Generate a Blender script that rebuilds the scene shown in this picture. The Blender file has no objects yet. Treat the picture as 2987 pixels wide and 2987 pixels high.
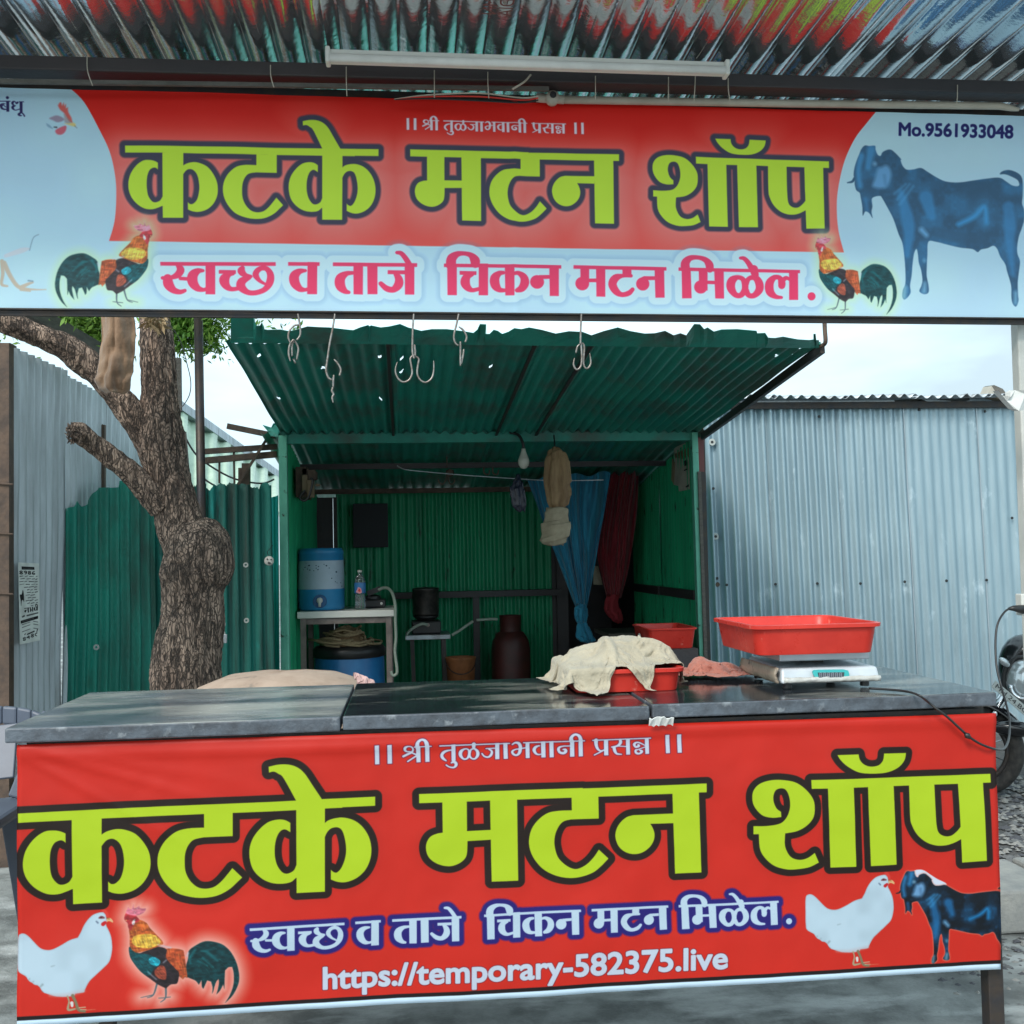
import bpy, bmesh, math, random
import numpy as np
from mathutils import Vector, Matrix, noise
random.seed(7)
R = math.radians
S = bpy.context.scene
COL = S.collection
# ---------------------------------------------------------------- camera
F = 3100.0; CX = CY = 1493.5; CAMZ = 1.35
vy = Vector(((1190 - CX) / F, -(1624 - CY) / F, -1)).normalized()          # world +Y seen in camera space
hx = Vector(((36688 - CX) / F, -(943 - CY) / F, -1)); hx = (hx - vy * hx.dot(vy)).normalized()
vz = hx.cross(vy)
Mc = Matrix((hx, vy, vz))            # rows: world axes in camera space -> cam->world rotation
cam = bpy.data.cameras.new('camera'); camo = bpy.data.objects.new('camera', cam); COL.objects.link(camo)
camo.matrix_world = Matrix.Translation((0, 0, CAMZ)) @ Mc.to_4x4()
cam.sensor_width = 36; cam.sensor_fit = 'HORIZONTAL'; cam.lens = 36 * F / 2987.0
cam.clip_start = .05; cam.clip_end = 600; S.camera = camo
# ---------------------------------------------------------------- daylight
W_ = bpy.data.worlds.new('World'); S.world = W_; W_.use_nodes = True
nt = W_.node_tree; nt.nodes.clear()
out = nt.nodes.new('ShaderNodeOutputWorld'); bg = nt.nodes.new('ShaderNodeBackground'); sky = nt.nodes.new('ShaderNodeTexSky')
SUN_EL, SUN_AZ = 40, 212      # azimuth clockwise from +Y: the sun stands behind the camera, a little to the right
sky.sky_type = 'NISHITA'; sky.sun_disc = False; sky.sun_elevation = R(SUN_EL); sky.sun_rotation = R(SUN_AZ); sky.dust_density = 4.0; sky.air_density = 1.0; sky.ozone_density = 1.5
hs = nt.nodes.new('ShaderNodeHueSaturation'); hs.inputs['Saturation'].default_value = .62
cloudmix = nt.nodes.new('ShaderNodeMixRGB'); cloudmix.blend_type = 'MIX'; cloudmix.inputs['Color2'].default_value = (8.4, 11.2, 12.4, 1)
tc = nt.nodes.new('ShaderNodeTexCoord'); mpn = nt.nodes.new('ShaderNodeMapping'); mpn.inputs['Scale'].default_value = (1, 1, 3.2)
nz = nt.nodes.new('ShaderNodeTexNoise'); nz.inputs['Scale'].default_value = 2.6; nz.inputs['Detail'].default_value = 5
rp = nt.nodes.new('ShaderNodeValToRGB'); rp.color_ramp.elements[0].position = .36; rp.color_ramp.elements[0].color = (.34, .34, .34, 1); rp.color_ramp.elements[1].position = .62; rp.color_ramp.elements[1].color = (.95, .95, .95, 1)
L = nt.links.new
L(tc.outputs['Generated'], mpn.inputs['Vector']); L(mpn.outputs['Vector'], nz.inputs['Vector']); L(nz.outputs['Fac'], rp.inputs['Fac'])
L(sky.outputs[0], hs.inputs['Color']); L(hs.outputs[0], cloudmix.inputs['Color1']); L(rp.outputs[0], cloudmix.inputs['Fac']); L(cloudmix.outputs[0], bg.inputs['Color']); L(bg.outputs[0], out.inputs['Surface'])
bg.inputs['Strength'].default_value = .075
sun = bpy.data.lights.new('sun', 'SUN'); sun.energy = 1.5; sun.angle = R(18); sun.color = (1, .96, .90)
suno = bpy.data.objects.new('sun', sun); COL.objects.link(suno)
sd_ = Vector((math.sin(R(SUN_AZ)) * math.cos(R(SUN_EL)), math.cos(R(SUN_AZ)) * math.cos(R(SUN_EL)), math.sin(R(SUN_EL))))
suno.rotation_euler = sd_.to_track_quat('Z', 'Y').to_euler(); suno.location = (0, -4, 8)
S.view_settings.view_transform = 'Standard'; S.view_settings.look = 'None'; S.view_settings.gamma = 1; S.view_settings.use_curve_mapping = False
S.view_settings.exposure = .88
S.cycles.max_bounces = 6; S.cycles.diffuse_bounces = 3; S.cycles.glossy_bounces = 3; S.cycles.transmission_bounces = 6
# ---------------------------------------------------------------- helpers
CAM = Vector((0, 0, CAMZ))
def ray(u, v):
    c = Vector(((u - CX) / F, -(v - CY) / F, -1))
    return Vector((hx.dot(c), vy.dot(c), vz.dot(c)))
def P(u, v, Y):
    """the point at depth Y that the photograph shows at pixel (u, v)"""
    d = ray(u, v); return CAM + d * (Y / d.y)
def G(u, v, Z):
    d = ray(u, v); return CAM + d * ((Z - CAMZ) / d.z)

MATS = {}
def mat(name, c1, c2=None, rough=.6, metal=0.0, scale=8.0, stretch=(1, 1, 1), bump=0.0, bscale=60.0, lo=.35, hi=.65, c3=None, s3=2.0, lo3=.55, hi3=.7, st3=(1, 1, 1), rvar=0.0, trans=0.0, alpha=None, coat=0.0, sheen=0.0, coords='Object', detail=6, bstretch=None):
    if name in MATS: return MATS[name]
    m = bpy.data.materials.new(name); m.use_nodes = True; t = m.node_tree; b = t.nodes['Principled BSDF']
    L = t.links.new
    b.inputs['Roughness'].default_value = rough; b.inputs['Metallic'].default_value = metal
    if trans: b.inputs['Transmission Weight'].default_value = trans
    if coat: b.inputs['Coat Weight'].default_value = coat; b.inputs['Coat Roughness'].default_value = .15
    if sheen: b.inputs['Sheen Weight'].default_value = sheen
    tc = t.nodes.new('ShaderNodeTexCoord')
    def noisy(sc, st, det=detail):
        mp = t.nodes.new('ShaderNodeMapping'); mp.inputs['Scale'].default_value = st; L(tc.outputs[coords], mp.inputs['Vector'])
        n = t.nodes.new('ShaderNodeTexNoise'); n.inputs['Scale'].default_value = sc; n.inputs['Detail'].default_value = det; n.inputs['Roughness'].default_value = .62; L(mp.outputs[0], n.inputs['Vector']); return n
    def ramp(src, a, z):
        r = t.nodes.new('ShaderNodeMapRange'); r.inputs['From Min'].default_value = a; r.inputs['From Max'].default_value = z; L(src, r.inputs['Value']); return r.outputs[0]
    c2 = c2 or tuple(x * .82 for x in c1)
    n = noisy(scale, stretch); f = ramp(n.outputs['Fac'], lo, hi)
    mx = t.nodes.new('ShaderNodeMixRGB'); mx.inputs['Color1'].default_value = (*c1, 1); mx.inputs['Color2'].default_value = (*c2, 1); L(f, mx.inputs['Fac'])
    col = mx.outputs[0]
    if c3:
        n3 = noisy(s3, st3); f3 = ramp(n3.outputs['Fac'], lo3, hi3)
        m3 = t.nodes.new('ShaderNodeMixRGB'); L(col, m3.inputs['Color1']); m3.inputs['Color2'].default_value = (*c3, 1); L(f3, m3.inputs['Fac']); col = m3.outputs[0]
    L(col, b.inputs['Base Color'])
    if rvar:
        nr = noisy(scale * 2.3, stretch); r = t.nodes.new('ShaderNodeMapRange'); r.inputs['To Min'].default_value = max(.02, rough - rvar); r.inputs['To Max'].default_value = min(1, rough + rvar); r.inputs['From Min'].default_value = .3; r.inputs['From Max'].default_value = .7
        L(nr.outputs['Fac'], r.inputs['Value']); L(r.outputs[0], b.inputs['Roughness'])
    if bump:
        nb = noisy(bscale, bstretch or (1, 1, 1), 4); bp = t.nodes.new('ShaderNodeBump'); bp.inputs['Strength'].default_value = bump; bp.inputs['Distance'].default_value = .01; L(nb.outputs['Fac'], bp.inputs['Height']); L(bp.outputs[0], b.inputs['Normal'])
    MATS[name] = m; return m

def props(o, label=None, cat=None, group=None, kind=None):
    if label: o['label'] = label
    if cat: o['category'] = cat
    if group: o['group'] = group
    if kind: o['kind'] = kind
    return o
def thing(name, label, cat, loc, group=None):
    o = bpy.data.objects.new(name, None); COL.objects.link(o); o.location = loc; o.empty_display_size = .1
    return props(o, label, cat, group)
def worldpos(o):
    p = Vector(o.location)
    while o.parent: o = o.parent; p += Vector(o.location)
    return p
def mesh(name, vs, fs, m, parent=None, smooth=False, label=None, cat=None, group=None, kind=None, uv=None, solid=0, sub=0, bevel=0):
    """verts in world coordinates; the object's origin goes to the base of its bounding box"""
    vs = [Vector(v) for v in vs]
    lo = Vector([min(v[i] for v in vs) for i in range(3)]); hi = Vector([max(v[i] for v in vs) for i in range(3)])
    org = Vector(((lo.x + hi.x) / 2, (lo.y + hi.y) / 2, lo.z))
    me = bpy.data.meshes.new(name); me.from_pydata([v - org for v in vs], [], fs); me.update()
    if m: me.materials.append(m)
    if smooth: me.polygons.foreach_set('use_smooth', [True] * len(me.polygons))
    if uv:
        ul = me.uv_layers.new(name='UVMap')
        for lp in me.loops: ul.data[lp.index].uv = uv[lp.vertex_index]
    o = bpy.data.objects.new(name, me); COL.objects.link(o)
    if parent: o.parent = parent; o.location = org - worldpos(parent)
    else: o.location = org
    if solid: md = o.modifiers.new('s', 'SOLIDIFY'); md.thickness = solid; md.offset = 0
    if bevel: md = o.modifiers.new('b', 'BEVEL'); md.width = bevel; md.segments = 2; md.limit_method = 'ANGLE'; md.angle_limit = R(40)
    if sub: md = o.modifiers.new('u', 'SUBSURF'); md.levels = sub; md.render_levels = sub
    return props(o, label, cat, group, kind)
class MB:
    def __init__(s): s.v = []; s.f = []
    def add(s, vs, fs):
        k = len(s.v); s.v += [Vector(v) for v in vs]; s.f += [tuple(i + k for i in f) for f in fs]
    def hexa(s, c):   # 8 corners: bottom 4 ccw, top 4 ccw
        s.add(c, [(3, 2, 1, 0), (4, 5, 6, 7), (0, 1, 5, 4), (1, 2, 6, 5), (2, 3, 7, 6), (3, 0, 4, 7)])
    def box(s, x0, x1, y0, y1, z0, z1):
        s.hexa([(x0, y0, z0), (x1, y0, z0), (x1, y1, z0), (x0, y1, z0), (x0, y0, z1), (x1, y0, z1), (x1, y1, z1), (x0, y1, z1)])
    def bar(s, a, b, w, d=None):
        """square bar a->b, w wide and d deep"""
        a = Vector(a); b = Vector(b); d = d or w; z = (b - a).normalized(); r = Vector((0, 1, 0)) if abs(z.y) < .8 else Vector((0, 0, 1))
        x = z.cross(r).normalized() * w / 2; y = z.cross(x).normalized() * d / 2
        s.hexa([a - x - y, a + x - y, a + x + y, a - x + y, b - x - y, b + x - y, b + x + y, b - x + y])
    def tube(s, pts, rad, n=8, caps=True):
        pts = [Vector(p) for p in pts]; m = len(pts); rs = rad if isinstance(rad, (list, tuple)) else [rad] * m
        k = len(s.v); up = Vector((.13, .31, .94)); prev = None
        for i, p in enumerate(pts):
            t = (pts[min(i + 1, m - 1)] - pts[max(i - 1, 0)]).normalized()
            x = (prev - t * prev.dot(t)) if prev else t.cross(up)
            if x.length < 1e-4: x = t.orthogonal()
            x.normalize(); prev = x; y = t.cross(x)
            for j in range(n):
                a = 2 * math.pi * j / n; s.v.append(p + (x * math.cos(a) + y * math.sin(a)) * rs[i])
        for i in range(m - 1):
            for j in range(n):
                q = (j + 1) % n; s.f.append((k + i * n + j, k + i * n + q, k + (i + 1) * n + q, k + (i + 1) * n + j))
        if caps: s.f.append(tuple(k + j for j in range(n))[::-1]); s.f.append(tuple(k + (m - 1) * n + j for j in range(n)))
    def lathe(s, c, prof, n=24, ax=None):
        """prof [(r, h)] about an axis through c (default +Z)"""
        c = Vector(c); az = Vector(ax).normalized() if ax else Vector((0, 0, 1)); x = az.orthogonal().normalized(); y = az.cross(x); k = len(s.v)
        for r, h in prof:
            for j in range(n):
                a = 2 * math.pi * j / n; s.v.append(c + az * h + (x * math.cos(a) + y * math.sin(a)) * max(r, 1e-4))
        for i in range(len(prof) - 1):
            for j in range(n):
                q = (j + 1) % n; s.f.append((k + i * n + j, k + i * n + q, k + (i + 1) * n + q, k + (i + 1) * n + j))
    def build(s, name, m, parent=None, **kw): return mesh(name, s.v, s.f, m, parent, **kw)
def spline(pts, n=6):
    m = len(pts); out = []
    pts = [Vector(p) for p in pts]
    for i in range(m - 1):
        p0, p1, p2, p3 = pts[max(i - 1, 0)], pts[i], pts[i + 1], pts[min(i + 2, m - 1)]
        for k in range(n):
            t = k / n; out.append(.5 * ((2 * p1) + (p2 - p0) * t + (2 * p0 - 5 * p1 + 4 * p2 - p3) * t * t + (3 * p1 - p0 - 3 * p2 + p3) * t ** 3))
    out.append(pts[-1]); return out
def nz3(x, y, z=0): return noise.noise(Vector((x, y, z)))
def corr(name, TL, TR, BR, BL, nr, amp, m, parent=None, nv=8, ns=8, top=None, bot=None, dent=.006, holes=(), prof='sine', phase=0, seed=0, **kw):
    """corrugated sheet, ribs running from the top edge to the bottom edge; every rib is real relief"""
    TL, TR, BR, BL = map(Vector, (TL, TR, BR, BL)); nrm = (TR - TL).cross(BL - TL).normalized()
    nu = int(nr * ns); vs = []; uv = []; fs = []
    for i in range(nv + 1):
        for j in range(nu + 1):
            a = j / nu; b = i / nv
            t0 = top(a) if top else 0; b1 = bot(a) if bot else 1
            bb = t0 + (b1 - t0) * b
            p = (TL.lerp(TR, a)).lerp(BL.lerp(BR, a), bb)
            ph = a * nr * 2 * math.pi + phase; w = math.sin(ph)
            if prof == 'trap': w = max(-1, min(1, w * 2.2))
            if prof == 'lobe': w = 2 * math.sqrt(math.sin(ph / 2) ** 2 + .012) - 1
            if prof == 'flat': w = math.tanh(1.7 * w) / .935
            if prof == 'rib': w = max(0, math.cos(ph)) ** 3 * 2 - 1
            k = 1 + .35 * nz3(p.x * 1.3 + seed, p.z * 1.1, p.y)
            vs.append(p + nrm * (amp * w * k + dent * 2 * nz3(p.x * 2.1, p.z * 1.7 + seed, p.y * 2)))
            uv.append((a, b))
    for i in range(nv):
        for j in range(nu):
            a = (j + .5) / nu; b = (i + .5) / nv
            if any(((a - h[0]) / h[2]) ** 2 + ((b - h[1]) / h[3]) ** 2 < 1 for h in holes): continue
            k = i * (nu + 1) + j; fs.append((k, k + 1, k + nu + 2, k + nu + 1))
    return mesh(name, vs, fs, m, parent, smooth=True, **kw)
# ---------------------------------------------------------------- printed artwork (rasterised from vector shapes)
def srgb(r, g, b):
    return np.array([r, g, b], dtype=np.float32)

def homog(src, dst):
    A = []
    for (x, y), (u, v) in zip(src, dst):
        A.append([x, y, 1, 0, 0, 0, -u * x, -u * y, u]); A.append([0, 0, 0, x, y, 1, -v * x, -v * y, v])
    A = np.array(A, float)
    h = np.linalg.solve(A[:, :8], A[:, 8])
    return np.append(h, 1).reshape(3, 3)

def crop(ox, oy, s):
    return lambda x, y: (ox + x / s, oy + y / s)

def smooth_runs(pts, corners, n=6, closed=True):
    """Catmull-Rom through pts; straight and sharp at corner indices"""
    m = len(pts); out = []
    rng = range(m if closed else m - 1)
    for i in rng:
        p1 = np.array(pts[i], float); p2 = np.array(pts[(i + 1) % m], float)
        if i in corners: p0 = p1
        elif not closed and i == 0: p0 = p1
        else: p0 = np.array(pts[(i - 1) % m], float)
        j = (i + 1) % m
        if j in corners or (not closed and j == m - 1): p3 = p2
        else: p3 = np.array(pts[(i + 2) % m], float)
        if (i in corners) and (j in corners):
            out.append(p1); continue
        for k in range(n):
            t = k / n
            out.append(0.5 * ((2 * p1) + (-p0 + p2) * t + (2 * p0 - 5 * p1 + 4 * p2 - p3) * t * t + (-p0 + 3 * p1 - 3 * p2 + p3) * t ** 3))
    if not closed: out.append(np.array(pts[-1], float))
    return out

def parse(s):
    """'x,y x,yc ...' -> points, corner set; an 'all' prefix makes all corners"""
    pts = []; cs = set(); allc = s.startswith('!')
    for k, tok in enumerate(s.lstrip('!').split()):
        if tok.endswith('c'): cs.add(k); tok = tok[:-1]
        pts.append(tuple(float(q) for q in tok.split(',')))
    if allc: cs = set(range(len(pts)))
    return pts, cs

class SD:
    """signed distance accumulator on a canvas"""
    def __init__(s, W, H, band=60):
        s.W, s.H, s.band = W, H, band
        s.d = np.full((H, W), 1e3, np.float32)
    def _box(s, x0, y0, x1, y1, r):
        a = max(0, int(x0 - r)); b = min(s.W, int(x1 + r) + 2); c = max(0, int(y0 - r)); d = min(s.H, int(y1 + r) + 2)
        return a, b, c, d
    def seg(s, D, p, q, r0=0.0, r1=0.0, off=(0, 0)):
        rr = s.band + max(r0, r1)
        a, b, c, d = s._box(min(p[0], q[0]), min(p[1], q[1]), max(p[0], q[0]), max(p[1], q[1]), rr)
        if a >= b or c >= d: return
        X = np.arange(a, b, dtype=np.float32)[None, :] + .5 - p[0]; Y = np.arange(c, d, dtype=np.float32)[:, None] + .5 - p[1]
        dx, dy = q[0] - p[0], q[1] - p[1]; L = dx * dx + dy * dy + 1e-9
        t = np.clip((X * dx + Y * dy) / L, 0, 1)
        e = np.sqrt((X - t * dx) ** 2 + (Y - t * dy) ** 2) - (r0 + (r1 - r0) * t)
        D[c:d, a:b] = np.minimum(D[c:d, a:b], e)
    def poly(s, pts):
        P = [(float(x), float(y)) for x, y in pts]
        D = np.full_like(s.d, 1e3)
        n = len(P)
        for i in range(n): s.seg(D, P[i], P[(i + 1) % n])
        ys = [p[1] for p in P]; xs = [p[0] for p in P]
        a, b, c, d = s._box(min(xs), min(ys), max(xs), max(ys), 1)
        if a < b and c < d:
            X = np.arange(a, b)[None, :] + .5; Y = np.arange(c, d)[:, None] + .5
            ins = np.zeros((d - c, b - a), bool)
            for i in range(n):
                (x1, y1), (x2, y2) = P[i], P[(i + 1) % n]
                if y1 == y2: continue
                ylo, yhi = min(y1, y2), max(y1, y2)
                r0 = max(c, int(ylo) - 1); r1 = min(d, int(yhi) + 2)
                if r0 >= r1: continue
                YY = Y[r0 - c:r1 - c]
                cond = (YY >= ylo) & (YY < yhi)
                ins[r0 - c:r1 - c] ^= cond & (X < x1 + (YY - y1) * (x2 - x1) / (y2 - y1))
            sub = D[c:d, a:b]; sub[ins] *= -1
        s.d = np.minimum(s.d, D)
    def stroke(s, pts):
        P = [(float(p[0]), float(p[1]), float(p[2]) / 2) for p in pts]
        if len(P) == 1: P = P * 2
        for i in range(len(P) - 1): s.seg(s.d, P[i][:2], P[i + 1][:2], P[i][2], P[i + 1][2])
    def mask(s, r=0.0, soft=1.0):
        return np.clip(0.5 + (r - s.d) / soft, 0, 1)

def build(sd, items, cm, mp, wscale):
    """items: list of strings ('P pts' polygon / 'S x,y,w ...' stroke); cm crop map; mp px -> canvas"""
    for it in items:
        kind, body = it[0], it[2:]
        pts, cs = parse(body)
        if kind == 'P':
            c = smooth_runs(pts, cs) if not body.startswith('!') else [np.array(p) for p in pts]
            sd.poly([mp(*cm(x, y)) for x, y in c])
        else:
            if len(pts) > 2: c = smooth_runs(pts, cs, 5, False)
            else: c = pts
            sd.stroke([mp(*cm(p[0], p[1])) + (p[2] * wscale,) for p in c])

cA = crop(0, 1987, 1.932); cB = crop(900, 2100, 2.415); cC = crop(1500, 2050, 2.415); cD = crop(2100, 2087, 2.178)
MAIN = [
 (cA, ['P !102,745 1930,657 1930,712 103,798', 'P !403,780 572,772 572,1252 407,1262',
  'P 370,858c 340,846 300,841 250,848 195,885 150,945 130,1010 132,1070 155,1125 200,1172 260,1202 320,1205 370,1190 402,1176c 425,1176c 425,1105c 405,1105c 385,1135 350,1150 320,1142 290,1100 280,1030 285,960 305,915 335,898 355,900 370,912c',
  'P 550,866c 570,866c 600,848 650,835 700,838 760,860 805,905 838,965 847,1030 835,1090 800,1145 750,1182 690,1200 640,1198 607,1187c 607,1130c 625,1145 650,1140 678,1110 693,1060 697,1010 688,950 668,910 635,890 600,898 572,930c 550,935c',
  'P 1150,745c 1150,825c 1060,830 990,850 930,900 895,960 885,1020 895,1080 930,1140 985,1190 1060,1215 1140,1222 1220,1210 1290,1175 1340,1130 1366,1105c 1310,1052c 1280,1090 1245,1130 1205,1160 1155,1170 1110,1160 1070,1125 1045,1075 1040,1020 1045,965 1065,920 1095,893 1150,880c 1313,872c 1313,735c',
  'P !1670,710 1832,702 1832,1183 1672,1192',
  'P 1638,795c 1610,780 1570,776 1515,790 1465,830 1425,885 1407,945 1410,1010 1430,1065 1475,1110 1530,1135 1590,1140 1640,1130 1668,1107c 1690,1105c 1690,1035c 1670,1035c 1655,1065 1620,1082 1590,1072 1562,1030 1550,970 1555,900 1575,850 1605,832 1638,848c',
  'P 1515,480c 1570,468 1630,468 1680,485 1720,520 1760,580 1813,660c 1832,700c 1690,700c 1668,668c 1600,545 1570,520 1545,508 1517,513c']),
 (cB, ['P !60,557 470,538 470,603 60,622',
  'P 92,730c 114,725c 140,705 190,690 250,686 320,705 380,750 425,820 443,900 435,980 400,1055 340,1110 270,1138 210,1138 158,1120c 158,1050c 175,1065 200,1070 230,1040 255,980 265,910 255,830 235,775 205,755 165,760 135,785 116,822c 92,825c',
  'P !778,523 1932,478 1932,545 779,588',
  'P 942,575c 945,793c 905,800 860,820 833,860 827,910 845,965 890,1005 950,1028 1010,1030 1065,1010 1105,975 1118,930 1120,855c 1290,845c 1290,775c 1117,783c 1115,570c',
  'P !1278,560 1470,552 1478,1133 1290,1140']),
 (cC, ['P !0,622 1355,567 1355,630 0,685',
  'P 403,660c 405,757c 320,760 240,775 175,820 125,885 105,960 110,1030 140,1100 200,1170 280,1215 370,1235 460,1230 550,1200 610,1155 665,1098c 597,1035c 560,1090 510,1140 450,1170 400,1165 345,1130 305,1080 285,1000 290,930 315,870 350,835 400,822c 595,815c 592,650c',
  'P 1125,778c 840,790c 790,805 745,845 718,895 713,950 735,1010 780,1050 840,1066 900,1055 950,1020 980,975 988,925 975,880 958,852c 1125,847c',
  'P !1112,632 1300,624 1318,1195 1132,1203']),
 (cD, ['P 213,703c 290,702 360,693 400,675 430,635 445,580 440,520 420,475 390,463 355,475 340,510 342,550 360,590 388,612c 390,645c 330,650 270,635 225,590 205,540 210,480 250,435 320,412 400,410 480,425 545,470 590,530 600,590 590,650 550,700 490,735 415,750c 413,820 430,870 460,905 510,918 560,905 603,873c 630,935c 570,965 500,978 430,980 350,958 290,910 255,850 247,755c 213,755c',
  'P !577,408 1723,372 1725,428 580,465', 'P !680,455 845,448 865,960 702,967', 'P !935,448 1102,442 1123,948 958,957',
  'P 1200,437c 1207,640 1220,700 1255,760 1310,805 1370,825 1430,825 1480,810 1527,785c 1545,783c 1545,705c 1525,705c 1500,735 1465,762 1425,765 1390,745 1375,700 1368,600 1362,432c',
  'P !1512,428 1675,423 1693,922 1535,933',
  'P 742,250c 877,245c 885,280 910,308 950,322 1000,315 1030,285 1038,240c 1180,237c 1170,285 1130,330 1060,360 970,368 880,360 810,325 765,285'])]
cS1 = crop(1080, 2120, 4.025); cS2 = crop(1540, 2100, 4.025)
LINE1 = [
 (cS1, ['P !52,215 104,212 108,438 57,440', 'P !200,210 252,207 257,432 203,434',
  'S 388,348,26 440,322,28 485,300,26 503,268,22 488,236,18 450,226,16 412,242,32 408,272,30 432,290,18 470,292,16', 'S 440,408,18 545,340,20', 'S 470,296,18 545,330,20',
  'P !535,225 588,223 592,416 543,420', 'P !510,228 720,218 722,232 512,242', 'S 556,240,52 552,205,46 568,170,34 605,150,26 640,160,34 662,195,48 668,240,50',
  'P !642,215 693,212 697,412 647,414', 'P !808,213 1640,185 1642,200 810,230', 'P !950,205 1000,202 1003,400 955,402',
  'S 955,272,16 905,280,24 862,300,34 840,335,36 852,368,34 890,398,18',
  'S 952,424,18 978,412,30 1005,428,36 1006,455,34 978,478,22 930,472,18 892,450,18',
  'S 1215,205,50 1215,250,36', 'S 1165,310,30 1150,268,20 1110,260,20 1066,290,40 1060,335,40 1095,378,22 1135,374,22 1160,340,34 1165,310,30',
  'S 1165,310,34 1185,268,20 1225,260,22 1258,290,36 1262,335,38 1230,376,22 1190,372,20 1162,340,34',
  'S 1360,257,15 1470,252,15', 'S 1392,262,20 1428,290,26 1420,330,32 1385,358,22 1340,348,20 1312,316,18', 'P !1465,188 1515,186 1518,382 1468,384', 'P !1560,186 1610,184 1618,378 1568,380',
  'S 1668,205,20 1700,184,24 1742,192,36 1762,230,42 1760,270,42 1750,308,36 1718,334,24 1682,322,28 1668,292,28 1700,268,18 1740,260,16 1825,246,15',
  'P !1820,180 1868,178 1873,368 1826,370']),
 (cS2, ['P !-60,257 667,233 667,248 -60,273', 'S 136,302,16 118,304,22 88,320,34 72,352,40 92,392,28 125,406,18 155,400,14', 'P !150,248 203,246 208,440 157,442', 'P !248,245 298,243 304,438 254,440',
  'S 495,303,14 400,308,18 358,335,34 372,378,30 418,388,32 444,366,38 434,346,28 408,346,14', 'P !490,235 540,233 545,430 493,432', 'S 508,245,52 502,208,44 526,176,30 560,166,26 598,186,38 614,225,48',
  'P !590,228 640,226 645,426 595,428', 'P !750,230 1445,205 1447,220 752,244', 'S 796,238,50 800,290,40 816,335,32 850,362,18 895,350,14', 'S 778,410,16 895,352,16', 'P !890,226 940,224 943,414 893,416',
  'S 1082,235,36 1085,268,38 1050,303,26 980,318,15', 'S 1010,322,38 1018,360,38 1042,395,24 1098,403,14', 'S 1060,306,13 1150,312,13', 'P !1148,218 1195,216 1200,406 1153,408',
  'S 1375,300,12 1320,272,18 1278,264,20 1248,286,34 1266,318,24 1302,304,32 1290,288,14', 'S 1378,316,12 1300,345,14 1264,358,26 1272,388,28 1310,394,22 1336,370,34 1312,354,16', 'P !1370,210 1418,208 1423,398 1378,400',
  'P !1612,175 1660,173 1668,390 1620,392', 'P !1750,170 1800,168 1808,385 1758,387'])]
cT1 = crop(700, 2600, 3.578); cT2 = crop(1200, 2600, 3.578); cT3 = crop(1700, 2560, 3.019)
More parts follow.
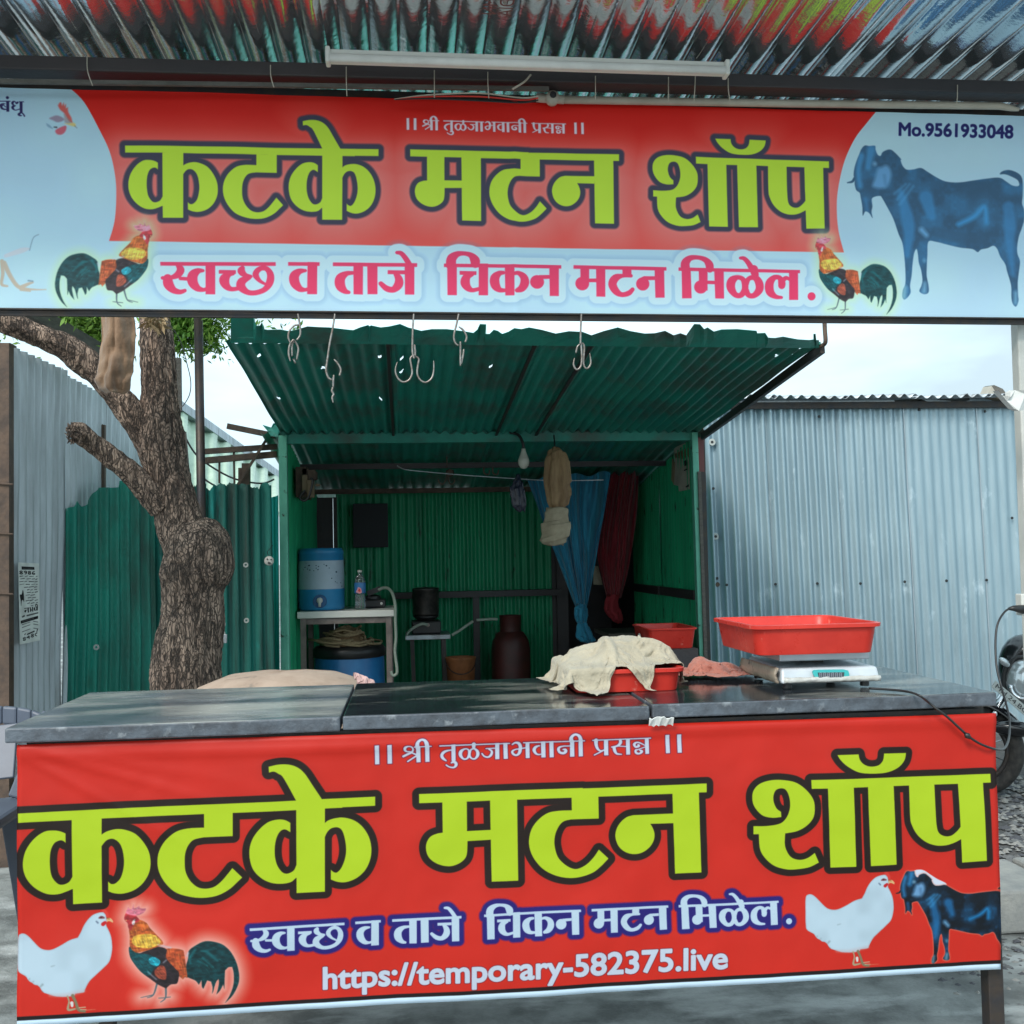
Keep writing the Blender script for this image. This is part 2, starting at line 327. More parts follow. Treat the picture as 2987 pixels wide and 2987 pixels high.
LINE2 = [
 (cT1, ['P !103,380 1092,320 1093,348 105,408', 'S 250,396,26 276,432,56 250,476,50 190,504,28 122,511,26', 'S 166,512,66 172,560,76 212,604,52 268,618,36 312,604,26', 'S 275,505,26 350,505,26',
  'S 468,428,22 424,434,44 382,472,74 380,528,76 418,575,52 468,588,30 500,578,26', 'P !492,365 572,360 572,618 493,622', 'P !607,415 750,408 750,436 607,443',
  'S 728,436,24 684,450,44 652,492,76 668,540,58 712,566,34 780,555,30', 'S 808,385,34 798,412,56 832,442,36 880,450,24', 'S 868,462,26 806,494,60 796,540,66 850,582,42 920,584,38 1000,552,40 1042,494,56 1050,430,52 1025,385,40 985,372,36 940,395,40 922,436,46 955,480,28 1002,506,18', 'S 990,360,30 990,372,40',
  'P !1203,312 1470,296 1470,323 1203,340', 'S 1350,372,22 1296,384,46 1256,424,72 1260,480,74 1300,526,50 1345,534,28 1375,525,26', 'P !1370,300 1450,296 1450,562 1368,567',
  'P !1588,290 2311,250 2311,278 1588,318', 'S 1770,365,24 1704,376,40 1652,420,74 1652,480,76 1690,522,44 1725,532,26', 'P !1765,285 1845,281 1845,542 1768,544']),
 (cT2, ['P !95,288 180,284 182,530 100,536', 'P !272,325 420,318 420,348 272,355', 'S 335,345,30 366,390,58 364,440,68 320,484,48 262,478,46 212,440,34', 'P !418,258 498,254 500,513 423,518', 'S 348,170,24 385,174,34 422,212,40 456,262,42',
  'P !757,237 1768,186 1770,212 757,263', 'P !785,240 865,236 868,493 790,497', 'S 816,245,78 822,190,74 870,150,46 930,140,32 988,152,44 1022,190,74 1026,220,68',
  'P !893,290 1035,285 1035,313 893,320', 'S 1000,312,28 955,334,56 940,380,74 958,420,58 1000,444,34 1060,430,28', 'P !1058,218 1135,214 1137,478 1060,482',
  'S 1270,280,28 1232,290,42 1196,332,72 1202,390,72 1238,426,42 1290,428,26', 'P !1283,210 1362,206 1365,465 1290,469', 'S 1358,285,26 1400,277,34 1445,306,58 1455,355,70 1430,402,58 1388,424,32',
  'P !1670,275 1580,283 1530,305 1530,320 1670,304', 'S 1562,340,112', 'P !1668,195 1748,191 1750,445 1675,449']),
 (cT3, ['P !75,272 752,243 753,265 75,295', 'P !125,280 187,277 188,390 127,372', 'S 139,398,94', 'S 185,372,24 245,368,24', 'P !240,265 305,262 307,480 245,482',
  'P !432,258 495,255 497,330 435,333', 'S 495,320,22 430,324,26 380,345,52 360,390,56 388,438,48 430,458,32 480,444,34 508,416,26', 'P !670,313 590,318 555,336 555,346 670,337', 'S 582,372,92', 'P !668,250 735,247 743,457 678,462',
  'P !843,240 1727,205 1728,225 843,262', 'P !865,240 928,237 940,450 873,455', 'S 891,240,62 892,202,58 926,168,38 985,160,28 1038,174,38 1066,206,54 1070,235,52',
  'P !990,240 1052,238 1055,390 995,372', 'S 1006,368,92', 'S 1050,332,22 1105,330,22', 'P !1103,235 1170,232 1177,438 1115,441', 'S 1292,145,18 1320,147,28 1350,176,34 1378,220,40',
  'S 1390,220,60 1402,258,48', 'S 1330,330,44 1310,292,32 1270,284,32 1232,312,58 1227,360,58 1260,406,38 1300,408,36 1328,370,44 1330,330,44', 'S 1332,330,44 1356,288,30 1400,278,40 1430,312,54 1434,360,54 1400,402,38 1360,406,34 1334,370,44',
  'S 1598,406,18 1552,402,32 1512,370,58 1508,312,58 1540,270,36 1580,268,32 1597,302,50 1597,322,48', 'S 1600,290,36 1628,266,26 1660,278,20', 'P !1650,215 1712,212 1718,415 1655,419', 'S 1817,385,56'])]
BANDHU = [(crop(0, 280, 7.43), ['P !-60,95 215,95 218,112 -60,112', 'S 152,26,60', 'S -10,200,40 20,170,30 60,160,26 100,160,14', 'S 60,178,16 110,225,16', 'S 130,280,20 70,275,30 25,245,44 20,210,40 60,185,16', 'P !125,100 190,100 190,328 130,328',
  'S 370,130,40 345,148,30 315,110,16 275,118,40 260,150,44 290,190,20 325,198,16 275,215,44 265,250,46 305,290,20 350,292,16 420,270,18', 'P !400,105 505,105 510,122 400,122', 'P !415,108 478,108 478,350 418,350', 'S 450,345,24 405,375,44 400,395,44 440,415,24 460,412,14', 'S 450,345,24 495,380,26 520,425,28'])]

GOAT = 'P 160,510 150,460 160,380 185,300 205,250 230,190 265,155 310,160 370,158 378,200 400,250 430,262 450,225 500,200 540,200 580,230 620,270 645,300 640,310 660,365 700,405 770,405 850,390 920,430 1000,480 1090,525 1180,540 1280,538 1400,520 1550,500 1670,492 1740,530 1800,570 1860,580 1878,560 1860,515 1800,480 1730,455 1675,455 1700,425 1770,410 1850,435 1900,480 1915,560 1912,680 1905,760 1925,830 1925,930 1900,1020 1870,1100 1850,1200 1850,1290 1875,1370 1860,1500 1850,1600 1855,1720 1860,1780 1835,1840 1800,1810 1785,1740 1780,1620 1740,1480 1720,1400 1670,1320 1640,1240 1600,1205 1540,1230 1470,1245 1435,1272 1380,1240 1250,1225 1120,1195 1000,1165 920,1165 910,1300 905,1420 905,1520 925,1620 925,1690 880,1710 830,1680 850,1620 860,1560 845,1460 820,1380 810,1290 795,1240 770,1290 755,1400 745,1520 730,1620 735,1700 680,1765 650,1740 655,1670 680,1600 680,1480 670,1330 650,1180 610,1080 560,930 500,810 440,700 420,683 370,690 335,715 340,790 330,850 340,915 310,870 285,850 262,850 238,890 235,800 220,700 210,650 175,620 160,560'
ROOST = [  # polygon, colour, seconds
 ('P 850,625c 780,580 700,540 620,530 520,545 430,580 350,650 290,740 245,850 220,980 225,1090 260,1190 320,1290 405,1373c 350,1280 310,1180 290,1080 292,960 310,880c 360,885 405,930c 410,1040 415,1180c 430,1120c 470,1200 518,1255c 500,1180 485,1100 490,1045c 520,1080 545,1150 560,1210 575,1243c 570,1160 590,1080c 640,1065c 665,1120 690,1178c 710,1150 715,1060c 750,1122c 790,1070 850,1040 900,1020c 960,1010 930,950 915,850 890,760 885,670', (.05, .22, .24)),
 ('P 950,655c 1050,630 1180,640 1200,760 1100,880 1040,950 1010,1000 960,1050c 930,1015 900,1025 915,900 930,780', (.72, .30, .16)),
 ('P 1180,640 1320,610 1480,680 1560,700 1670,620 1665,740 1600,850 1500,960 1380,1050 1300,1110 1250,1140 1180,1172c 1120,1120 1040,1105 1015,1030 1010,960 1060,900 1180,760', (.16, .13, .15)),
 ('P 1560,700 1670,620 1665,740 1600,850 1500,960 1400,1000 1340,900 1280,820 1400,720', (.03, .27, .30)),
 ('P 1190,900 1250,860 1330,930 1320,1000 1240,1050 1180,1040', (.62, .25, .18)),
 ('P 1260,800 1350,745 1415,790 1370,850 1290,865', (.10, .62, .72)),
 ('P 1450,290 1550,250 1640,300 1680,380 1670,480 1665,620 1600,690 1540,690 1430,660 1320,620 1220,560 1320,440 1400,360', (.78, .36, .16)),
 ('P 1300,480 1400,440 1600,470 1640,560 1560,620 1400,630 1260,560', (.95, .72, .26)),
 ('P 1580,200 1650,110 1720,160 1745,230 1730,270 1700,300 1690,360 1660,400 1630,350 1600,300 1540,260', (.80, .22, .25)),
 ('P 1450,95c 1530,90 1540,60c 1590,90 1615,90 1620,40c 1650,110 1690,80c 1720,160 1640,190 1560,190 1480,150', (.92, .50, .58)),
 ('P 1600,240 1640,280 1635,320 1605,310', (.95, .85, .85))]
ROOST_L = ['S 1185,1165,26 1190,1300,18 1255,1360,10', 'S 1190,1300,14 1280,1305,10', 'S 1180,1295,14 1125,1290,10', 'S 1300,1105,26 1350,1260,18 1430,1300,10', 'S 1350,1260,14 1515,1297,8']
HEN = 'P 60,540 100,480 165,478 230,520 300,590 400,690 470,728 560,738 640,720 760,660 900,580 1030,540c 1080,450 1130,340 1200,240 1290,165 1420,130 1470,160 1490,210 1500,280 1490,340 1530,420 1570,520 1590,640 1590,760 1550,920 1450,1030 1320,1150 1230,1240 1160,1370 1140,1410 1010,1430 990,1460 860,1478 700,1475 600,1450 500,1420c 470,1395 450,1370c 425,1330 390,1300c 340,1290 300,1260c 260,1240 230,1210c 205,1170 180,1150c 80,1090 58,1000 55,800'

def paint(img, m, col):
    img[:] = img * (1 - m[..., None]) + np.asarray(col, np.float32) * m[..., None]

def vnoise(W, H, cell, seed, sx=1.0):
    r = np.random.RandomState(seed)
    gw = max(2, int(W / (cell * sx)) + 3); gh = max(2, int(H / cell) + 3)
    g = r.rand(gh, gw).astype(np.float32)
    x = np.arange(W) / (cell * sx); y = np.arange(H) / cell
    xi = x.astype(int); yi = y.astype(int); fx = (x - xi).astype(np.float32); fy = (y - yi).astype(np.float32)
    fx = fx * fx * (3 - 2 * fx); fy = fy * fy * (3 - 2 * fy)
    a = g[yi][:, xi]; b = g[yi][:, xi + 1]; c = g[yi + 1][:, xi]; d = g[yi + 1][:, xi + 1]
    return (a * (1 - fx) + b * fx) * (1 - fy[:, None]) + (c * (1 - fx) + d * fx) * fy[:, None]

def part_mask(W, H, items, cm, mp, ws, soft=1.0, r=0.0, band=30):
    s = SD(W, H, band); build(s, items, cm, mp, ws); return s

def draw_goat(img, mp, ws, fade=0.0, back=None):
    H, W = img.shape[:2]; cm = crop(2450, 380, 3.577)
    s = part_mask(W, H, [GOAT, 'S 160,495,30 135,530,26 85,542,12'], cm, mp, ws)
    base = np.zeros_like(img)
    n1 = vnoise(W, H, 26, 3); n2 = vnoise(W, H, 7, 4); n3 = vnoise(W, H, 4, 5, .5)
    base[:] = srgb(.012, .04, .08)
    lite = np.clip((n1 - .38) * 2.2, 0, 1) * .55 + np.clip(n2 - .45, 0, 1) * .5 + .10 * n3
    paint(base, np.clip(lite * 1.0, 0, 1), srgb(.08, .34, .52))
    for it, c, k in [(['S 640,640,60 700,900,140 720,1080,120 700,1300,60', 'S 900,700,160 960,900,90'], (.10, .45, .70), .55), (['S 1240,980,50 1400,900,60 1510,800,60 1530,960,50'], (.10, .50, .75), .75),
                     (['S 1760,800,120 1780,1000,140 1770,1200,90 1800,1500,50'], (.10, .42, .66), .5), (['P 400,400 440,380 490,360 530,400 540,480 500,580 440,603 390,600 345,575 370,500'], (.42, .62, .80), .85),
                     (['S 230,260,70 200,420,60 215,580,60', 'S 330,200,90 300,380,70'], (.16, .48, .70), .7), (['S 370,345,34'], (.6, .78, .9), .8), (['S 470,470,20 480,560,16'], (.2, .35, .5), .5),
                     (['S 850,1040,60 900,1095,50'], (.45, .68, .85), .7), (['S 270,720,40 290,860,20'], (.12, .42, .65), .6), (['S 680,1640,40 670,1740,44', 'S 885,1600,40 880,1680,50', 'S 1830,1700,40 1830,1800,40', 'S 880,1360,26'], (.55, .75, .82), .6),
                     (['S 570,660,12 690,560,10', 'S 600,720,12 730,560,10', 'S 630,770,12 770,580,10'], (.25, .6, .82), .6), (['S 1300,620,200 1600,640,200'], (.02, .05, .09), .45), (['S 1000,1060,120 1400,1140,120 1560,1100,60'], (.02, .05, .09), .5)]:
        q = part_mask(W, H, it, cm, mp, ws, band=60)
        paint(base, q.mask(0, 9) * min(1, k * 1.35), srgb(*c))
    img_g = base * (1 - fade) + (np.array(back if back is not None else (1, 1, 1), np.float32)) * fade
    m = s.mask(0, 2.0)
    img[:] = img * (1 - m[..., None]) + img_g * m[..., None]

def draw_rooster(img, mp, ws, halo, hr, bright=0.0, hk=.85):
    H, W = img.shape[:2]; cm = crop(120, 640, 5.367)
    allp = part_mask(W, H, [p for p, c in ROOST] + ROOST_L, cm, mp, ws, band=hr + 5)
    h = np.clip(1 - allp.d / hr, 0, 1) ** 1.3
    paint(img, h * hk, srgb(*halo))
    q = part_mask(W, H, ROOST_L, cm, mp, ws); paint(img, q.mask(0, 1.2), srgb(.35, .42, .45))
    feather = vnoise(W, H, 3, 8, 2.5)
    f2 = vnoise(W, H, 12, 9)
    for p, c in ROOST:
        q = part_mask(W, H, [p], cm, mp, ws)
        col = np.array(c, np.float32)[None, None, :] * (0.72 + .5 * feather + .25 * (f2 - .5))[..., None]
        pts = parse(p[2:])[0]; xs = [q[0] for q in pts]; ys = [q[1] for q in pts]; gi = ROOST.index((p, c)); rr = random.Random(gi)
        for tone, cnt in (((1.9, 1.9, 1.7), 46), ((.35, .35, .4), 46)):
            it = []
            for _ in range(cnt if gi < 8 else 6):
                x, y = rr.uniform(min(xs), max(xs)), rr.uniform(min(ys), max(ys))
                if gi == 0: dx, dy = x - 930, y - 640; n_ = math.hypot(dx, dy) + 1; dx, dy = dx / n_, dy / n_ + .35
                elif gi in (6, 7): dx, dy = -.35, 1
                elif gi == 1: dx, dy = -.25, 1
                else: dx, dy = -.6, .7
                l_ = rr.uniform(30, 95) * (1 if gi < 8 else .4); w_ = rr.uniform(4, 9)
                it.append('S %.0f,%.0f,%.0f %.0f,%.0f,%.0f' % (x, y, w_, x + dx * l_, y + dy * l_, 1))
            st_ = part_mask(W, H, it, cm, mp, ws, band=4); k_ = (st_.mask(0, 1.5) * .55)[..., None]
            col = col * (1 - k_) + np.clip(np.array(c) * np.array(tone) + .04, 0, 1) * k_
        col = np.clip(col * (1 - bright) + bright * .75, 0, 1)
        m = q.mask(0, 2.0)[..., None]
        img[:] = img * (1 - m) + col * m
    q = part_mask(W, H, ['S 500,800,12 640,680,30 720,660,10', 'S 560,880,10 700,760,24', 'S 800,650,30 870,760,30 860,830,14', 'S 640,860,8 760,800,18'], cm, mp, ws)
    paint(img, q.mask(0, 5) * .6, srgb(.12, .52, .55))
    q = part_mask(W, H, ['S 1120,620,16 1290,585,16', 'S 1180,790,10 1215,820,12', 'S 1310,1050,8 1420,950,10', 'S 890,690,24 905,730,20'], cm, mp, ws)
    paint(img, q.mask(0, 4) * .7, srgb(.75, .78, .85))
    q = part_mask(W, H, ['S 1720,262,14'], cm, mp, ws); paint(img, q.mask(0, 2), srgb(.95, .8, .5))

def draw_hen(img, mp, ws):
    H, W = img.shape[:2]; cm = crop(40, 2640, 5.567)
    def pm(it, col, soft=1.5, k=1.0):
        q = part_mask(W, H, it, cm, mp, ws); paint(img, q.mask(0, soft) * k, srgb(*col))
    pm(['P 1420,90 1480,85 1530,160 1525,230 1495,210 1440,140'], (.90, .25, .22), 2, .8)
    q = part_mask(W, H, [HEN], cm, mp, ws); m = q.mask(0, 1.5)
    shade = np.clip(vnoise(W, H, 30, 21) - .4, 0, 1)
    col = srgb(.76, .85, .91)[None, None, :] * (1 - .10 * shade)[..., None]
    img[:] = img * (1 - m[..., None]) + col * m[..., None]
    edge = m * np.clip(1 + q.d / 3.0, 0, 1) * .35
    paint(img, edge, srgb(.55, .55, .60))
    pm(['S 600,1455,30 860,1450,50 1140,1385,40'], (.80, .72, .74), 8, .6)
    pm(['S 255,1200,16', 'S 320,1240,12', 'S 470,1290,30 440,1320,14', 'S 610,1000,8 660,985,4', 'S 470,1400,14'], (.45, .5, .5), 4, .6)
    pm(['S 1375,225,20 1410,215,46 1455,222,24'], (.50, .25, .28), 2); pm(['S 1405,218,16'], (.1, .05, .05))
    pm(['S 1330,280,16 1355,305,20'], (.35, .4, .5), 3)
    pm(['S 1440,325,60 1470,300,50'], (.80, .10, .12), 2)
    pm(['P 1500,230c 1560,225 1605,270c 1600,300c 1540,275 1500,290c'], (.90, .72, .50)); pm(['S 1505,225,20 1540,240,14'], (.45, .3, .1), 3, .7)
    pm(['S 880,1470,26 905,1560,26 890,1690,40 1000,1680,30'], (.68, .62, .50)); pm(['S 950,1580,50 955,1630,40'], (.88, .88, .88))
    pm(['S 965,1460,50 1010,1560,44 1060,1690,50 1160,1720,36'], (.52, .47, .36)); pm(['S 1070,1660,16 1170,1650,16', 'S 1090,1690,14 1180,1690,14'], (.8, .72, .6)); pm(['S 1170,1700,12 1330,1690,6'], (.85, .5, .38))

def text_contours(txt):
    cu = bpy.data.curves.new('t', 'FONT'); cu.body = txt
    ob = bpy.data.objects.new('t', cu); bpy.context.scene.collection.objects.link(ob)
    dg = bpy.context.evaluated_depsgraph_get(); dg.update()
    c2 = ob.evaluated_get(dg).to_curve(dg)
    out = []
    for sp in c2.splines:
        P = []; bp = sp.bezier_points; n = len(bp)
        for i in range(n):
            a, b = bp[i], bp[(i + 1) % n]
            p0, p1, p2, p3 = a.co, a.handle_right, b.handle_left, b.co
            for k in range(5):
                t = k / 5; u = 1 - t
                q = p0 * u ** 3 + p1 * 3 * u * u * t + p2 * 3 * u * t * t + p3 * t ** 3
                P.append((q.x, q.y))
        out.append(P)
    ob.evaluated_get(dg).to_curve_clear()
    bpy.data.objects.remove(ob); bpy.data.curves.remove(cu)
    return out

def text_sd(W, H, txt, mp, x0, yb0, x1, yb1, h, band=12):
    """place txt with its baseline from (x0,yb0) to (x1,yb1) in px, cap height h px"""
    cs = text_contours(txt)
    xs = [p[0] for c in cs for p in c]; lo, hi = min(xs), max(xs)
    ref = text_contours('H'); ch = max(p[1] for c in ref for p in c)
    s = SD(W, H, band)
    # even-odd over all contours of the string: build the sign field from every contour
    D = np.full_like(s.d, 1e3); ins = np.zeros((H, W), bool)
    for c in cs:
        P = []
        for (x, y) in c:
            t = (x - lo) / (hi - lo)
            P.append(mp(x0 + (x1 - x0) * t, yb0 + (yb1 - yb0) * t - y / ch * h))
        t_ = SD(W, H, band); t_.poly(P)
        ins ^= (t_.d < 0); D = np.minimum(D, np.abs(t_.d))
    s.d = np.where(ins, -D, D)
    return s

LW, LH = 2048, 572
hL = homog([(50, 2173), (2905, 2080), (2920, 2828), (50, 2995)], [(0, 0), (LW, 0), (LW, LH), (0, LH)])
UW, UH = 2200, 440
hU = homog([(-150, 250), (3030, 340), (3030, 929), (-150, 899)], [(0, 0), (UW, 0), (UW, UH), (0, UH)])
def mapL(x, y):
    q = hL @ np.array([x, y, 1.0]); return (q[0] / q[2], q[1] / q[2])
def mapU(x, y):
    q = hU @ np.array([x, y, 1.0]); return (q[0] / q[2], q[1] / q[2])
def relay(a, A, b, B, c, C):
    """x fixed by anchors a->A, b->B, y by a->A, c->C: lower-banner px -> upper canvas"""
    pa, pb, pc = mapL(*a), mapL(*b), mapL(*c); qa, qb, qc = mapU(*A), mapU(*B), mapU(*C)
    sx = (qb[0] - qa[0]) / (pb[0] - pa[0]); sy = (qc[1] - qa[1]) / (pc[1] - pa[1])
    def f(x, y):
        p = mapL(x, y); return (qa[0] + (p[0] - pa[0]) * sx, qa[1] + (p[1] - pa[1]) * sy)
    return f, sx
def px_affine(mp, x0, X0, x1, X1, y0, Y0, y1, Y1):
    return lambda x, y: mp(X0 + (x - x0) * (X1 - X0) / (x1 - x0), Y0 + (y - y0) * (Y1 - Y0) / (y1 - y0))

def sdgroup(W, H, groups, mp, k, band=40):
    s = SD(W, H, band)
    for cm, items in groups:
        sc = {cA: 1.932, cB: 2.415, cC: 2.415, cD: 2.178, cS1: 4.025, cS2: 4.025, cT1: 3.578, cT2: 3.578, cT3: 3.019}.get(cm, 7.43)
        build(s, items, cm, mp, k / sc)
    return s

def lower_art():
    W, H = LW, LH; kx = LW / 2862.0
    img = np.zeros((H, W, 3), np.float32); img[:] = srgb(.84, .15, .09)
    X = np.linspace(0, 1, W)[None, :]; Y = np.linspace(0, 1, H)[:, None]
    img *= (1 + .03 * (vnoise(W, H, 60, 1) - .5))[..., None]
    # warm bloom round the lettering, as printed
    s = sdgroup(W, H, MAIN, mapL, kx, 60)
    paint(img, np.clip(1 - s.d / 42, 0, 1) ** 2 * .22, srgb(.45, .05, .03))
    draw_hen(img, mapL, kx / 5.567)
    draw_hen(img, px_affine(mapL, 49.9, 2350, 328, 2609.5, 2663, 2551, 2952, 2821), kx / 5.567 * .93)
    mir = px_affine(mapL, 444, 362, 160, 699, 650, 2642, 895, 2924)
    draw_rooster(img, mir, kx / 5.367 * 1.17, (.98, .72, .66), 32)
    gm = px_affine(mapL, 2536.7, 2656, 2851, 2864, 424, 2541.5, 873.4, 2811.7)
    gm2 = lambda x, y: gm(x, y)
    q = part_mask(W, H, ['P 380,160 500,150 620,230 720,300 860,380 760,410 660,390 560,260 460,230 400,250'], crop(2450, 380, 3.577), gm2, kx / 3.577 * .63)
    paint(img, q.mask(2, 1.5), srgb(.85, .88, .95))
    q = part_mask(W, H, [GOAT], crop(2450, 380, 3.577), gm2, kx / 3.577 * .63); paint(img, q.mask(2.2, 3) * .5, srgb(.95, .6, .5))
    draw_goat(img, gm2, kx / 3.577 * .63)
    paint(img, s.mask(14.0, 1.5), srgb(.12, .06, .03))
    paint(img, s.mask(0, 1.2), srgb(.73, .84, .12))
    s = sdgroup(W, H, LINE1, mapL, kx, 10)
    paint(img, s.mask(1.6, 1.5), srgb(.45, .08, .22)); paint(img, s.mask(0, 1.1), srgb(.80, .84, .91))
    s = sdgroup(W, H, LINE2, mapL, kx, 24)
    paint(img, s.mask(10.8, 3.0), srgb(.45, .08, .36)); paint(img, s.mask(8.8, 2.0), srgb(.13, .09, .45)); paint(img, s.mask(0, 1.1), srgb(.76, .85, .92))
    s = text_sd(W, H, 'https://temporary-582375.live', mapL, 944, 2886, 2120, 2823, 62)
    paint(img, s.mask(3.5, 1.5), srgb(.45, .07, .12)); paint(img, s.mask(2.3, 1.2), srgb(.80, .84, .91))
    # printed black rule and white hem along the bottom
    d = (1 - Y) * H + 0 * X
    img *= .85
    paint(img, np.clip(.5 + (20 - d), 0, 1), srgb(.07, .04, .05)); paint(img, np.clip(.5 + (12 - d), 0, 1), srgb(.76, .85, .92))
    return img

def upper_art():
    W, H = UW, UH; kx = UW / 3180.0
    img = np.zeros((H, W, 3), np.float32); img[:] = srgb(.68, .80, .87)
    img *= (1 + .05 * (vnoise(W, H, 90, 11) - .5))[..., None]
    c1 = crop(0, 0, 1.932); c3 = crop(1987, 0, 1.932)
    s = SD(W, H, 30)
    pts = [c1(375, 480), c1(470, 570), c1(560, 730), c1(620, 860), c1(650, 1000), c1(655, 1120), c1(645, 1250), c1(615, 1358)]
    cs = set([0, 7, 8])
    right = [c3(915, 1424), c3(885, 1300), c3(877, 1160), c3(890, 1040), c3(925, 900), c3(980, 780), c3(1040, 700), c3(1105, 620)]
    pp = [np.array(p) for p in smooth_runs(pts, {0, 7}, 6, False)] + [np.array(p) for p in smooth_runs(right, {0, 7}, 6, False)]
    s.poly([mapU(*p) for p in pp])
    red = np.zeros_like(img)
    Y = np.linspace(0, 1, H)[:, None] * np.ones((1, W)); X = np.linspace(0, 1, W)[None, :] * np.ones((H, 1))
    red[:] = srgb(.82, .12, .08)
    fm, k1 = relay((52.8, 2372.6), (364.4, 424.4), (2890, 2258), (2418.7, 478.8), (210.7, 2640.2), (484, 636.6))
    M = sdgroup(W, H, MAIN, fm, kx, 70)
    glow = np.clip(1 - M.d / 68, 0, 1)
    paint(red, np.clip((Y - .16) / .2, 0, 1) * .66, srgb(.88, .42, .40))  # printed pink, with part of the sign's glare painted into it
    paint(red, np.clip(glow * .52, 0, 1), srgb(.93, .60, .58))
    paint(red, np.clip((.26 - Y) / .2, 0, 1) * .55, srgb(.80, .10, .06))
    m = s.mask(0, 1.2)[..., None]
    img[:] = img * (1 - m) + red * m
    # goat and phone number
    draw_goat(img, mapU, kx / 3.577, .56, (.36, .56, .72))
    q = text_sd(W, H, 'Mo.9561933048', mapU, 2623.5, 394, 2955, 402.5, 36); paint(img, q.mask(1.2, 1.2), srgb(.10, .10, .36))
    # faded big white hen: comb, face, feet
    ch = crop(0, 280, 7.43); k7 = kx / 7.43
    for it, col, k in [(['P 1250,200c 1290,135 1320,140 1340,200c 1375,140c 1390,210c 1420,170c 1425,260c 1465,240c 1475,340 1540,460 1560,540 1570,580 1490,540 1430,440 1380,360 1300,290'], (.85, .30, .26), .85), (['P 1060,480 1130,440 1220,415 1330,450 1390,500 1330,545 1230,560 1140,520'], (.55, .42, .50), .7),
                       (['P 1195,740 1290,680 1420,640 1430,720 1380,800 1300,835 1220,810'], (.80, .30, .36), .85), (['S 1000,590,10 1050,640,50 1130,695,20'], (.45, .58, .68), .8), (['S 1170,668,14 1220,672,22'], (.05, .05, .1), 1), (['P 1390,590c 1600,580 1640,640 1600,660 1480,620'], (.85, .75, .45), .9), (['S 1620,650,14 1665,690,8'], (.4, .4, .4), .8), (['P 1380,380 1470,470 1550,560 1480,590 1400,560 1390,480'], (.6, .5, .5), .6)]:
        qq = part_mask(W, H, it, ch, mapU, k7); paint(img, qq.mask(0, 3) * k, srgb(*col))
    for it, col, k in [(['S 8,1470,22 14,1540,18 8,1600,16 40,1612,12', 'S 20,1480,26 60,1560,22 110,1620,20 190,1632,10 260,1632,5', 'S 120,1620,24 160,1600,16 185,1592,10', 'S 120,1630,20 170,1640,10'], (.72, .62, .52), .8), (['S 30,1440,20 120,1410,30 160,1400,10'], (.85, .72, .70), .4), (['S 165,1410,4 185,1340,4 215,1320,4', 'S 160,1582,8 185,1585,8'], (.3, .4, .45), .6)]:
        qq = part_mask(W, H, it, c1, mapU, kx / 1.932); paint(img, qq.mask(0, 2) * k, srgb(*col))
    qq = sdgroup(W, H, BANDHU, mapU, kx, 10); paint(img, qq.mask(0, 1.2), srgb(.15, .12, .32))
    paint(img, M.mask(10.4, 4), srgb(.24, .23, .30)); paint(img, M.mask(-.2, 1.2), srgb(.72, .83, .22))
    f1, k2 = relay((1093, 2173), (1186, 345), (1989, 2196), (1703, 394), (1093.5, 2229), (1186.5, 379))
    q = sdgroup(W, H, LINE1, f1, kx * .575, 10); paint(img, q.mask(1.2, 1.5) * .5, srgb(.6, .2, .3)); paint(img, q.mask(.2, 1.1), srgb(.86, .80, .84))
    f2, k3 = relay((728.8, 2706.2), (468.4, 765), (2301.9, 2687.5), (2365.9, 865.4), (836, 2774), (619, 858))
    q = sdgroup(W, H, LINE2, f2, kx * 1.27, 40)
    paint(img, np.clip(1 - (q.d - 14) / 12, 0, 1) * .35, srgb(.40, .55, .68)); paint(img, q.mask(15, 2), srgb(.72, .82, .90)); paint(img, q.mask(.4, 1.1), srgb(.84, .22, .38))
    draw_rooster(img, mapU, kx / 5.367, (.74, .86, .66), 24, .10, .6)
    draw_rooster(img, px_affine(mapU, 160, 2616, 444, 2378, 650, 688, 895, 916), kx / 5.367 * .88, (.74, .86, .66), 24, .10, .6)
    return np.clip(img * 1.13, 0, .97)  # print lifted all over, glare on the sign put into its colours

def to_image(name, img):
    H, W = img.shape[:2]
    im = bpy.data.images.new(name, W, H, alpha=False)
    px = np.ones((H, W, 4), np.float32); px[..., :3] = np.clip(img[::-1], 0, 1)
    im.pixels.foreach_set(px.ravel()); im.update(); im.pack()
    return im
# ---------------------------------------------------------------- materials
M_galv = mat('galvanised', (.80, .83, .86), (.66, .70, .73), rough=.11, metal=.95, scale=5, stretch=(1, .4, 1), bump=.12, bscale=30, rvar=.08)
M_galvwall = mat('galvanised_wall', (.33, .44, .49), (.26, .36, .41), rough=.42, metal=.45, scale=9, stretch=(1, 1, .12), bump=.08, bscale=120, c3=(.55, .66, .71), s3=5, lo3=.60, hi3=.70, st3=(1, 1, .5), rvar=.1)
M_wallold = mat('galvanised_wall_old', (.60, .66, .70), (.40, .44, .46), rough=.42, metal=.22, scale=7, stretch=(1, 3, .25), bump=.15, bscale=80, c3=(.16, .14, .11), s3=2.2, lo3=.52, hi3=.72, st3=(1, 1, .35), rvar=.12)
M_galvold = mat('galvanised_old', (.50, .55, .59), (.32, .35, .37), rough=.36, metal=.55, scale=7, stretch=(1, 3, .25), bump=.15, bscale=80, c3=(.13, .11, .09), s3=3.4, lo3=.54, hi3=.72, st3=(1, 1, .4), rvar=.12)
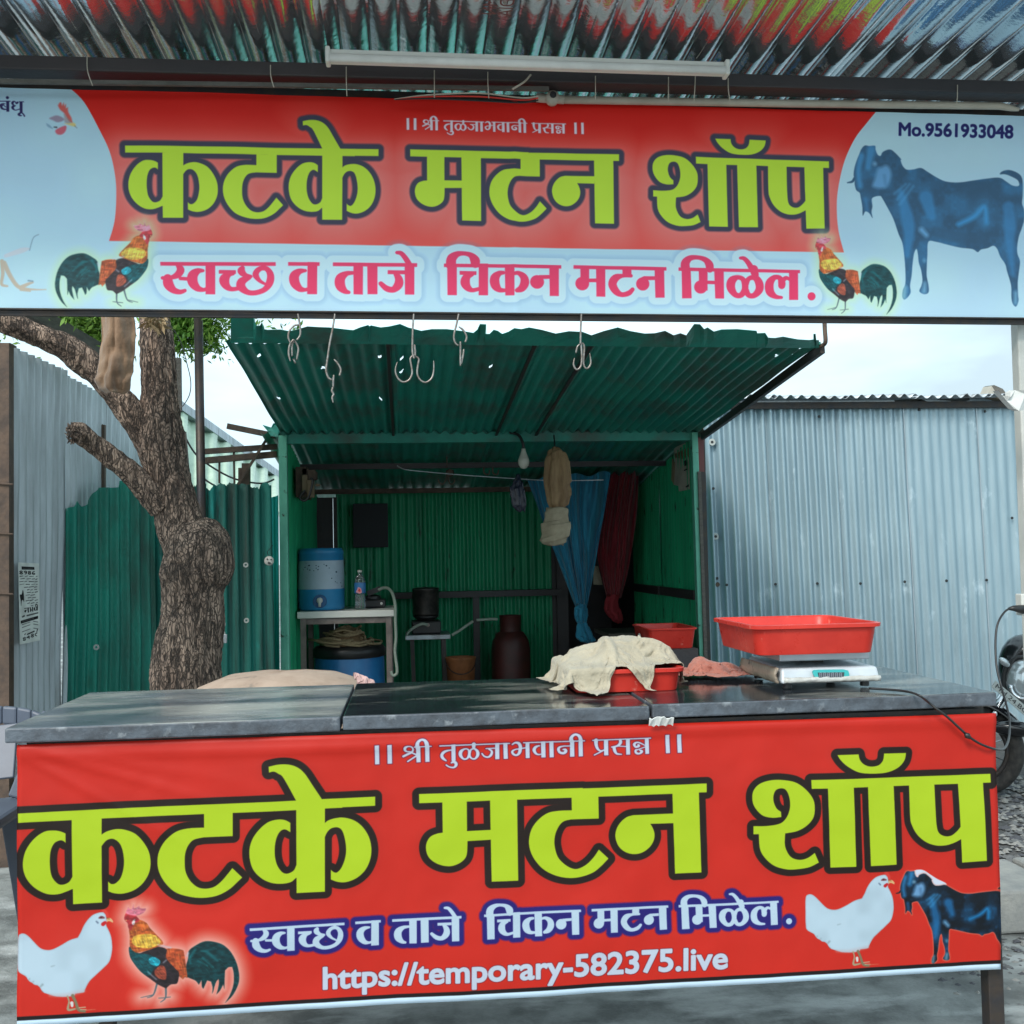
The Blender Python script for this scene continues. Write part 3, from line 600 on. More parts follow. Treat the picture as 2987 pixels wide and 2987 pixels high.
M_green = mat('green_paint', (.008, .29, .21), (.006, .17, .13), rough=.5, scale=7, stretch=(1, 1, .15), bump=.2, bscale=60, c3=(.030, .038, .028), s3=2.2, lo3=.46, hi3=.64, st3=(1, 1, .3))
M_greenR = mat('green_paint_stained', (.008, .20, .16), (.02, .05, .04), rough=.55, scale=4, stretch=(2.2, 1, .12), lo=.38, hi=.58, bump=.25, bscale=50, c3=(.01, .36, .32), s3=3.2, lo3=.57, hi3=.68, st3=(1.6, 1, .35))
M_greenin = mat('green_paint_interior', (.008, .34, .15), (.005, .22, .10), rough=.45, scale=10, stretch=(1, 1, .1), bump=.15, bscale=60, c3=(.02, .03, .02), s3=7, lo3=.60, hi3=.68, st3=(2, 2, .5))
M_greenlite = mat('green_post_paint', (.14, .50, .36), (.09, .38, .27), rough=.5, scale=14, stretch=(1, 1, .4), bump=.2, c3=(.03, .05, .03), s3=18, lo3=.62, hi3=.68)
M_awning = mat('green_awning', (.020, .30, .22), (.014, .21, .17), rough=.42, scale=5, stretch=(1, .5, 1), bump=.15, bscale=40, c3=(.07, .12, .095), s3=2.6, lo3=.48, hi3=.66)
M_teal = mat('teal_sheet', (.01, .36, .34), (.01, .25, .25), rough=.4, scale=6, stretch=(1, 1, .2))
M_darksteel = mat('dark_steel', (.035, .035, .04), (.06, .045, .035), rough=.5, metal=.4, scale=20, bump=.15)
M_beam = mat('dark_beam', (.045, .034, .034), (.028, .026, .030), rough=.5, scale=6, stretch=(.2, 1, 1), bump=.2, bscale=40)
M_rust = mat('rusty_steel', (.13, .085, .06), (.07, .05, .04), rough=.75, metal=.1, scale=18, bump=.3)
M_hook = mat('hook_steel', (.38, .36, .34), (.20, .15, .12), rough=.4, metal=.75, scale=60)
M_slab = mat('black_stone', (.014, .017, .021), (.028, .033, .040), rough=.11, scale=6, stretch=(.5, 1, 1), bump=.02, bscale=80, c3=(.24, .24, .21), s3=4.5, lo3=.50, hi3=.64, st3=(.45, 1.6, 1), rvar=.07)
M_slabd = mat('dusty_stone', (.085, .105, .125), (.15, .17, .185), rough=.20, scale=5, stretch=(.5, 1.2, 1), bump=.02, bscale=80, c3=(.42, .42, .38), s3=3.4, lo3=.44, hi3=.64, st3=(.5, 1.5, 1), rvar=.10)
M_slabedge = mat('stone_edge', (.10, .12, .145), (.045, .05, .06), rough=.5, scale=18, bump=.25, bscale=90, c3=(.22, .24, .26), s3=22, lo3=.58, hi3=.7)
M_conc = mat('concrete', (.25, .26, .25), (.12, .125, .12), rough=.75, scale=5, lo=.40, hi=.60, bump=.5, bscale=50, c3=(.40, .41, .40), s3=2.6, lo3=.5, hi3=.62, st3=(.6, 1.5, 1), detail=9, rvar=.15)
M_kerb = mat('kerb_concrete', (.36, .35, .32), (.26, .26, .25), rough=.85, scale=12, bump=.4, bscale=60)
M_gravel = [mat('gravel_a', (.16, .16, .16), rough=.9, scale=30, bump=.3), mat('gravel_b', (.30, .29, .27), rough=.9, scale=30, bump=.3), mat('gravel_c', (.09, .09, .10), rough=.9, scale=30, bump=.3)]
M_dirt = mat('dirt', (.11, .105, .10), (.07, .07, .07), rough=.95, scale=30, bump=.5, bscale=90)
M_redpl = mat('red_plastic', (.66, .045, .03), (.56, .03, .02), rough=.36, scale=9, bump=.10, bscale=30, c3=(.72, .18, .14), s3=26, lo3=.64, hi3=.72, rvar=.14)
M_frame = mat('brownish_frame', (.26, .21, .19), (.15, .12, .11), rough=.5, metal=.3, scale=14)
M_white = mat('white_plastic', (.62, .62, .58), (.5, .5, .46), rough=.4, scale=8)
M_tubew = mat('fixture_white', (.78, .77, .72), (.70, .69, .64), rough=.45, scale=6, stretch=(.2, 1, 1))
M_pipe = mat('cream_pipe', (.50, .46, .38), (.40, .36, .29), rough=.5, scale=10)
M_black = mat('black_plastic', (.012, .012, .014), (.02, .02, .02), rough=.4)
M_blue = mat('blue_plastic', (.02, .17, .40), (.015, .13, .34), rough=.38, scale=8, c3=(.10, .25, .42), s3=30, lo3=.66, hi3=.72)
M_bluecooler = mat('cooler_blue', (.03, .26, .50), (.02, .21, .44), rough=.35, scale=5)
M_coolerw = mat('cooler_white', (.42, .52, .62), (.36, .46, .55), rough=.45, scale=8, c3=(.05, .12, .18), s3=26, lo3=.66, hi3=.69)
M_cream = mat('cream_cloth', (.45, .40, .30), (.35, .31, .23), rough=.95, scale=9, bump=.8, bscale=38, sheen=.2, c3=(.24, .21, .16), s3=12, lo3=.62, hi3=.74)
M_brown = mat('rust_cloth', (.44, .17, .125), (.34, .12, .09), rough=.95, scale=12, bump=.9, bscale=34, sheen=.2)
M_tan = mat('tan_sack', (.34, .22, .11), (.20, .12, .06), rough=.75, scale=9, stretch=(3, 3, .5), bump=.4, bscale=60)
M_canvas = mat('canvas_bag', (.40, .34, .24), (.30, .25, .17), rough=.95, scale=14, bump=.4, bscale=220, c3=(.10, .08, .06), s3=30, lo3=.68, hi3=.73)
M_burlap = mat('burlap', (.48, .36, .28), (.40, .29, .22), rough=.95, scale=14, bump=.4, bscale=260, c3=(.25, .20, .16), s3=14, lo3=.62, hi3=.72)
M_pink = mat('pink_cloth', (.60, .40, .38), rough=.95, scale=20, bump=.3)
M_bluecloth = mat('blue_curtain_cloth', (.010, .24, .38), (.006, .14, .25), rough=.7, scale=6, stretch=(4, 4, .4), sheen=.3, bump=.1, bscale=300)
M_maroon = mat('maroon_cloth', (.34, .020, .035), (.20, .010, .02), rough=.8, scale=8, stretch=(4, 4, .4), sheen=.2)
def bark_mat():
    m = bpy.data.materials.new('bark'); m.use_nodes = True; t = m.node_tree; b = t.nodes['Principled BSDF']; L = t.links.new; b.inputs['Roughness'].default_value = .95
    N = lambda k: t.nodes.new('ShaderNode' + k)
    tc = N('TexCoord'); mp = N('Mapping'); mp.inputs['Scale'].default_value = (1, 1, .36); L(tc.outputs['Object'], mp.inputs['Vector'])
    wn = N('TexNoise'); wn.inputs['Scale'].default_value = 16; L(mp.outputs[0], wn.inputs['Vector'])
    ad = N('VectorMath'); ad.operation = 'MULTIPLY_ADD'; ad.inputs[1].default_value = (.09, .09, .09); L(wn.outputs['Color'], ad.inputs[0]); L(mp.outputs[0], ad.inputs[2])
    v = N('TexVoronoi'); v.feature = 'DISTANCE_TO_EDGE'; v.inputs['Scale'].default_value = 84; L(ad.outputs[0], v.inputs['Vector'])
    r = N('MapRange'); r.inputs['From Max'].default_value = .13; L(v.outputs['Distance'], r.inputs['Value'])
    n2 = N('TexNoise'); n2.inputs['Scale'].default_value = 9; n2.inputs['Detail'].default_value = 8; L(mp.outputs[0], n2.inputs['Vector'])
    r2 = N('MapRange'); r2.inputs['From Min'].default_value = .35; r2.inputs['From Max'].default_value = .68; L(n2.outputs['Fac'], r2.inputs['Value'])
    c = N('MixRGB'); c.inputs['Color1'].default_value = (.46, .33, .25, 1); c.inputs['Color2'].default_value = (.21, .145, .11, 1); L(r2.outputs[0], c.inputs['Fac'])
    c2 = N('MixRGB'); c2.inputs['Color1'].default_value = (.030, .022, .018, 1); L(c.outputs[0], c2.inputs['Color2']); L(r.outputs[0], c2.inputs['Fac']); L(c2.outputs[0], b.inputs['Base Color'])
    n3 = N('TexNoise'); n3.inputs['Scale'].default_value = 120; n3.inputs['Detail'].default_value = 4; L(mp.outputs[0], n3.inputs['Vector'])
    mp4 = N('Mapping'); mp4.inputs['Scale'].default_value = (1, 1, .22); L(tc.outputs['Object'], mp4.inputs['Vector'])
    n4 = N('TexNoise'); n4.inputs['Scale'].default_value = 34; n4.inputs['Detail'].default_value = 5; n4.inputs['Distortion'].default_value = .8; L(mp4.outputs[0], n4.inputs['Vector'])
    sb = N('Math'); sb.operation = 'SUBTRACT'; sb.inputs[1].default_value = .5; L(n4.outputs['Fac'], sb.inputs[0]); ab = N('Math'); ab.operation = 'ABSOLUTE'; L(sb.outputs[0], ab.inputs[0])
    r4 = N('MapRange'); r4.inputs['From Max'].default_value = .060; L(ab.outputs[0], r4.inputs['Value'])
    wk = N('MapRange'); wk.inputs['To Min'].default_value = .35; L(r.outputs[0], wk.inputs['Value'])
    ml = N('Math'); ml.operation = 'MULTIPLY'; L(r4.outputs[0], ml.inputs[0]); L(wk.outputs[0], ml.inputs[1]); L(ml.outputs[0], c2.inputs['Fac'])
    h = N('MixRGB'); h.blend_type = 'ADD'; h.inputs['Fac'].default_value = .35; L(ml.outputs[0], h.inputs['Color1']); L(n3.outputs['Fac'], h.inputs['Color2'])
    bp = N('Bump'); bp.inputs['Strength'].default_value = 1.0; bp.inputs['Distance'].default_value = .014; L(h.outputs[0], bp.inputs['Height']); L(bp.outputs[0], b.inputs['Normal'])
    return m
M_bark = bark_mat()
M_hide = mat('hide', (.32, .20, .12), (.17, .10, .06), rough=.9, scale=4, stretch=(2, 2, .5), bump=.5, bscale=40, sheen=.3, c3=(.46, .38, .27), s3=3, lo3=.56, hi3=.7)
M_leaf = mat('leaves', (.12, .28, .03), (.20, .34, .05), rough=.55, scale=3)  # green brightened to hold the backlight shining through the leaves
M_chair = mat('grey_chair', (.095, .115, .155), (.075, .09, .125), rough=.45, scale=6, bump=.04)
M_brick = mat('orange_brick', (.42, .14, .08), (.34, .11, .06), rough=.9, scale=20, bump=.4)
M_mortar = mat('mortar', (.28, .25, .22), rough=.95, scale=20, bump=.4)
M_wood = mat('grey_timber', (.14, .13, .115), (.09, .085, .075), rough=.85, scale=12, stretch=(1, 1, 4), bump=.4)
M_striped = mat('pale_green_roof', (.50, .62, .48), (.38, .50, .38), rough=.4, scale=8)
M_marsheet = mat('maroon_sheet', (.20, .055, .05), (.14, .045, .045), rough=.6, scale=9, stretch=(1, 1, .2))
M_card = mat('cardboard', (.27, .20, .13), (.22, .16, .10), rough=.9, scale=14)
M_cardw = mat('cardboard_print', (.42, .39, .33), rough=.85, scale=14)
M_ink = mat('ink', (.02, .02, .025), rough=.7)
M_paper = mat('paper', (.66, .67, .65), (.58, .59, .57), rough=.9, scale=20, bump=.1)
M_pot = mat('sooty_pot', (.12, .11, .10), (.05, .05, .05), rough=.35, metal=.7, scale=12)
M_cyl = mat('gas_cylinder_red', (.07, .014, .012), (.04, .012, .01), rough=.5, scale=10)
M_bucket = mat('orange_tin', (.26, .10, .035), (.17, .06, .02), rough=.6, scale=16)
M_rope = mat('rope', (.42, .32, .19), (.3, .22, .12), rough=.95, scale=60)
M_glass = mat('clear_bottle', (.85, .95, .97), rough=.08, trans=.92)
M_bulb = mat('bulb_white', (.62, .60, .52), rough=.35)
M_chrome = mat('chrome', (.6, .62, .64), rough=.12, metal=1)
M_lens = mat('headlamp_lens', (.55, .6, .62), rough=.1, metal=.5)
M_tyre = mat('tyre', (.018, .017, .017), (.05, .045, .04), rough=.85, scale=30, bump=.3)
M_mirror = mat('lcd', (.05, .07, .08), rough=.3)
M_lcdteal = mat('display_teal', (.05, .45, .45), rough=.4)
M_washer = mat('washer_white', (.42, .45, .43), rough=.5)

def print_mat(name, img, rough=.50, coat=0.0, fleck=0.0):
    m = bpy.data.materials.new(name); m.use_nodes = True; t = m.node_tree; b = t.nodes['Principled BSDF']; L = t.links.new
    im = t.nodes.new('ShaderNodeTexImage'); im.image = to_image(name, img); im.interpolation = 'Cubic'; im.extension = 'EXTEND'
    n = t.nodes.new('ShaderNodeTexNoise'); n.inputs['Scale'].default_value = 3; n.inputs['Detail'].default_value = 6
    r = t.nodes.new('ShaderNodeMapRange'); r.inputs['To Min'].default_value = .90; r.inputs['To Max'].default_value = 1.0; L(n.outputs['Fac'], r.inputs['Value'])
    mx = t.nodes.new('ShaderNodeMixRGB'); mx.blend_type = 'MULTIPLY'; mx.inputs['Fac'].default_value = 1; L(im.outputs[0], mx.inputs['Color1']); L(r.outputs[0], mx.inputs['Color2'])
    L(mx.outputs[0], b.inputs['Base Color']); b.inputs['Roughness'].default_value = rough; b.inputs['Specular IOR Level'].default_value = .32
    n2 = t.nodes.new('ShaderNodeTexNoise'); n2.inputs['Scale'].default_value = 420; bp = t.nodes.new('ShaderNodeBump'); bp.inputs['Strength'].default_value = .06; bp.inputs['Distance'].default_value = .002; L(n2.outputs['Fac'], bp.inputs['Height']); L(bp.outputs[0], b.inputs['Normal'])
    return m
M_lower = print_mat('lower_banner_print', lower_art())
M_upper = print_mat('upper_banner_print', upper_art())

# ---------------------------------------------------------------- ground
YF, YB, YU = 2.55, 3.18, 3.10
def ground_sheet():
    vs, fs = [], []; xs = [-120, -40, -14, -6] + [-4 + .25 * i for i in range(33)] + [6, 14, 40, 120]; ys = [-60, -20, -6, -2, -.5, .4] + [1 + .25 * i for i in range(40)] + [12, 18, 40, 100, 250]
    for y in ys:
        for x in xs: vs.append((x, y, .012 * nz3(x * .8, y * .8) if abs(x) < 5 and 0 < y < 11 else 0))
    n = len(xs)
    for i in range(len(ys) - 1):
        for j in range(n - 1): fs.append((i * n + j, i * n + j + 1, (i + 1) * n + j + 1, (i + 1) * n + j))
    mesh('ground', vs, fs, M_conc, smooth=True, kind='structure', label='worn grey concrete and packed earth ground')
ground_sheet()
# raised gravel strip and kerb right of the counter
kx0 = P(2890, 2600, 3.6).x
mb = MB(); kz = .15
for i in range(3):
    a = kx0 - .35 + i * .62
    mb = MB(); mb.box(a, a + .60, 3.56, 3.93, .0, kz + .004 * i)
    k = mb.build('kerb_stone', M_kerb, bevel=.012, kind='structure')
def gravel():
    rnd = random.Random(4); vs = []; fs = []; mats = []
    x0 = kx0 - .6
    nx, ny = 30, 40; base = 0
    for i in range(ny + 1):
        for j in range(nx + 1):
            x = x0 + j * .09; y = 3.93 + i * .09; vs.append((x, y, .02 + .02 * nz3(x * 3, y * 3)))
    for i in range(ny):
        for j in range(nx): fs.append((i * (nx + 1) + j, i * (nx + 1) + j + 1, (i + 1) * (nx + 1) + j + 1, (i + 1) * (nx + 1) + j)); mats.append(3)
    def stone(x, y, z, r):
        k = len(vs); rx, ry, rz = r * rnd.uniform(.7, 1.4), r * rnd.uniform(.7, 1.3), r * rnd.uniform(.35, .8); a0 = rnd.random() * 6
        vs.append((x, y, z + rz))
        for q in range(5):
            a = a0 + q * 2 * math.pi / 5; s = rnd.uniform(.75, 1.15); vs.append((x + rx * s * math.cos(a), y + ry * s * math.sin(a), z + rz * rnd.uniform(-.1, .35)))
        mi = rnd.choice([0, 0, 1, 1, 2])
        for q in range(5): fs.append((k, k + 1 + q, k + 1 + (q + 1) % 5)); mats.append(mi)
    for _ in range(5200):
        y = 3.9 + 3.4 * rnd.random() ** 1.3; x = x0 + .5 + rnd.random() * 1.6
        stone(x, y, .025 + .02 * nz3(x * 3, y * 3), rnd.uniform(.008, .026))
    for _ in range(900):
        x = kx0 - .4 + rnd.random() * 1.6; y = rnd.uniform(2.9, 3.55); stone(x, y, .0, rnd.uniform(.005, .016))
    o = mesh('gravel', vs, fs, M_gravel[0], kind='stuff', label='grey crushed stone gravel beside the counter')
    for m in (M_gravel[1], M_gravel[2], M_dirt): o.data.materials.append(m)
    o.data.polygons.foreach_set('material_index', mats)
gravel()

# ---------------------------------------------------------------- counter
ZC = P(996, 2092, 2.53).z
xl = P(12, 2131, 2.53).x; xr = P(2909, 2037, 2.53).x
j1 = P(996, 2092, 2.53).x; j2 = P(1899, 2066, 2.53).x
counter = thing('sales_counter', 'long shop counter topped with black stone slabs behind the red banner', 'counter', ((xl + xr) / 2, 2.85, 0))
def slab_piece(a, b, dz, sk):
    t = .034; x0, x1 = a, b; vs = []; fs = []; nx, ny = 24, 6
    for i in range(ny + 1):
        for j in range(nx + 1):
            y = 2.53 + (YB - 2.53) * i / ny; x = x0 + (x1 - x0) * j / nx
            e = .0035 * nz3(x * 9, y * 9, 5) if i in (0,) else 0
            vs.append((x, y + e, ZC + dz + .0012 * nz3(x * 3, y * 3)))
    k = len(vs)
    for v in list(vs): vs.append((v[0], v[1], v[2] - t))
    w = nx + 1
    for i in range(ny):
        for j in range(nx):
            q = i * w + j; fs.append((q, q + 1, q + 1 + w, q + w)); fs.append((k + q + w, k + q + w + 1, k + q + 1, k + q))
    ne = []
    for j in range(nx): ne.append((j, k + j, k + j + 1, j + 1)); ne.append((ny * w + j + 1, k + ny * w + j + 1, k + ny * w + j, ny * w + j))
    for i in range(ny): ne.append((i * w + w, k + i * w + w, k + i * w, i * w)); ne.append((i * w + nx, k + i * w + nx, k + i * w + w + nx, i * w + w + nx))
    o = mesh('stone_slab', vs, fs + ne, M_slabd if sk else M_slab, counter, bevel=.004); o.data.materials.append(M_slabedge)
    o.data.polygons.foreach_set('material_index', [0] * len(fs) + [1] * len(ne))
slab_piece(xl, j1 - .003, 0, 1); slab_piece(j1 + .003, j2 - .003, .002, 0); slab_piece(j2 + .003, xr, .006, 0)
lx = P(2895, 2900, 2.60).x
for x in (xl + .07, lx):
    for y in ((2.60, 3.10) if x < 0 else (2.60,)):
        mb = MB(); mb.box(x - .02, x + .02, y - .02, y + .02, 0, ZC - .085); mb.build('leg', M_darksteel, counter, bevel=.003)
for y in (2.575, 3.10):
    mb = MB(); mb.box(xl + .04, xr - .03, y - .018, y + .018, ZC - .078, ZC - .036); mb.build('frame_rail', M_darksteel, counter)
mb = MB(); mb.box(xl + .05, xr - .05, 3.09, 3.11, .28, .32); mb.build('frame_rail', M_darksteel, counter)
for x in (xl + .05, lx):
    mb = MB(); mb.box(x - .015, x + .015, 2.62, 3.08, ZC - .075, ZC - .038); mb.build('frame_rail', M_darksteel, counter)
# crumpled paper packing wedged under the slab joint
q0 = P(1925, 2103, 2.528)
mb = MB(); rr = random.Random(3); n = 10
for i in range(2):
    pts = []
    for j in range(n + 1):
        pts.append((q0.x - .028 + .060 * j / n, 2.528 - (.012 if i else 0) + rr.uniform(-.003, .003), q0.z + (.009 if i else -.010) + rr.uniform(-.003, .003)))
    mb.v += [Vector(p) for p in pts]
mb.f += [(j, j + 1, n + 1 + j + 1, n + 1 + j) for j in range(n)]
mb.build('paper_wedge', M_paper, solid=.003, label='crumpled white paper wedged under the joint of the stone slabs', cat='paper')

def banner_grid(name, hinv, W, H, Y, nx, ny, m, off, parent=None, **kw):
    vs, fs, uv = [], [], []
    for i in range(ny + 1):
        for j in range(nx + 1):
            s, t = j / nx, i / ny; q = hinv @ np.array([s * W, t * H, 1.0]); u, v = q[0] / q[2], q[1] / q[2]
            p = P(u, v, Y); p.y += off(s, t); vs.append(p); uv.append((s, 1 - t))
    for i in range(ny):
        for j in range(nx): k = i * (nx + 1) + j; fs.append((k, k + nx + 1, k + nx + 2, k + 1))
    return mesh(name, vs, fs, m, parent, smooth=True, uv=uv, **kw)
def loff(s, t):
    o = .008 * nz3(s * 5, t * 2.2) + .0035 * nz3(s * 15, t * 4, 3) + .0009 * nz3(s * 60, t * 14, 9)
    o += -.006 * math.exp(-((t - .035 - .012 * math.sin(s * 6)) / .018) ** 2) * (.4 + .6 * max(0, math.sin(s * 3.1)))      # roll under the slab
    for a, b, w, k in ((.02, 1.2, .012, .006), (.0, 2.2, .010, .004), (.03, .7, .014, .004)):   # creases from the top left eyelet
        d = (t - .03) - (s - a) * b; L_ = math.hypot(s, t); o += -k * math.exp(-(d / w) ** 2) * max(0, 1 - s / .22) * min(1, L_ * 12)
    return o
lb = banner_grid('vinyl_banner', np.linalg.inv(hL), LW, LH, 2.545, 220, 60, M_lower, loff, label='red vinyl banner with big yellow green Devanagari lettering hung across the counter front', cat='banner', solid=.0012)

# ---------------------------------------------------------------- upper sign
us = thing('shop_sign', 'long pale blue and red printed shop sign with goat and roosters under the canopy', 'sign', P(1490, 920, YU))
banner_grid('sign_face', np.linalg.inv(hU), UW, UH, YU, 200, 30, M_upper, lambda s, t: .006 * nz3(s * 7, t * 2) + .0022 * nz3(s * 30, t * 3, 2) - .004 * math.exp(-((s - .496) / .004) ** 2), us)
hUi = np.linalg.inv(hU)
def upx(s, t):
    q = hUi @ np.array([s * UW, t * UH, 1.0]); return q[0] / q[2], q[1] / q[2]
for t, h in ((-.006, .010), (1.008, .012)):
    mb = MB(); a = P(*upx(0, t), YU + .012); b = P(*upx(1, t), YU + .012); mb.bar(a, b, .03, h); mb.build('frame_rail', M_darksteel, us)
mb = MB(); a = P(*upx(0, 1.0), YU - .006); b = P(*upx(1, 1.0), YU - .006); mb.bar(a, b, .004, .006); mb.build('frame_edge', M_darksteel, us)

# ---------------------------------------------------------------- canopy
ZR = P(1490, 176, 3.05).z
canopy = thing('corrugated_canopy', 'shiny corrugated metal canopy over the counter', 'canopy', (.3, 2.6, ZR))
def roofz(x, y): return ZR + .0005 * (3.05 - y)
sw = .76
for i in range(7):
    x0 = -2.5 + i * sw; zo = .006 * (i % 2)
    y0, y1 = 2.30 + .02 * ((i * 37) % 5), 3.62
    corr('roof_sheet', (x0 - .03, y1, roofz(x0, y1) + zo), (x0 + sw + .03, y1, roofz(x0, y1) + zo), (x0 + sw + .03, y0, roofz(x0, y0) + zo), (x0 - .03, y0, roofz(x0, y0) + zo), 10, .0095, M_galv, canopy, prof='lobe', nv=26, ns=16, dent=.0014, seed=i)
bl = P(-160, 183 + 3, 3.035); br = P(3120, 268, 3.035)
mb = MB(); mb.bar((bl.x, 3.035, bl.z - .004), (br.x, 3.035, br.z - .004), .040, .066); mb.build('beam', M_beam, canopy, bevel=.004)
mb = MB(); mb.bar((bl.x, 3.025, bl.z - .052), (P(1600, 250, 3.03).x, 3.025, P(1600, 262, 3.03).z), .012, .010); mb.build('batten', M_wood, canopy)
mb = MB(); mb.bar((-2.6, 2.36, roofz(0, 2.36) + .045), (3.0, 2.36, roofz(0, 2.36) + .045), .05, .05); mb.build('beam', M_beam, canopy)
for (u, v0, v1, du) in ((254, 165, 250, 16), (789, 190, 255, 10), (1010, 195, 280, 2), (1267, 205, 285, 0), (1423, 210, 287, 3), (1737, 222, 290, 0), (1950, 225, 292, 0), (2028, 180, 300, -4), (2124, 228, 298, 6), (2793, 248, 305, -2)):
    mb = MB(); mb.tube(spline([P(u, v0, 3.0), P(u + du * .1, (v0 + v1) / 2, 2.99), P(u + du, v1, 2.99)]), .0016, 5); mb.build('tie_wire', M_pipe, canopy)
# stamped letters on the underside of a sheet
def stamp(txt, x, y, size, ang):
    vs, fs = [], []
    for c in text_contours(txt):
        pass
    cu = bpy.data.curves.new('t', 'FONT'); cu.body = txt; cu.size = size; cu.offset = .002 * 0
    ob = bpy.data.objects.new('t', cu); COL.objects.link(ob); dg = bpy.context.evaluated_depsgraph_get(); dg.update()
    me = bpy.data.meshes.new_from_object(ob.evaluated_get(dg)); bpy.data.objects.remove(ob)
    bmh = bmesh.new(); bmh.from_mesh(me); bmesh.ops.subdivide_edges(bmh, edges=bmh.edges[:], cuts=1)
    ca, sa = math.cos(ang), math.sin(ang); idx = {}
    for v in bmh.verts:
        X = x + v.co.x * ca - v.co.y * sa; Y = y + v.co.x * sa + v.co.y * ca
        i0 = math.floor((X + 2.5) / sw); a = (X - (-2.5 + i0 * sw - .03)) / (sw + .06)
        idx[v] = len(vs); vs.append((X, Y, roofz(X, Y) - .0155))
    for f in bmh.faces: fs.append([idx[v] for v in f.verts])
    bmh.free(); return vs, fs
mvs, mfs = stamp('INDIA', P(1497, 20, 2.72).x, 2.62, .055, R(90)); mesh('stamped_lettering', mvs, mfs, M_marsheet, canopy)
mvs, mfs = stamp('AMN', P(1450, 20, 2.72).x, 2.64, .055, R(90)); mesh('stamped_lettering', mvs, mfs, M_marsheet, canopy)
# white steel post at the right end with its torn plastic wrap
pp0 = P(2990, 1500, 3.16)
mb = MB(); mb.box(pp0.x - .004, pp0.x + .036, 3.155, 3.195, 0, P(2985, 600, 3.16).z); mb.build('post', M_white, canopy, bevel=.004)
# tube light
a = P(950, 165, 2.90); b = P(2124, 203, 2.90)
tl = thing('tube_light', 'long white batten tube light under the canopy beam', 'light', (a + b) / 2 + Vector((0, 0, -.03)))
ax = (b - a).normalized()
mb = MB(); mb.bar(a + ax * .012, b - ax * .012, .036, .020); mb.build('housing', M_tubew, tl, bevel=.003)
mb = MB(); mb.tube([a + ax * .012 + Vector((0, -.012, -.008)), b - ax * .012 + Vector((0, -.012, -.008))], .012, 12); mb.build('diffuser', mat('diffuser', (.84, .83, .79), rough=.3), tl, smooth=True)
for p, s_ in ((a, 1), (b, -1)):
    mb = MB(); mb.bar(p, p + ax * s_ * .013, .044, .042); mb.build('end_cap', M_tubew, tl, bevel=.004)
mb = MB(); p = P(2060, 189, 2.865); mb.box(p.x - .02, p.x + .02, 2.881, 2.883, p.z - .002, p.z + .001); mb.build('printed_mark', M_ink, tl)
# conduit pipe with its junction box
cp = thing('conduit_pipe', 'cream plastic conduit pipe along the top of the sign', 'pipe', P(2250, 300, 2.97))
mb = MB(); mb.tube([P(1640, 291, 3.075), P(2300, 302, 3.075), P(2915, 309, 3.075), P(2950, 316, 3.075), P(2972, 320, 3.075)], [.0115, .0115, .0115, .009, .005], 12); mb.build('pipe', M_pipe, cp, smooth=True)
jb = P(1612, 284, 3.045)
mb = MB(); mb.lathe(jb + Vector((0, .018, 0)), [(0, -.002), (.019, -.002), (.020, .004), (.020, .022), (0, .022)], 20, (0, -1, 0)); mb.tube([P(1565, 285, 3.075), P(1645, 291, 3.075)], .013, 12); mb.build('junction_box', M_pipe, cp, smooth=True)
mb = MB(); mb.lathe(jb + Vector((.001, -.0055, .006)), [(0, .001), (.010, .001), (.010, -.004)], 14, (0, -1, 0)); mb.build('cable_hole', M_black, cp)
for k, (c, dv) in enumerate(((M_redpl, 0), (M_black, 6), (M_pipe, -5))):
    mb = MB(); mb.tube(spline([P(1570, 286 + dv, 2.96), P(1520, 292 + dv * 1.3, 2.98), P(1400, 282 + dv * 2, 3.0), P(1250, 282 + dv, 3.02), P(1150, 290, 3.05)]), .0022, 5); mb.build('wire', c, cp)
mb = MB(); mb.tube(spline([P(1548, 218, 2.99), P(1530, 238, 2.98), P(1495, 260, 2.97)]), .003, 6); mb.build('loose_wire', M_pipe, cp)

# ---------------------------------------------------------------- meat hooks
def hook(label, strokes, Y=3.085, r=.0028):
    top = strokes[0][0]
    t = thing('meat_hook', label, 'hook', P(top[0], top[1], Y), 'meat hooks hanging under the sign')
    for i, s_ in enumerate(strokes):
        pts = [P(u, v, Y + .006 * i) for u, v in s_]
        pts = spline(pts, 6) if len(pts) > 2 else pts
        n = len(pts); rr = [r * (1 if k < n * .75 else 1 - .55 * (k - n * .75) / (n * .25)) for k in range(n)] if i else r
        mb = MB(); mb.tube(pts, rr, 8); mb.build('rod' if i == 0 else 'hook_arm', M_hook, t, smooth=True)
hook('ringed meat hook nearest the left end of the row under the sign', [[(869, 915), (874, 945), (876, 975), (866, 992)], [(873, 948), (858, 950), (844, 966), (841, 985), (848, 1002)], [(857, 990), (846, 1004), (842, 1030), (847, 1054)], [(858, 990), (852, 1008), (852, 1040)], [(858, 992), (870, 1016), (865, 1050)], [(856, 1046), (862, 1060)]], 3.085)
hook('single long meat hook with a twisted wire below it', [[(977, 915), (971, 955), (962, 1000), (954, 1055), (951, 1080), (957, 1100), (968, 1108)], [(990, 1096), (994, 1078), (985, 1060), (974, 1048)], [(974, 1094), (972, 1110), (972, 1130)], [(972, 1128), (968, 1140), (973, 1150), (969, 1160), (972, 1175)]])
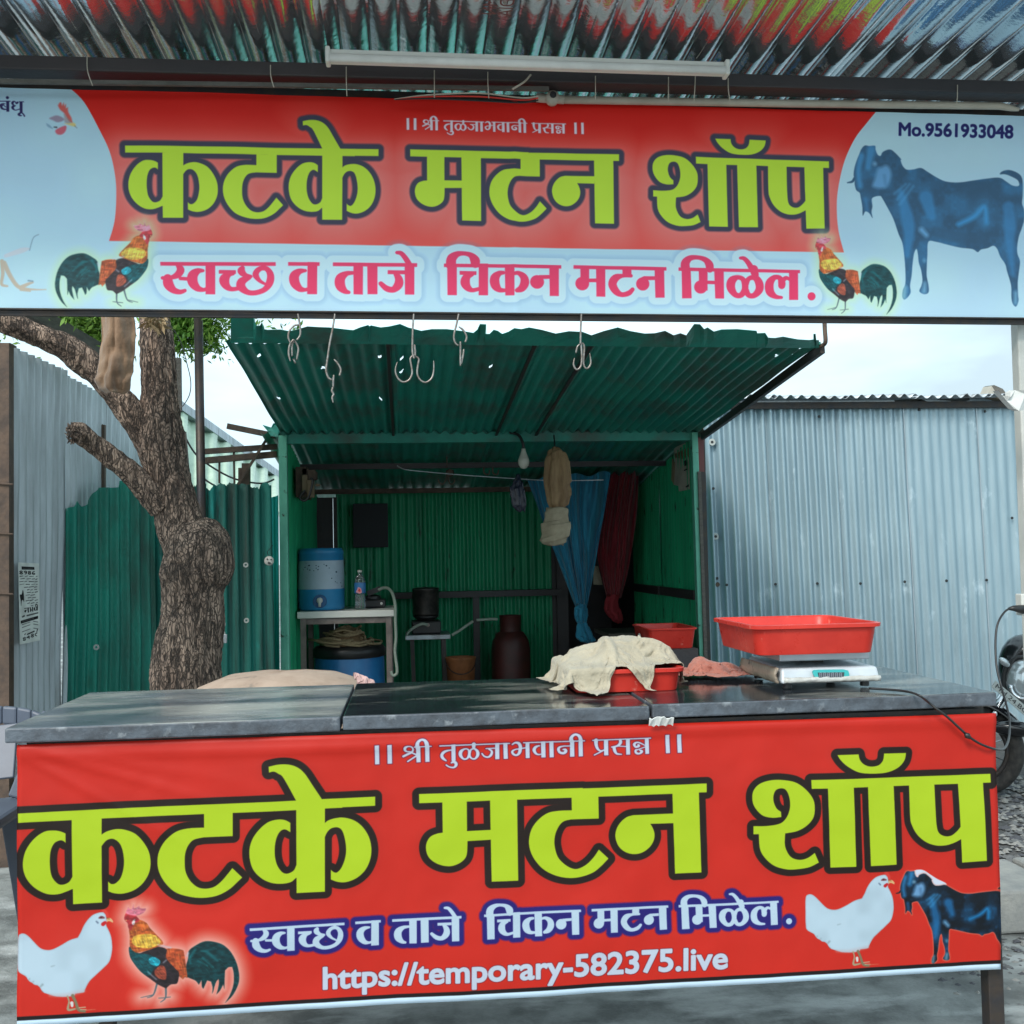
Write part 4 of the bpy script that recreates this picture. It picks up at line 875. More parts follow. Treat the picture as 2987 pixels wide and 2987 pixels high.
hook('widest double meat hook with two upturned prongs', [[(1207, 915), (1204, 960), (1203, 1024), (1208, 1046)], [(1209, 1005), (1211, 1030), (1210, 1040)], [(1206, 1036), (1197, 1046), (1200, 1068), (1202, 1090), (1192, 1109), (1175, 1114), (1160, 1102), (1153, 1080), (1159, 1056)], [(1206, 1036), (1221, 1046), (1219, 1065), (1217, 1090), (1227, 1109), (1243, 1115), (1259, 1103), (1265, 1080), (1265, 1052)]])
hook('meat hook with a ring and two narrow tines hanging below it', [[(1338, 915), (1332, 945), (1324, 978), (1327, 998), (1337, 1008)], [(1357, 998), (1361, 982), (1352, 964), (1338, 953)], [(1343, 996), (1343, 1030), (1343, 1068)], [(1345, 1062), (1350, 1040), (1353, 1018)]])
hook('small double meat hook nearest the right end of the row', [[(1696, 915), (1694, 960), (1693, 1005)], [(1695, 1000), (1697, 1040), (1694, 1068), (1682, 1078), (1673, 1064), (1676, 1044)], [(1694, 1000), (1704, 1010), (1702, 1060), (1712, 1075), (1723, 1060), (1720, 1030)], [(1694, 1002), (1684, 1012), (1680, 1030)]])
# ---------------------------------------------------------------- butcher's shed behind the counter
YS, YBK = 6.8, 8.7
shed = thing('market_shed', 'open fronted green corrugated shed with a raised awning and dark inside', 'shed', (P(1430, 1500, 7.5).x, 7.5, 0))
xL = P(822, 1500, YS).x; xR = P(2036, 1500, YS).x; zH = P(1430, 1268, YS).z
zB = P(1300, 1436, YBK).z
def hgt(y): return zH + (zB - zH) * (y - YS) / (YBK - YS)
# raised awning in overlapping sheets, torn front edge
A0, A1, A2, A3 = P(658, 992, 4.76), P(2394, 1006, 4.76), P(2040, 1262, 6.78), P(818, 1264, 6.78)
cuts = [0, .262, .505, .60, 1.0]
holes_px = [(725, 958), (754, 1029), (812, 1157), (943, 1077), (1141, 990), (1108, 1038), (1172, 1051), (1170, 1088), (1111, 1160), (1431, 1071), (2268, 1036), (2286, 1032), (2320, 1032), (2344, 1012)]
for i in range(4):
    a, b = cuts[i], cuts[i + 1] + (.012 if i < 3 else 0); dz = Vector((0, 0, .010 * (i % 2)))
    hl = []
    for (u, v) in holes_px[1:]:
        # awning-plane coordinates of each rust hole
        best = None
        n0 = (A1 - A0).cross(A3 - A0).normalized(); d = ray(u, v); tt = (A0 - CAM).dot(n0) / d.dot(n0); q = CAM + d * tt
        bb = (q.y - A0.y) / (A3.y - A0.y); xa = A0.x + (A3.x - A0.x) * bb; xb = A1.x + (A2.x - A1.x) * bb; aa = (q.x - xa) / (xb - xa)
        if a < aa < b: hl.append(((aa - a) / (b - a), bb, .0035 / (b - a) * (1 if u < 2300 else 1.8), .010))
    corr('awning_sheet', A0.lerp(A1, a) + dz, A0.lerp(A1, b) + dz, A3.lerp(A2, b) + dz, A3.lerp(A2, a) + dz, max(2, round(43 * (b - a))), .0105, M_awning, shed, nv=110 if hl else 20, ns=12, dent=.006, holes=hl, seed=i * 3)
for c_ in (.262, .505, .60):
    mb = MB(); mb.bar(A0.lerp(A1, c_) + Vector((0, -.01, -.016)), A3.lerp(A2, c_) + Vector((0, 0, -.016)), .016, .010); mb.build('seam_lip', M_darksteel, shed)
fr = [(673, 917), (743, 917), (740, 930), (748, 950), (758, 950), (764, 940), (768, 952), (770, 960), (780, 962), (818, 961), (843, 966), (870, 960), (897, 952), (930, 954), (959, 955), (1000, 960), (1030, 963), (1050, 955), (1074, 948), (1078, 952), (1082, 949), (1110, 955), (1136, 952), (1167, 945), (1190, 955), (1229, 965), (1260, 960), (1304, 960), (1345, 965), (1381, 971), (1392, 962), (1400, 945), (1418, 946), (1415, 974), (1428, 974), (1440, 962), (1452, 965), (1465, 974), (1482, 968), (1500, 957), (1520, 960), (1543, 955), (1580, 962), (1621, 973), (1660, 966), (1699, 968), (1725, 978), (1760, 966), (1802, 955), (1840, 966), (1880, 973), (1910, 972), (1940, 965), (1965, 978), (1985, 972), (2002, 978), (2010, 966), (2025, 945), (2042, 946), (2054, 960), (2064, 955), (2082, 967), (2105, 961), (2150, 960), (2207, 965), (2209, 972), (2232, 971), (2241, 985), (2260, 986), (2284, 982), (2327, 990), (2360, 992), (2374, 990), (2373, 974), (2379, 974), (2381, 992), (2389, 992)]
vs = []; fs = []
for i, (u, v) in enumerate(fr):
    base = P(u, 1000 + (u - 673) * .009, 4.745); tp = P(u, v, 4.60 + .03 * nz3(i * .7, 1)); vs += [base, base.lerp(tp, .5) + Vector((0, .006 * math.sin(i * 1.9), 0)), tp]
for i in range(len(fr) - 1):
    for k in range(2): q = i * 3 + k; fs.append((q, q + 3, q + 4, q + 1))
mesh('torn_edge', vs, fs, M_awning, shed, solid=.0015)
mb = MB(); mb.bar(P(692, 985, 4.735), P(2390, 1003, 4.735), .012, .034); mb.build('front_rail', M_awning, shed)
mb = MB(); mb.bar(A1 + Vector((.0, -.02, -.02)), A2 + Vector((.02, 0, -.025)), .022, .045); mb.build('side_rail', M_darksteel, shed)
mb = MB(); mb.tube(spline([P(2222, 1132, 5.6), P(2232, 1142, 5.6), P(2240, 1140, 5.6), P(2246, 1122, 5.6)]), .006, 6); mb.build('wire_loop', M_darksteel, shed)
mb = MB(); mb.tube(spline([P(2404, 905, 4.7), P(2406, 960, 4.7), P(2408, 995, 4.7), P(2402, 1006, 4.72), P(2388, 1010, 4.74)]), .010, 8); mb.build('stay_rod', M_rust, shed, smooth=True)
# lintel and inside rails
mb = MB(); mb.box(xL, xR, YS - .03, YS + .03, zH - .05, zH + .04); mb.build('lintel', M_awning, shed)
for y, m_ in ((7.55, M_beam), (8.45, M_rust)):
    mb = MB(); mb.box(xL + .02, xR - .02, y, y + .04, hgt(y) - .05, hgt(y) - .012); mb.build('roof_rail', m_, shed)
# roof over the room
for i in range(4):
    w = (xR - xL + .2) / 4; a = xL - .1 + i * w
    corr('roof_sheet', (a - .02, 9.05, hgt(9.05) + .02 + .006 * (i % 2)), (a + w + .02, 9.05, hgt(9.05) + .02 + .006 * (i % 2)), (a + w + .02, YS - .05, hgt(YS) + .02), (a - .02, YS - .05, hgt(YS) + .02), 10, .010, M_awning, shed, nv=4, seed=i)
# corner posts
def vbar(u0, u1, v, Y, z0, z1, m, name, parent, d=.05, **k):
    x0 = P(u0, v, Y).x; x1 = P(u1, v, Y).x; mb = MB(); mb.box(x0, x1, Y, Y + d, z0, z1); return mb.build(name, m, parent, **k)
pa = P(812, 1262, YS - .06); pb = P(836, 1262, YS - .06); pc = P(824, 1990, YS - .06); pd = P(846, 1990, YS - .06)
mb = MB(); mb.hexa([(pc.x - .01, YS - .06, 0), (pd.x, YS - .06, 0), (pd.x, YS, 0), (pc.x - .01, YS, 0), (pa.x, YS - .06, zH), (pb.x, YS - .06, zH), (pb.x, YS, zH), (pa.x, YS, zH)]); mb.build('corner_post', M_greenlite, shed, bevel=.004)
pa = P(2018, 1262, YS - .06); pb = P(2040, 1262, YS - .06); pc = P(2042, 1890, YS - .06); pd = P(2060, 1890, YS - .06)
mb = MB(); mb.hexa([(pc.x, YS - .06, 0), (pd.x, YS - .06, 0), (pd.x, YS, 0), (pc.x, YS, 0), (pa.x, YS - .06, zH), (pb.x - .01, YS - .06, zH), (pb.x - .01, YS, zH), (pa.x, YS, zH)]); mb.build('corner_post', M_greenlite, shed, bevel=.004)
pa = P(2036, 1375, YS - .075); pb = P(2045, 1375, YS - .075); pc = P(2056, 1890, YS - .075); pd = P(2066, 1890, YS - .075)
mb = MB(); mb.hexa([(pc.x, YS - .075, 0), (pd.x, YS - .075, 0), (pd.x, YS - .06, 0), (pc.x, YS - .06, 0), (pa.x, YS - .075, pa.z), (pb.x, YS - .075, pa.z), (pb.x, YS - .06, pa.z), (pa.x, YS - .06, pa.z)]); mb.build('edge_strip', M_wood, shed)
vbar(2046, 2062, 1500, YS + .3, 0, zH + .03, M_darksteel, 'corner_post', shed, .05)
vbar(2030, 2052, 1260, YS + .12, P(2040, 1372, YS).z, zH + .05, M_marsheet, 'patch_sheet', shed, .01)
# side walls
for i in range(2):
    y0 = YS + i * .95; y1 = y0 + .99; xa = P(836, 1500, YS).x + .01
    corr('wall_sheet', (xa, y0, hgt(y0) - .02), (xa + .02 * i, y1, hgt(y1) - .02), (xa + .02 * i, y1, 0), (xa, y0, 0), 11, .009, mat('green_side_wall_lit', (.03, .50, .22), (.012, .30, .14), rough=.5, scale=9, stretch=(1, 1, .12), bump=.15, c3=(.02, .05, .03), s3=6, lo3=.62, hi3=.70, st3=(2, 2, .4)), shed, nv=8, seed=20 + i)  # interior green with the light near the opening mixed into its colour
    xb = P(2030, 1500, YS).x - .01 * i
    corr('wall_sheet', (xb, y1, hgt(y1) - .02), (xb, y0, hgt(y0) - .02), (xb, y0, 0), (xb, y1, 0), 13, .008, mat('green_side_wall_stained', (.02, .42, .19), (.012, .28, .13), rough=.5, scale=9, stretch=(1, 1, .12), bump=.2, c3=(.012, .03, .018), s3=16, lo3=.58, hi3=.68, st3=(1.5, 1.5, .35)), shed, nv=8, seed=24 + i)
    mb = MB(); mb.box(xb - .03, xb - .012, y0, y1 - .02, P(1950, 1737, 7.6).z, P(1950, 1712, 7.6).z); mb.build('wall_rail', M_beam, shed)
# back wall sheets, an open doorway behind the curtains
bx = [P(u, 1600, YBK).x for u in (915, 985, 1240, 1430, 1625)]
for i in range(1, 4):
    corr('wall_sheet', (bx[i] - .01, YBK + .01 * (i % 2), zB + .008), (bx[i + 1] + .02, YBK + .01 * (i % 2), zB + .008), (bx[i + 1] + .02, YBK + .01 * (i % 2), 0), (bx[i] - .01, YBK + .01 * (i % 2), 0), round((bx[i + 1] - bx[i]) / .062), .009, M_greenin, shed, nv=8, seed=30 + i, holes=[(.12, .27, .018, .006), (.55, .08, .012, .006)] if i == 1 else ())
mb = MB(); mb.box(bx[0] - .1, bx[1] - .036, YBK - .01, YBK + .03, 0, zB - .03); mb.build('wall_plank', M_beam, shed)
mb = MB(); mb.box(bx[1] - .030, bx[1] - .002, YBK - .03, YBK + .03, 0, zB - .03); mb.build('wall_post', M_beam, shed)
zr0, zr1 = P(1400, 1748, 8.6).z, P(1400, 1716, 8.6).z
mb = MB(); mb.box(P(1150, 1730, 8.6).x, bx[4], 8.52, 8.69, zr0 + .02, zr1 - .02); mb.build('wall_rail', M_beam, shed)
mb = MB(); mb.box(P(1378, 1700, 8.55).x, P(1396, 1700, 8.55).x, 8.5, 8.56, 0, zr0 + .02); mb.build('wall_post', M_beam, shed)
# the dark back room seen past the curtains
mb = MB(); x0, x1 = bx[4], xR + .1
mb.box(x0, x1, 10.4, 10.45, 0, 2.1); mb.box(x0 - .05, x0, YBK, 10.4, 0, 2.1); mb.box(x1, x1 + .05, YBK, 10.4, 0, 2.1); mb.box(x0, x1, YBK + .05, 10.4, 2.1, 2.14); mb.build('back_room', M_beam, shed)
mb = MB(); mb.box(P(1620, 1600, 8.7).x, P(1652, 1600, 8.7).x, 8.66, 8.74, 0, zB - .03); mb.build('wall_post', M_beam, shed)
mb = MB(); mb.box(P(1735, 1600, 8.4).x, P(1900, 1600, 8.4).x, 7.9, 8.5, P(1800, 1848, 7.9).z - .03, P(1800, 1848, 7.9).z); mb.build('shelf', M_wood, shed)
# ---------------------------------------------------------------- galvanised shed on the right
gw = thing('galvanised_shed', 'blue grey corrugated metal shed filling the right side behind the scale', 'shed', (P(2500, 1600, 7.5).x, 8.4, 0))
GY = 7.5; seams = [2064, 2250, 2455, 2655, 2868, 3090]; zT = P(2400, 1180, GY).z
for i in range(5):
    xa = P(seams[i], 1500, GY).x; xb = P(seams[i + 1], 1500, GY).x
    # sheets lean slightly, as their seams do in the picture
    corr('wall_sheet', (xa - .02 - .03, GY - .004 * (i % 2), zT), (xb - .03, GY - .004 * (i % 2), zT), (xb + .02, GY - .004 * (i % 2), 0), (xa, GY - .004 * (i % 2), 0), round((xb - xa) / .0735), [.023, .021, .015, .008, .007][i], M_galvwall, gw, nv=12, ns=10, seed=40 + i, dent=.004, holes=[(.33, .345, .022, .014)] if i == 0 else ())
    if i in (2, 3): 
        mb = MB(); mb.bar((xb - .032, GY - .014, zT - .02), (xb + .018, GY - .014, .02), .006, .004); mb.build('sheet_lip', M_galvold, gw)
    corr('roof_sheet', (xa - .03, 9.6, zT + .28), (xb + .01, 9.6, zT + .28), (xb + .01, GY - .16, zT + .035), (xa - .03, GY - .16, zT + .035), round((xb - xa) / .0755), .013, M_galvold, gw, nv=3, ns=10, seed=50 + i, solid=.002)
mb = MB(); x0 = P(2064, 1500, GY).x - .03; x1 = P(3090, 1500, GY).x; mb.box(x0, x1, GY - .05, GY - .02, zT - .035, zT + .012); mb.build('eave_rail', M_darksteel, gw)
corr('wall_sheet', (x0, 9.6, zT + .2), (x0, GY, zT), (x0, GY, 0), (x0, 9.6, 0), 26, .009, M_galvwall, gw, nv=3)
corr('wall_sheet', (x1, GY, zT), (x1, 9.6, zT + .2), (x1, 9.6, 0), (x1, GY, 0), 26, .009, M_galvwall, gw, nv=3)
for (u, v, big) in ((2077, 1290, 1), (2087, 1565, 1), (2081, 1425, 0), (2092, 1687, 0), (2093, 1705, 2), (2120, 1706, 0), (2262, 1704, 0), (2384, 1702, 0), (2510, 1702, 0), (2639, 1697, 0), (2761, 1694, 0), (2878, 1692, 0), (2389, 1215, 0), (2682, 1195, 0), (2873, 1200, 0), (2952, 1511, 0)):
    p = P(u, v, GY - .016); mb = MB()
    if big == 1: mb.lathe(p, [(.009, .002), (.011, .005), (.024, .005), (.026, 0)], 16, (0, -1, 0)); mb.build('washer', M_washer, gw)
    mb = MB(); mb.lathe(p, [(0, .006), (.009 if big != 2 else .016, .006), (.011 if big != 2 else .018, 0)], 8, (0, -1, 0)); mb.build('screw', M_rust if big == 2 else M_black, gw)
# junk lying on that roof
def scrap(name, pts, Y, th, m, label, cat, bend=.03):
    vs = []; c = [P(u, v, Y) for u, v in pts]; n = len(c); k = 0
    for i, p in enumerate(c): vs.append(p + Vector((0, bend * math.sin(i * 2.1), 0)))
    for i, p in enumerate(c): vs.append(p + Vector((0, th + bend * math.sin(i * 2.1), .004)))
    fs = [tuple(range(n)), tuple(range(2 * n - 1, n - 1, -1))] + [(i, n + i, n + (i + 1) % n, (i + 1) % n) for i in range(n)]
    return mesh(name, vs, fs, m, label=label, cat=cat)
scrap('scrap_sheet', [(2652, 1152), (2651, 1149), (2660, 1149), (2676, 1155), (2696, 1164), (2698, 1172), (2660, 1170)], 7.5, .25, M_wood, 'curled grey offcut lying on the shed roof edge', 'scrap')
scrap('scrap_board', [(2774, 1154), (2800, 1151), (2818, 1149), (2828, 1158), (2834, 1166), (2812, 1160), (2778, 1156)], 7.5, .22, M_wood, 'thin grey board lying on the corrugated roof beside the carton', 'board')
bc = thing('torn_carton', 'torn cream carton lying open on the shed roof near the right post', 'carton', P(2910, 1160, 7.5))
for nm, pts, m, dy in (('flap', [(2880, 1155), (2893, 1126), (2902, 1140), (2912, 1152), (2900, 1161)], M_cardw, 0), ('carton_body', [(2893, 1126), (2900, 1123), (2925, 1134), (2936, 1148), (2948, 1156), (2920, 1158), (2904, 1142)], M_wood, .02), ('carton_inside', [(2900, 1160), (2912, 1152), (2945, 1158), (2930, 1168)], M_card, -.02)):
    c = [P(u, v, 7.45 + dy) for u, v in pts]; n = len(c); vs = c + [p + Vector((0, .12, .01)) for p in c]
    mesh(nm, vs, [tuple(range(n)), tuple(range(2 * n - 1, n - 1, -1))] + [(i, n + i, n + (i + 1) % n, (i + 1) % n) for i in range(n)], m, bc)
scrap('plastic_wrap', [(2912, 1140), (2925, 1152), (2945, 1158), (2948, 1145), (2965, 1137), (2984, 1140), (2992, 1150), (2992, 1195), (2968, 1199), (2958, 1192), (2940, 1168)], 2.975, .03, M_paper, 'white crumpled plastic tied round the white post', 'wrapping', .008)

# ---------------------------------------------------------------- left side: galvanised wall, green fence, far things
lw = thing('galvanised_wall', 'tall weathered grey corrugated wall running back on the left', 'wall', (P(40, 1500, 5.2).x, 6, 0))
a0 = P(31, 1500, 5.1).x; a1 = -1.70; zt = P(33, 1010, 5.1).z
for i in range(3):
    t0, t1 = i / 3, (i + 1) / 3; y0 = 5.1 + 1.9 * t0; y1 = 5.1 + 1.9 * t1 + .03; xa = a0 + (a1 - a0) * t0; xb = a0 + (a1 - a0) * t1
    corr('wall_sheet', (xa, y0, zt - .02 * i), (xb, y1, zt - .04 * i), (xb - .03, y1, 0), (xa - .0, y0, 0), 8, .012, M_wallold, lw, nv=14, ns=10, seed=60 + i, dent=.008)
mb = MB(); mb.box(P(-30, 1500, 5.0).x, P(33, 1500, 5.0).x - .01, 5.0, 5.06, 0, P(10, 1000, 5.0).z); mb.build('edge_post', M_rust, lw)
for v in (1410, 1555, 1730):
    p = P(10, v, 4.99); mb = MB(); mb.tube([P(-20, v, 4.992), P(38, v + 3, 4.992)], .004, 6); mb.build('tie_wire', M_rust, lw)
corr('maroon_sheet', P(332, 1235, 7.1), P(400, 1250, 7.15), P(400, 1700, 7.15), P(332, 1700, 7.1), 5, .01, M_marsheet, lw, nv=4)
# poster scrap on the wall
pc0 = [P(53, 1640, 5.10), P(114, 1644, 5.30), P(117, 1868, 5.30), P(58, 1880, 5.10)]
Wp, Hp = 150, 560
def poster_art():
    img = np.zeros((Hp, Wp, 3), np.float32); img[:] = srgb(.90, .92, .90); img *= (1 + .12 * (vnoise(Wp, Hp, 30, 5) - .5))[..., None]
    cm = crop(0, 0, 1); mp = lambda x, y: ((x - 90) * Wp / 455, (y - 65) * Hp / 1720); k = Wp / 455
    def pm(items, al=1.0, soft=1.4):
        s = part_mask(Wp, Hp, items, cm, mp, k); paint(img, s.mask(0, soft) * al, srgb(.06, .06, .07))
    pm(['P !160,150 435,148 440,208 162,215']); s = part_mask(Wp, Hp, ['S 190,185,18 300,182,14 330,185,18 400,178,16'], cm, mp, k); paint(img, s.mask(0, 2) * .5, srgb(.6, .6, .6))
    for x in (120, 215, 300, 390):
        ring = ['S %d,262,20 %d,245,16 %d,262,20 %d,278,16 %d,262,20' % (x, x + 28, x + 52, x + 28, x)]
        low = ['S %d,300,20 %d,282,16 %d,300,20 %d,312,16 %d,300,20' % (x, x + 28, x + 56, x + 28, x)]
        if x == 215: pm(ring + ['S 267,262,20 262,290,18 235,310,14'])
        elif x == 390: pm(low + ['S 390,300,18 400,262,16 440,245,14'])
        else: pm(ring + low)
    rr = random.Random(5)
    for y in list(range(360, 960, 58)):
        x = 105 + rr.randint(0, 30)
        while x < 480:
            w = rr.randint(30, 110); 
            if 560 < y < 1000 and x < 200: x += w; continue
            pm(['S %d,%d,%d %d,%d,%d' % (x, y + rr.randint(-5, 5), rr.randint(10, 20), min(x + w, 500), y - 10 + rr.randint(-6, 6), rr.randint(8, 18))], .75, 2.4); x += w + rr.randint(16, 60)
    pm(['P 110,750 150,740 175,650 195,720 200,900 175,860 150,880 135,990 125,870'], .9)
    pm(['P !200,1035 310,1030 310,1045 200,1050', 'S 270,1080,10 225,1085,22 225,1110,34 215,1100,30', 'P !272,1040 298,1038 300,1135 275,1137', 'P !320,1030 345,1028 345,1045 320,1047', 'S 330,1045,12 345,1090,34 330,1118,14', 'P !372,1025 395,1022 398,1122 375,1125', 'P !345,992 400,990 400,1000 345,1002', 'S 440,1040,14 425,1060,30 432,1100,20 462,1095,14', 'P !465,1022 488,1020 490,1108 468,1110', 'S 455,1020,14 460,975,20 490,985,16 495,1020,16 490,1100,22'])
    pm(['P !117,1295 505,1230 505,1292 120,1355']); s = part_mask(Wp, Hp, ['S 160,1315,20 400,1275,22'], cm, mp, k); paint(img, s.mask(0, 3) * .5, srgb(.55, .55, .55))
    pm(['S 160,1215,30 195,1200,34', 'S 260,1200,30 500,1165,26'], .7, 3)
    for y in (1380, 1440, 1530): pm(['S 150,%d,14 320,%d,12' % (y, y - 35), 'S 400,%d,14 500,%d,14' % (y - 40, y - 10)], .6, 3)
    pm(['S 200,1600,20 215,1580,16', 'S 260,1600,26 410,1560,26', 'S 470,1590,16 485,1530,22'])
    for x, y in ((165, 1690), (345, 1650)): pm(['S %d,%d,18 %d,%d,14 %d,%d,18 %d,%d,14 %d,%d,18' % (x, y - 20, x + 26, y - 38, x + 48, y - 20, x + 26, y - 4, x, y - 20), 'S %d,%d,18 %d,%d,14 %d,%d,18 %d,%d,14 %d,%d,18' % (x, y + 18, x + 26, y, x + 50, y + 16, x + 26, y + 32, x, y + 18)])
    pm(['S 290,1640,14 240,1675,14 315,1665,14', 'S 290,1640,18 295,1700,18', 'S 475,1610,16 440,1620,18 435,1650,18 470,1672,14'])
    return img
M_poster = print_mat('poster_print', poster_art(), rough=.85)
vs, fs, uv = [], [], []
for i in range(13):
    for j in range(9):
        s, t = j / 8, i / 12; p = pc0[0].lerp(pc0[1], s).lerp(pc0[3].lerp(pc0[2], s), t); d = (CAM - p).normalized(); vs.append(p + d * (.035 + .004 * math.sin(s * 14))); uv.append((s, 1 - t))
for i in range(12):
    for j in range(8): k = i * 9 + j; fs.append((k, k + 9, k + 10, k + 1))
mesh('torn_poster', vs, fs, M_poster, smooth=True, uv=uv, label='torn white paper notice pasted on the grey corrugated wall at the left', cat='poster')

fence = thing('green_fence', 'dark green corrugated fence with ragged rusty top on both sides of the tree', 'fence', (P(480, 1900, 6.2).x, 6.2, 0))
def ragtop(seed, amp, base=0):
    return lambda a: max(0, base + amp * (nz3(a * 6, seed) + .5 * nz3(a * 17, seed + 9) + .35 * nz3(a * 50, seed)))
FL = P(192, 1500, 5.75); FM = P(452, 1430, 6.15); FR = P(590, 1420, 6.3); FE = P(792, 1425, 6.6)
z1 = P(192, 1500, 5.75).z
def ltop(a):
    u = 195 + 260 * a      # torn outline followed from the photograph
    pts = [(195, 1490), (200, 1482), (215, 1478), (222, 1462), (232, 1462), (240, 1478), (258, 1468), (270, 1440), (285, 1422), (340, 1422), (345, 1404), (400, 1395), (455, 1395)]
    for i in range(len(pts) - 1):
        if pts[i][0] <= u <= pts[i + 1][0]:
            v = pts[i][1] + (pts[i + 1][1] - pts[i][1]) * (u - pts[i][0]) / (pts[i + 1][0] - pts[i][0]); break
    else: v = pts[-1][1]
    Y = 5.75 + .4 * a; zt_ = P(u, v, Y).z; zf = 1.75
    return 1 - zt_ / zf
corr('fence_sheet', (FL.x, 5.75, 1.75), (FM.x, 6.15, 1.75), (FM.x, 6.15, 0), (FL.x - .02, 5.75, 0), 8.5, .014, M_green, fence, nv=24, ns=24, top=ltop, seed=70, dent=.008)
corr('fence_sheet', (FM.x - .02, 6.16, 1.83), (FR.x + .02, 6.3, 1.83), (FR.x + .02, 6.3, 0), (FM.x - .02, 6.16, 0), 5, .013, M_greenR, fence, nv=12, ns=16, top=ragtop(3, .02, .02), seed=71)
corr('fence_sheet', (FR.x, 6.3, 1.82), (FE.x, 6.6, 1.84), (FE.x + .02, 6.6, 0), (FR.x, 6.3, 0), 6, .014, M_greenR, fence, nv=16, ns=20, top=ragtop(5, .018, .018), seed=72, dent=.006)
for u, v, Y in ((281, 1888, 5.80), (717, 1648, 6.43), (719, 1810, 6.43)):
    mb = MB(); mb.lathe(P(u, v, Y - .03), [(.006, .002), (.008, .004), (.015, .004), (.016, 0)], 12, (0, -1, 0)); mb.build('washer', M_washer, fence)
# teal sheet and dark box by the shed corner
corr('teal_panel', P(788, 1452, 7.0), P(812, 1445, 7.0), P(816, 2000, 7.0), P(795, 2000, 7.0), 2, .006, M_teal, nv=6, label='narrow bright teal sheet between the green fence and the shed post', cat='sheet')
# white round face charm hanging on the fence edge
ch = thing('face_charm', 'small round white clay face hanging on the fence corner', 'ornament', P(785, 1650, 6.5))
p = P(785, 1636, 6.5); mb = MB(); mb.lathe(p, [(0, .012), (.018, .011), (.028, .004), (.029, 0), (0, -.004)], 20, (0, -1, 0)); mb.build('face', M_white, ch, smooth=True)
mb = MB()
for du, dv, r in ((-5, -5, .005), (6, -4, .005), (-1, 6, .007), (3, 7, .005)): mb.lathe(P(785 + du, 1636 + dv, 6.484), [(0, .002), (r, .001), (r, 0)], 8, (0, -1, 0))
mb.build('painted_features', M_ink, ch)
mb = MB(); mb.tube(spline([P(784, 1622, 6.5), P(780, 1610, 6.5), P(790, 1598, 6.5), P(796, 1590, 6.5)]), .002, 5); mb.build('string', M_black, ch)
# key bunch / padlock on the fence by the trunk
kb = thing('hanging_padlock', 'small pale padlock and tag hanging on the fence right of the trunk', 'padlock', P(655, 1860, 6.2))
mb = MB(); mb.tube(spline([P(646, 1822, 6.2), P(642, 1815, 6.2), P(650, 1812, 6.2), P(656, 1820, 6.2), P(652, 1835, 6.2), P(656, 1850, 6.2)]), .005, 6); mb.build('shackle', M_washer, kb)
mb = MB(); mb.bar(P(656, 1850, 6.2), P(655, 1876, 6.2), .026, .012); mb.build('lock_body', M_galvold, kb, bevel=.003)
# scaffold of thin rails behind the fence
rk = thing('rail_frame', 'rusty thin rail frame standing behind the fence beside the shed', 'frame', P(700, 1400, 7.0))
for a, b, w in (((585, 1318, 7.0), (808, 1303, 7.0), .035), ((585, 1345, 7.0), (808, 1325, 7.0), .040), ((718, 1352, 7.0), (718, 1440, 7.0), .05), ((700, 1365, 7.0), (700, 1440, 7.0), .02), ((663, 1243, 6.9), (806, 1272, 6.9), .035), ((786, 1268, 6.95), (690, 1420, 6.95), .016), ((530, 1260, 7.0), (545, 1440, 7.0), .05), ((640, 1330, 7.0), (640, 1410, 7.0), .012), ((682, 1310, 7.0), (684, 1415, 7.0), .012)):
    mb = MB(); mb.bar(P(*a), P(*b), w); mb.build('rail', M_rust, rk)
for pts in ([(524, 1240), (560, 1310), (600, 1350), (680, 1395), (760, 1410), (800, 1398)], [(590, 1380), (600, 1400), (650, 1430)]):
    mb = MB(); mb.tube(spline([P(u, v, 7.05) for u, v in pts]), .006, 6); mb.build('cable', M_black, rk)
# bowl-shaped cover on the post
mb = MB(); vsx = [(766, 1240), (790, 1247), (797, 1236), (812, 1232), (815, 1262), (812, 1275), (790, 1272), (778, 1255)]
scrap('bent_flap', vsx, 6.75, .02, M_awning, 'bent dark metal flap sticking out at the shed corner top', 'scrap', .01)
# striped pale roof of a far shed
corr('striped_roof', P(500, 1172, 10.0), P(842, 1415, 12.5), P(842, 1500, 9.5), P(500, 1500, 8.4), 9, .03, M_striped, nv=3, ns=10, prof='trap', label='pale green ribbed roof sheet sloping down behind the rails', cat='roof')
mesh('striped_roof_ridge', *(lambda m: (m.v, m.f))((lambda m: (m.bar(P(498, 1168, 9.9), P(842, 1411, 12.4), .08), m)[1])(MB())), M_galvold, label='grey ridge cap along the top of the pale ribbed roof', cat='ridge cap')
# dark round pole
mb = MB(); mb.tube([P(578, 895, 5.3), P(590, 1640, 5.3), (P(592, 1640, 5.3).x + .01, 5.3, 0)], .0215, 12); mb.build('dark_pole', M_darksteel, smooth=True, label='straight dark metal pole standing just right of the tree trunk', cat='pole')
mb = MB(); mb.bar(P(520, 1045, 5.6), P(522, 1200, 5.6), .028); mb.build('short_stake', M_wood, label='short weathered wooden stake beside the trunk below the leaves', cat='stake')
mb = MB(); mb.tube(spline([P(478, 930, 5.0), P(505, 960, 5.0), P(528, 1000, 5.0), P(545, 1060, 5.0), P(556, 1110, 5.0), P(553, 1150, 5.0), P(535, 1182, 5.0), P(522, 1190, 5.0)]), .0022, 5); mb.build('loose_wire', M_black, label='thin loose wire curving down right of the tree trunk', cat='wire')
mb = MB(); mb.bar(P(60, 900, 5.0), P(292, 1032, 5.6), .09, .07); mb.build('timber_brace', M_wood, label='sloping grey timber behind the left branch of the tree', cat='timber')
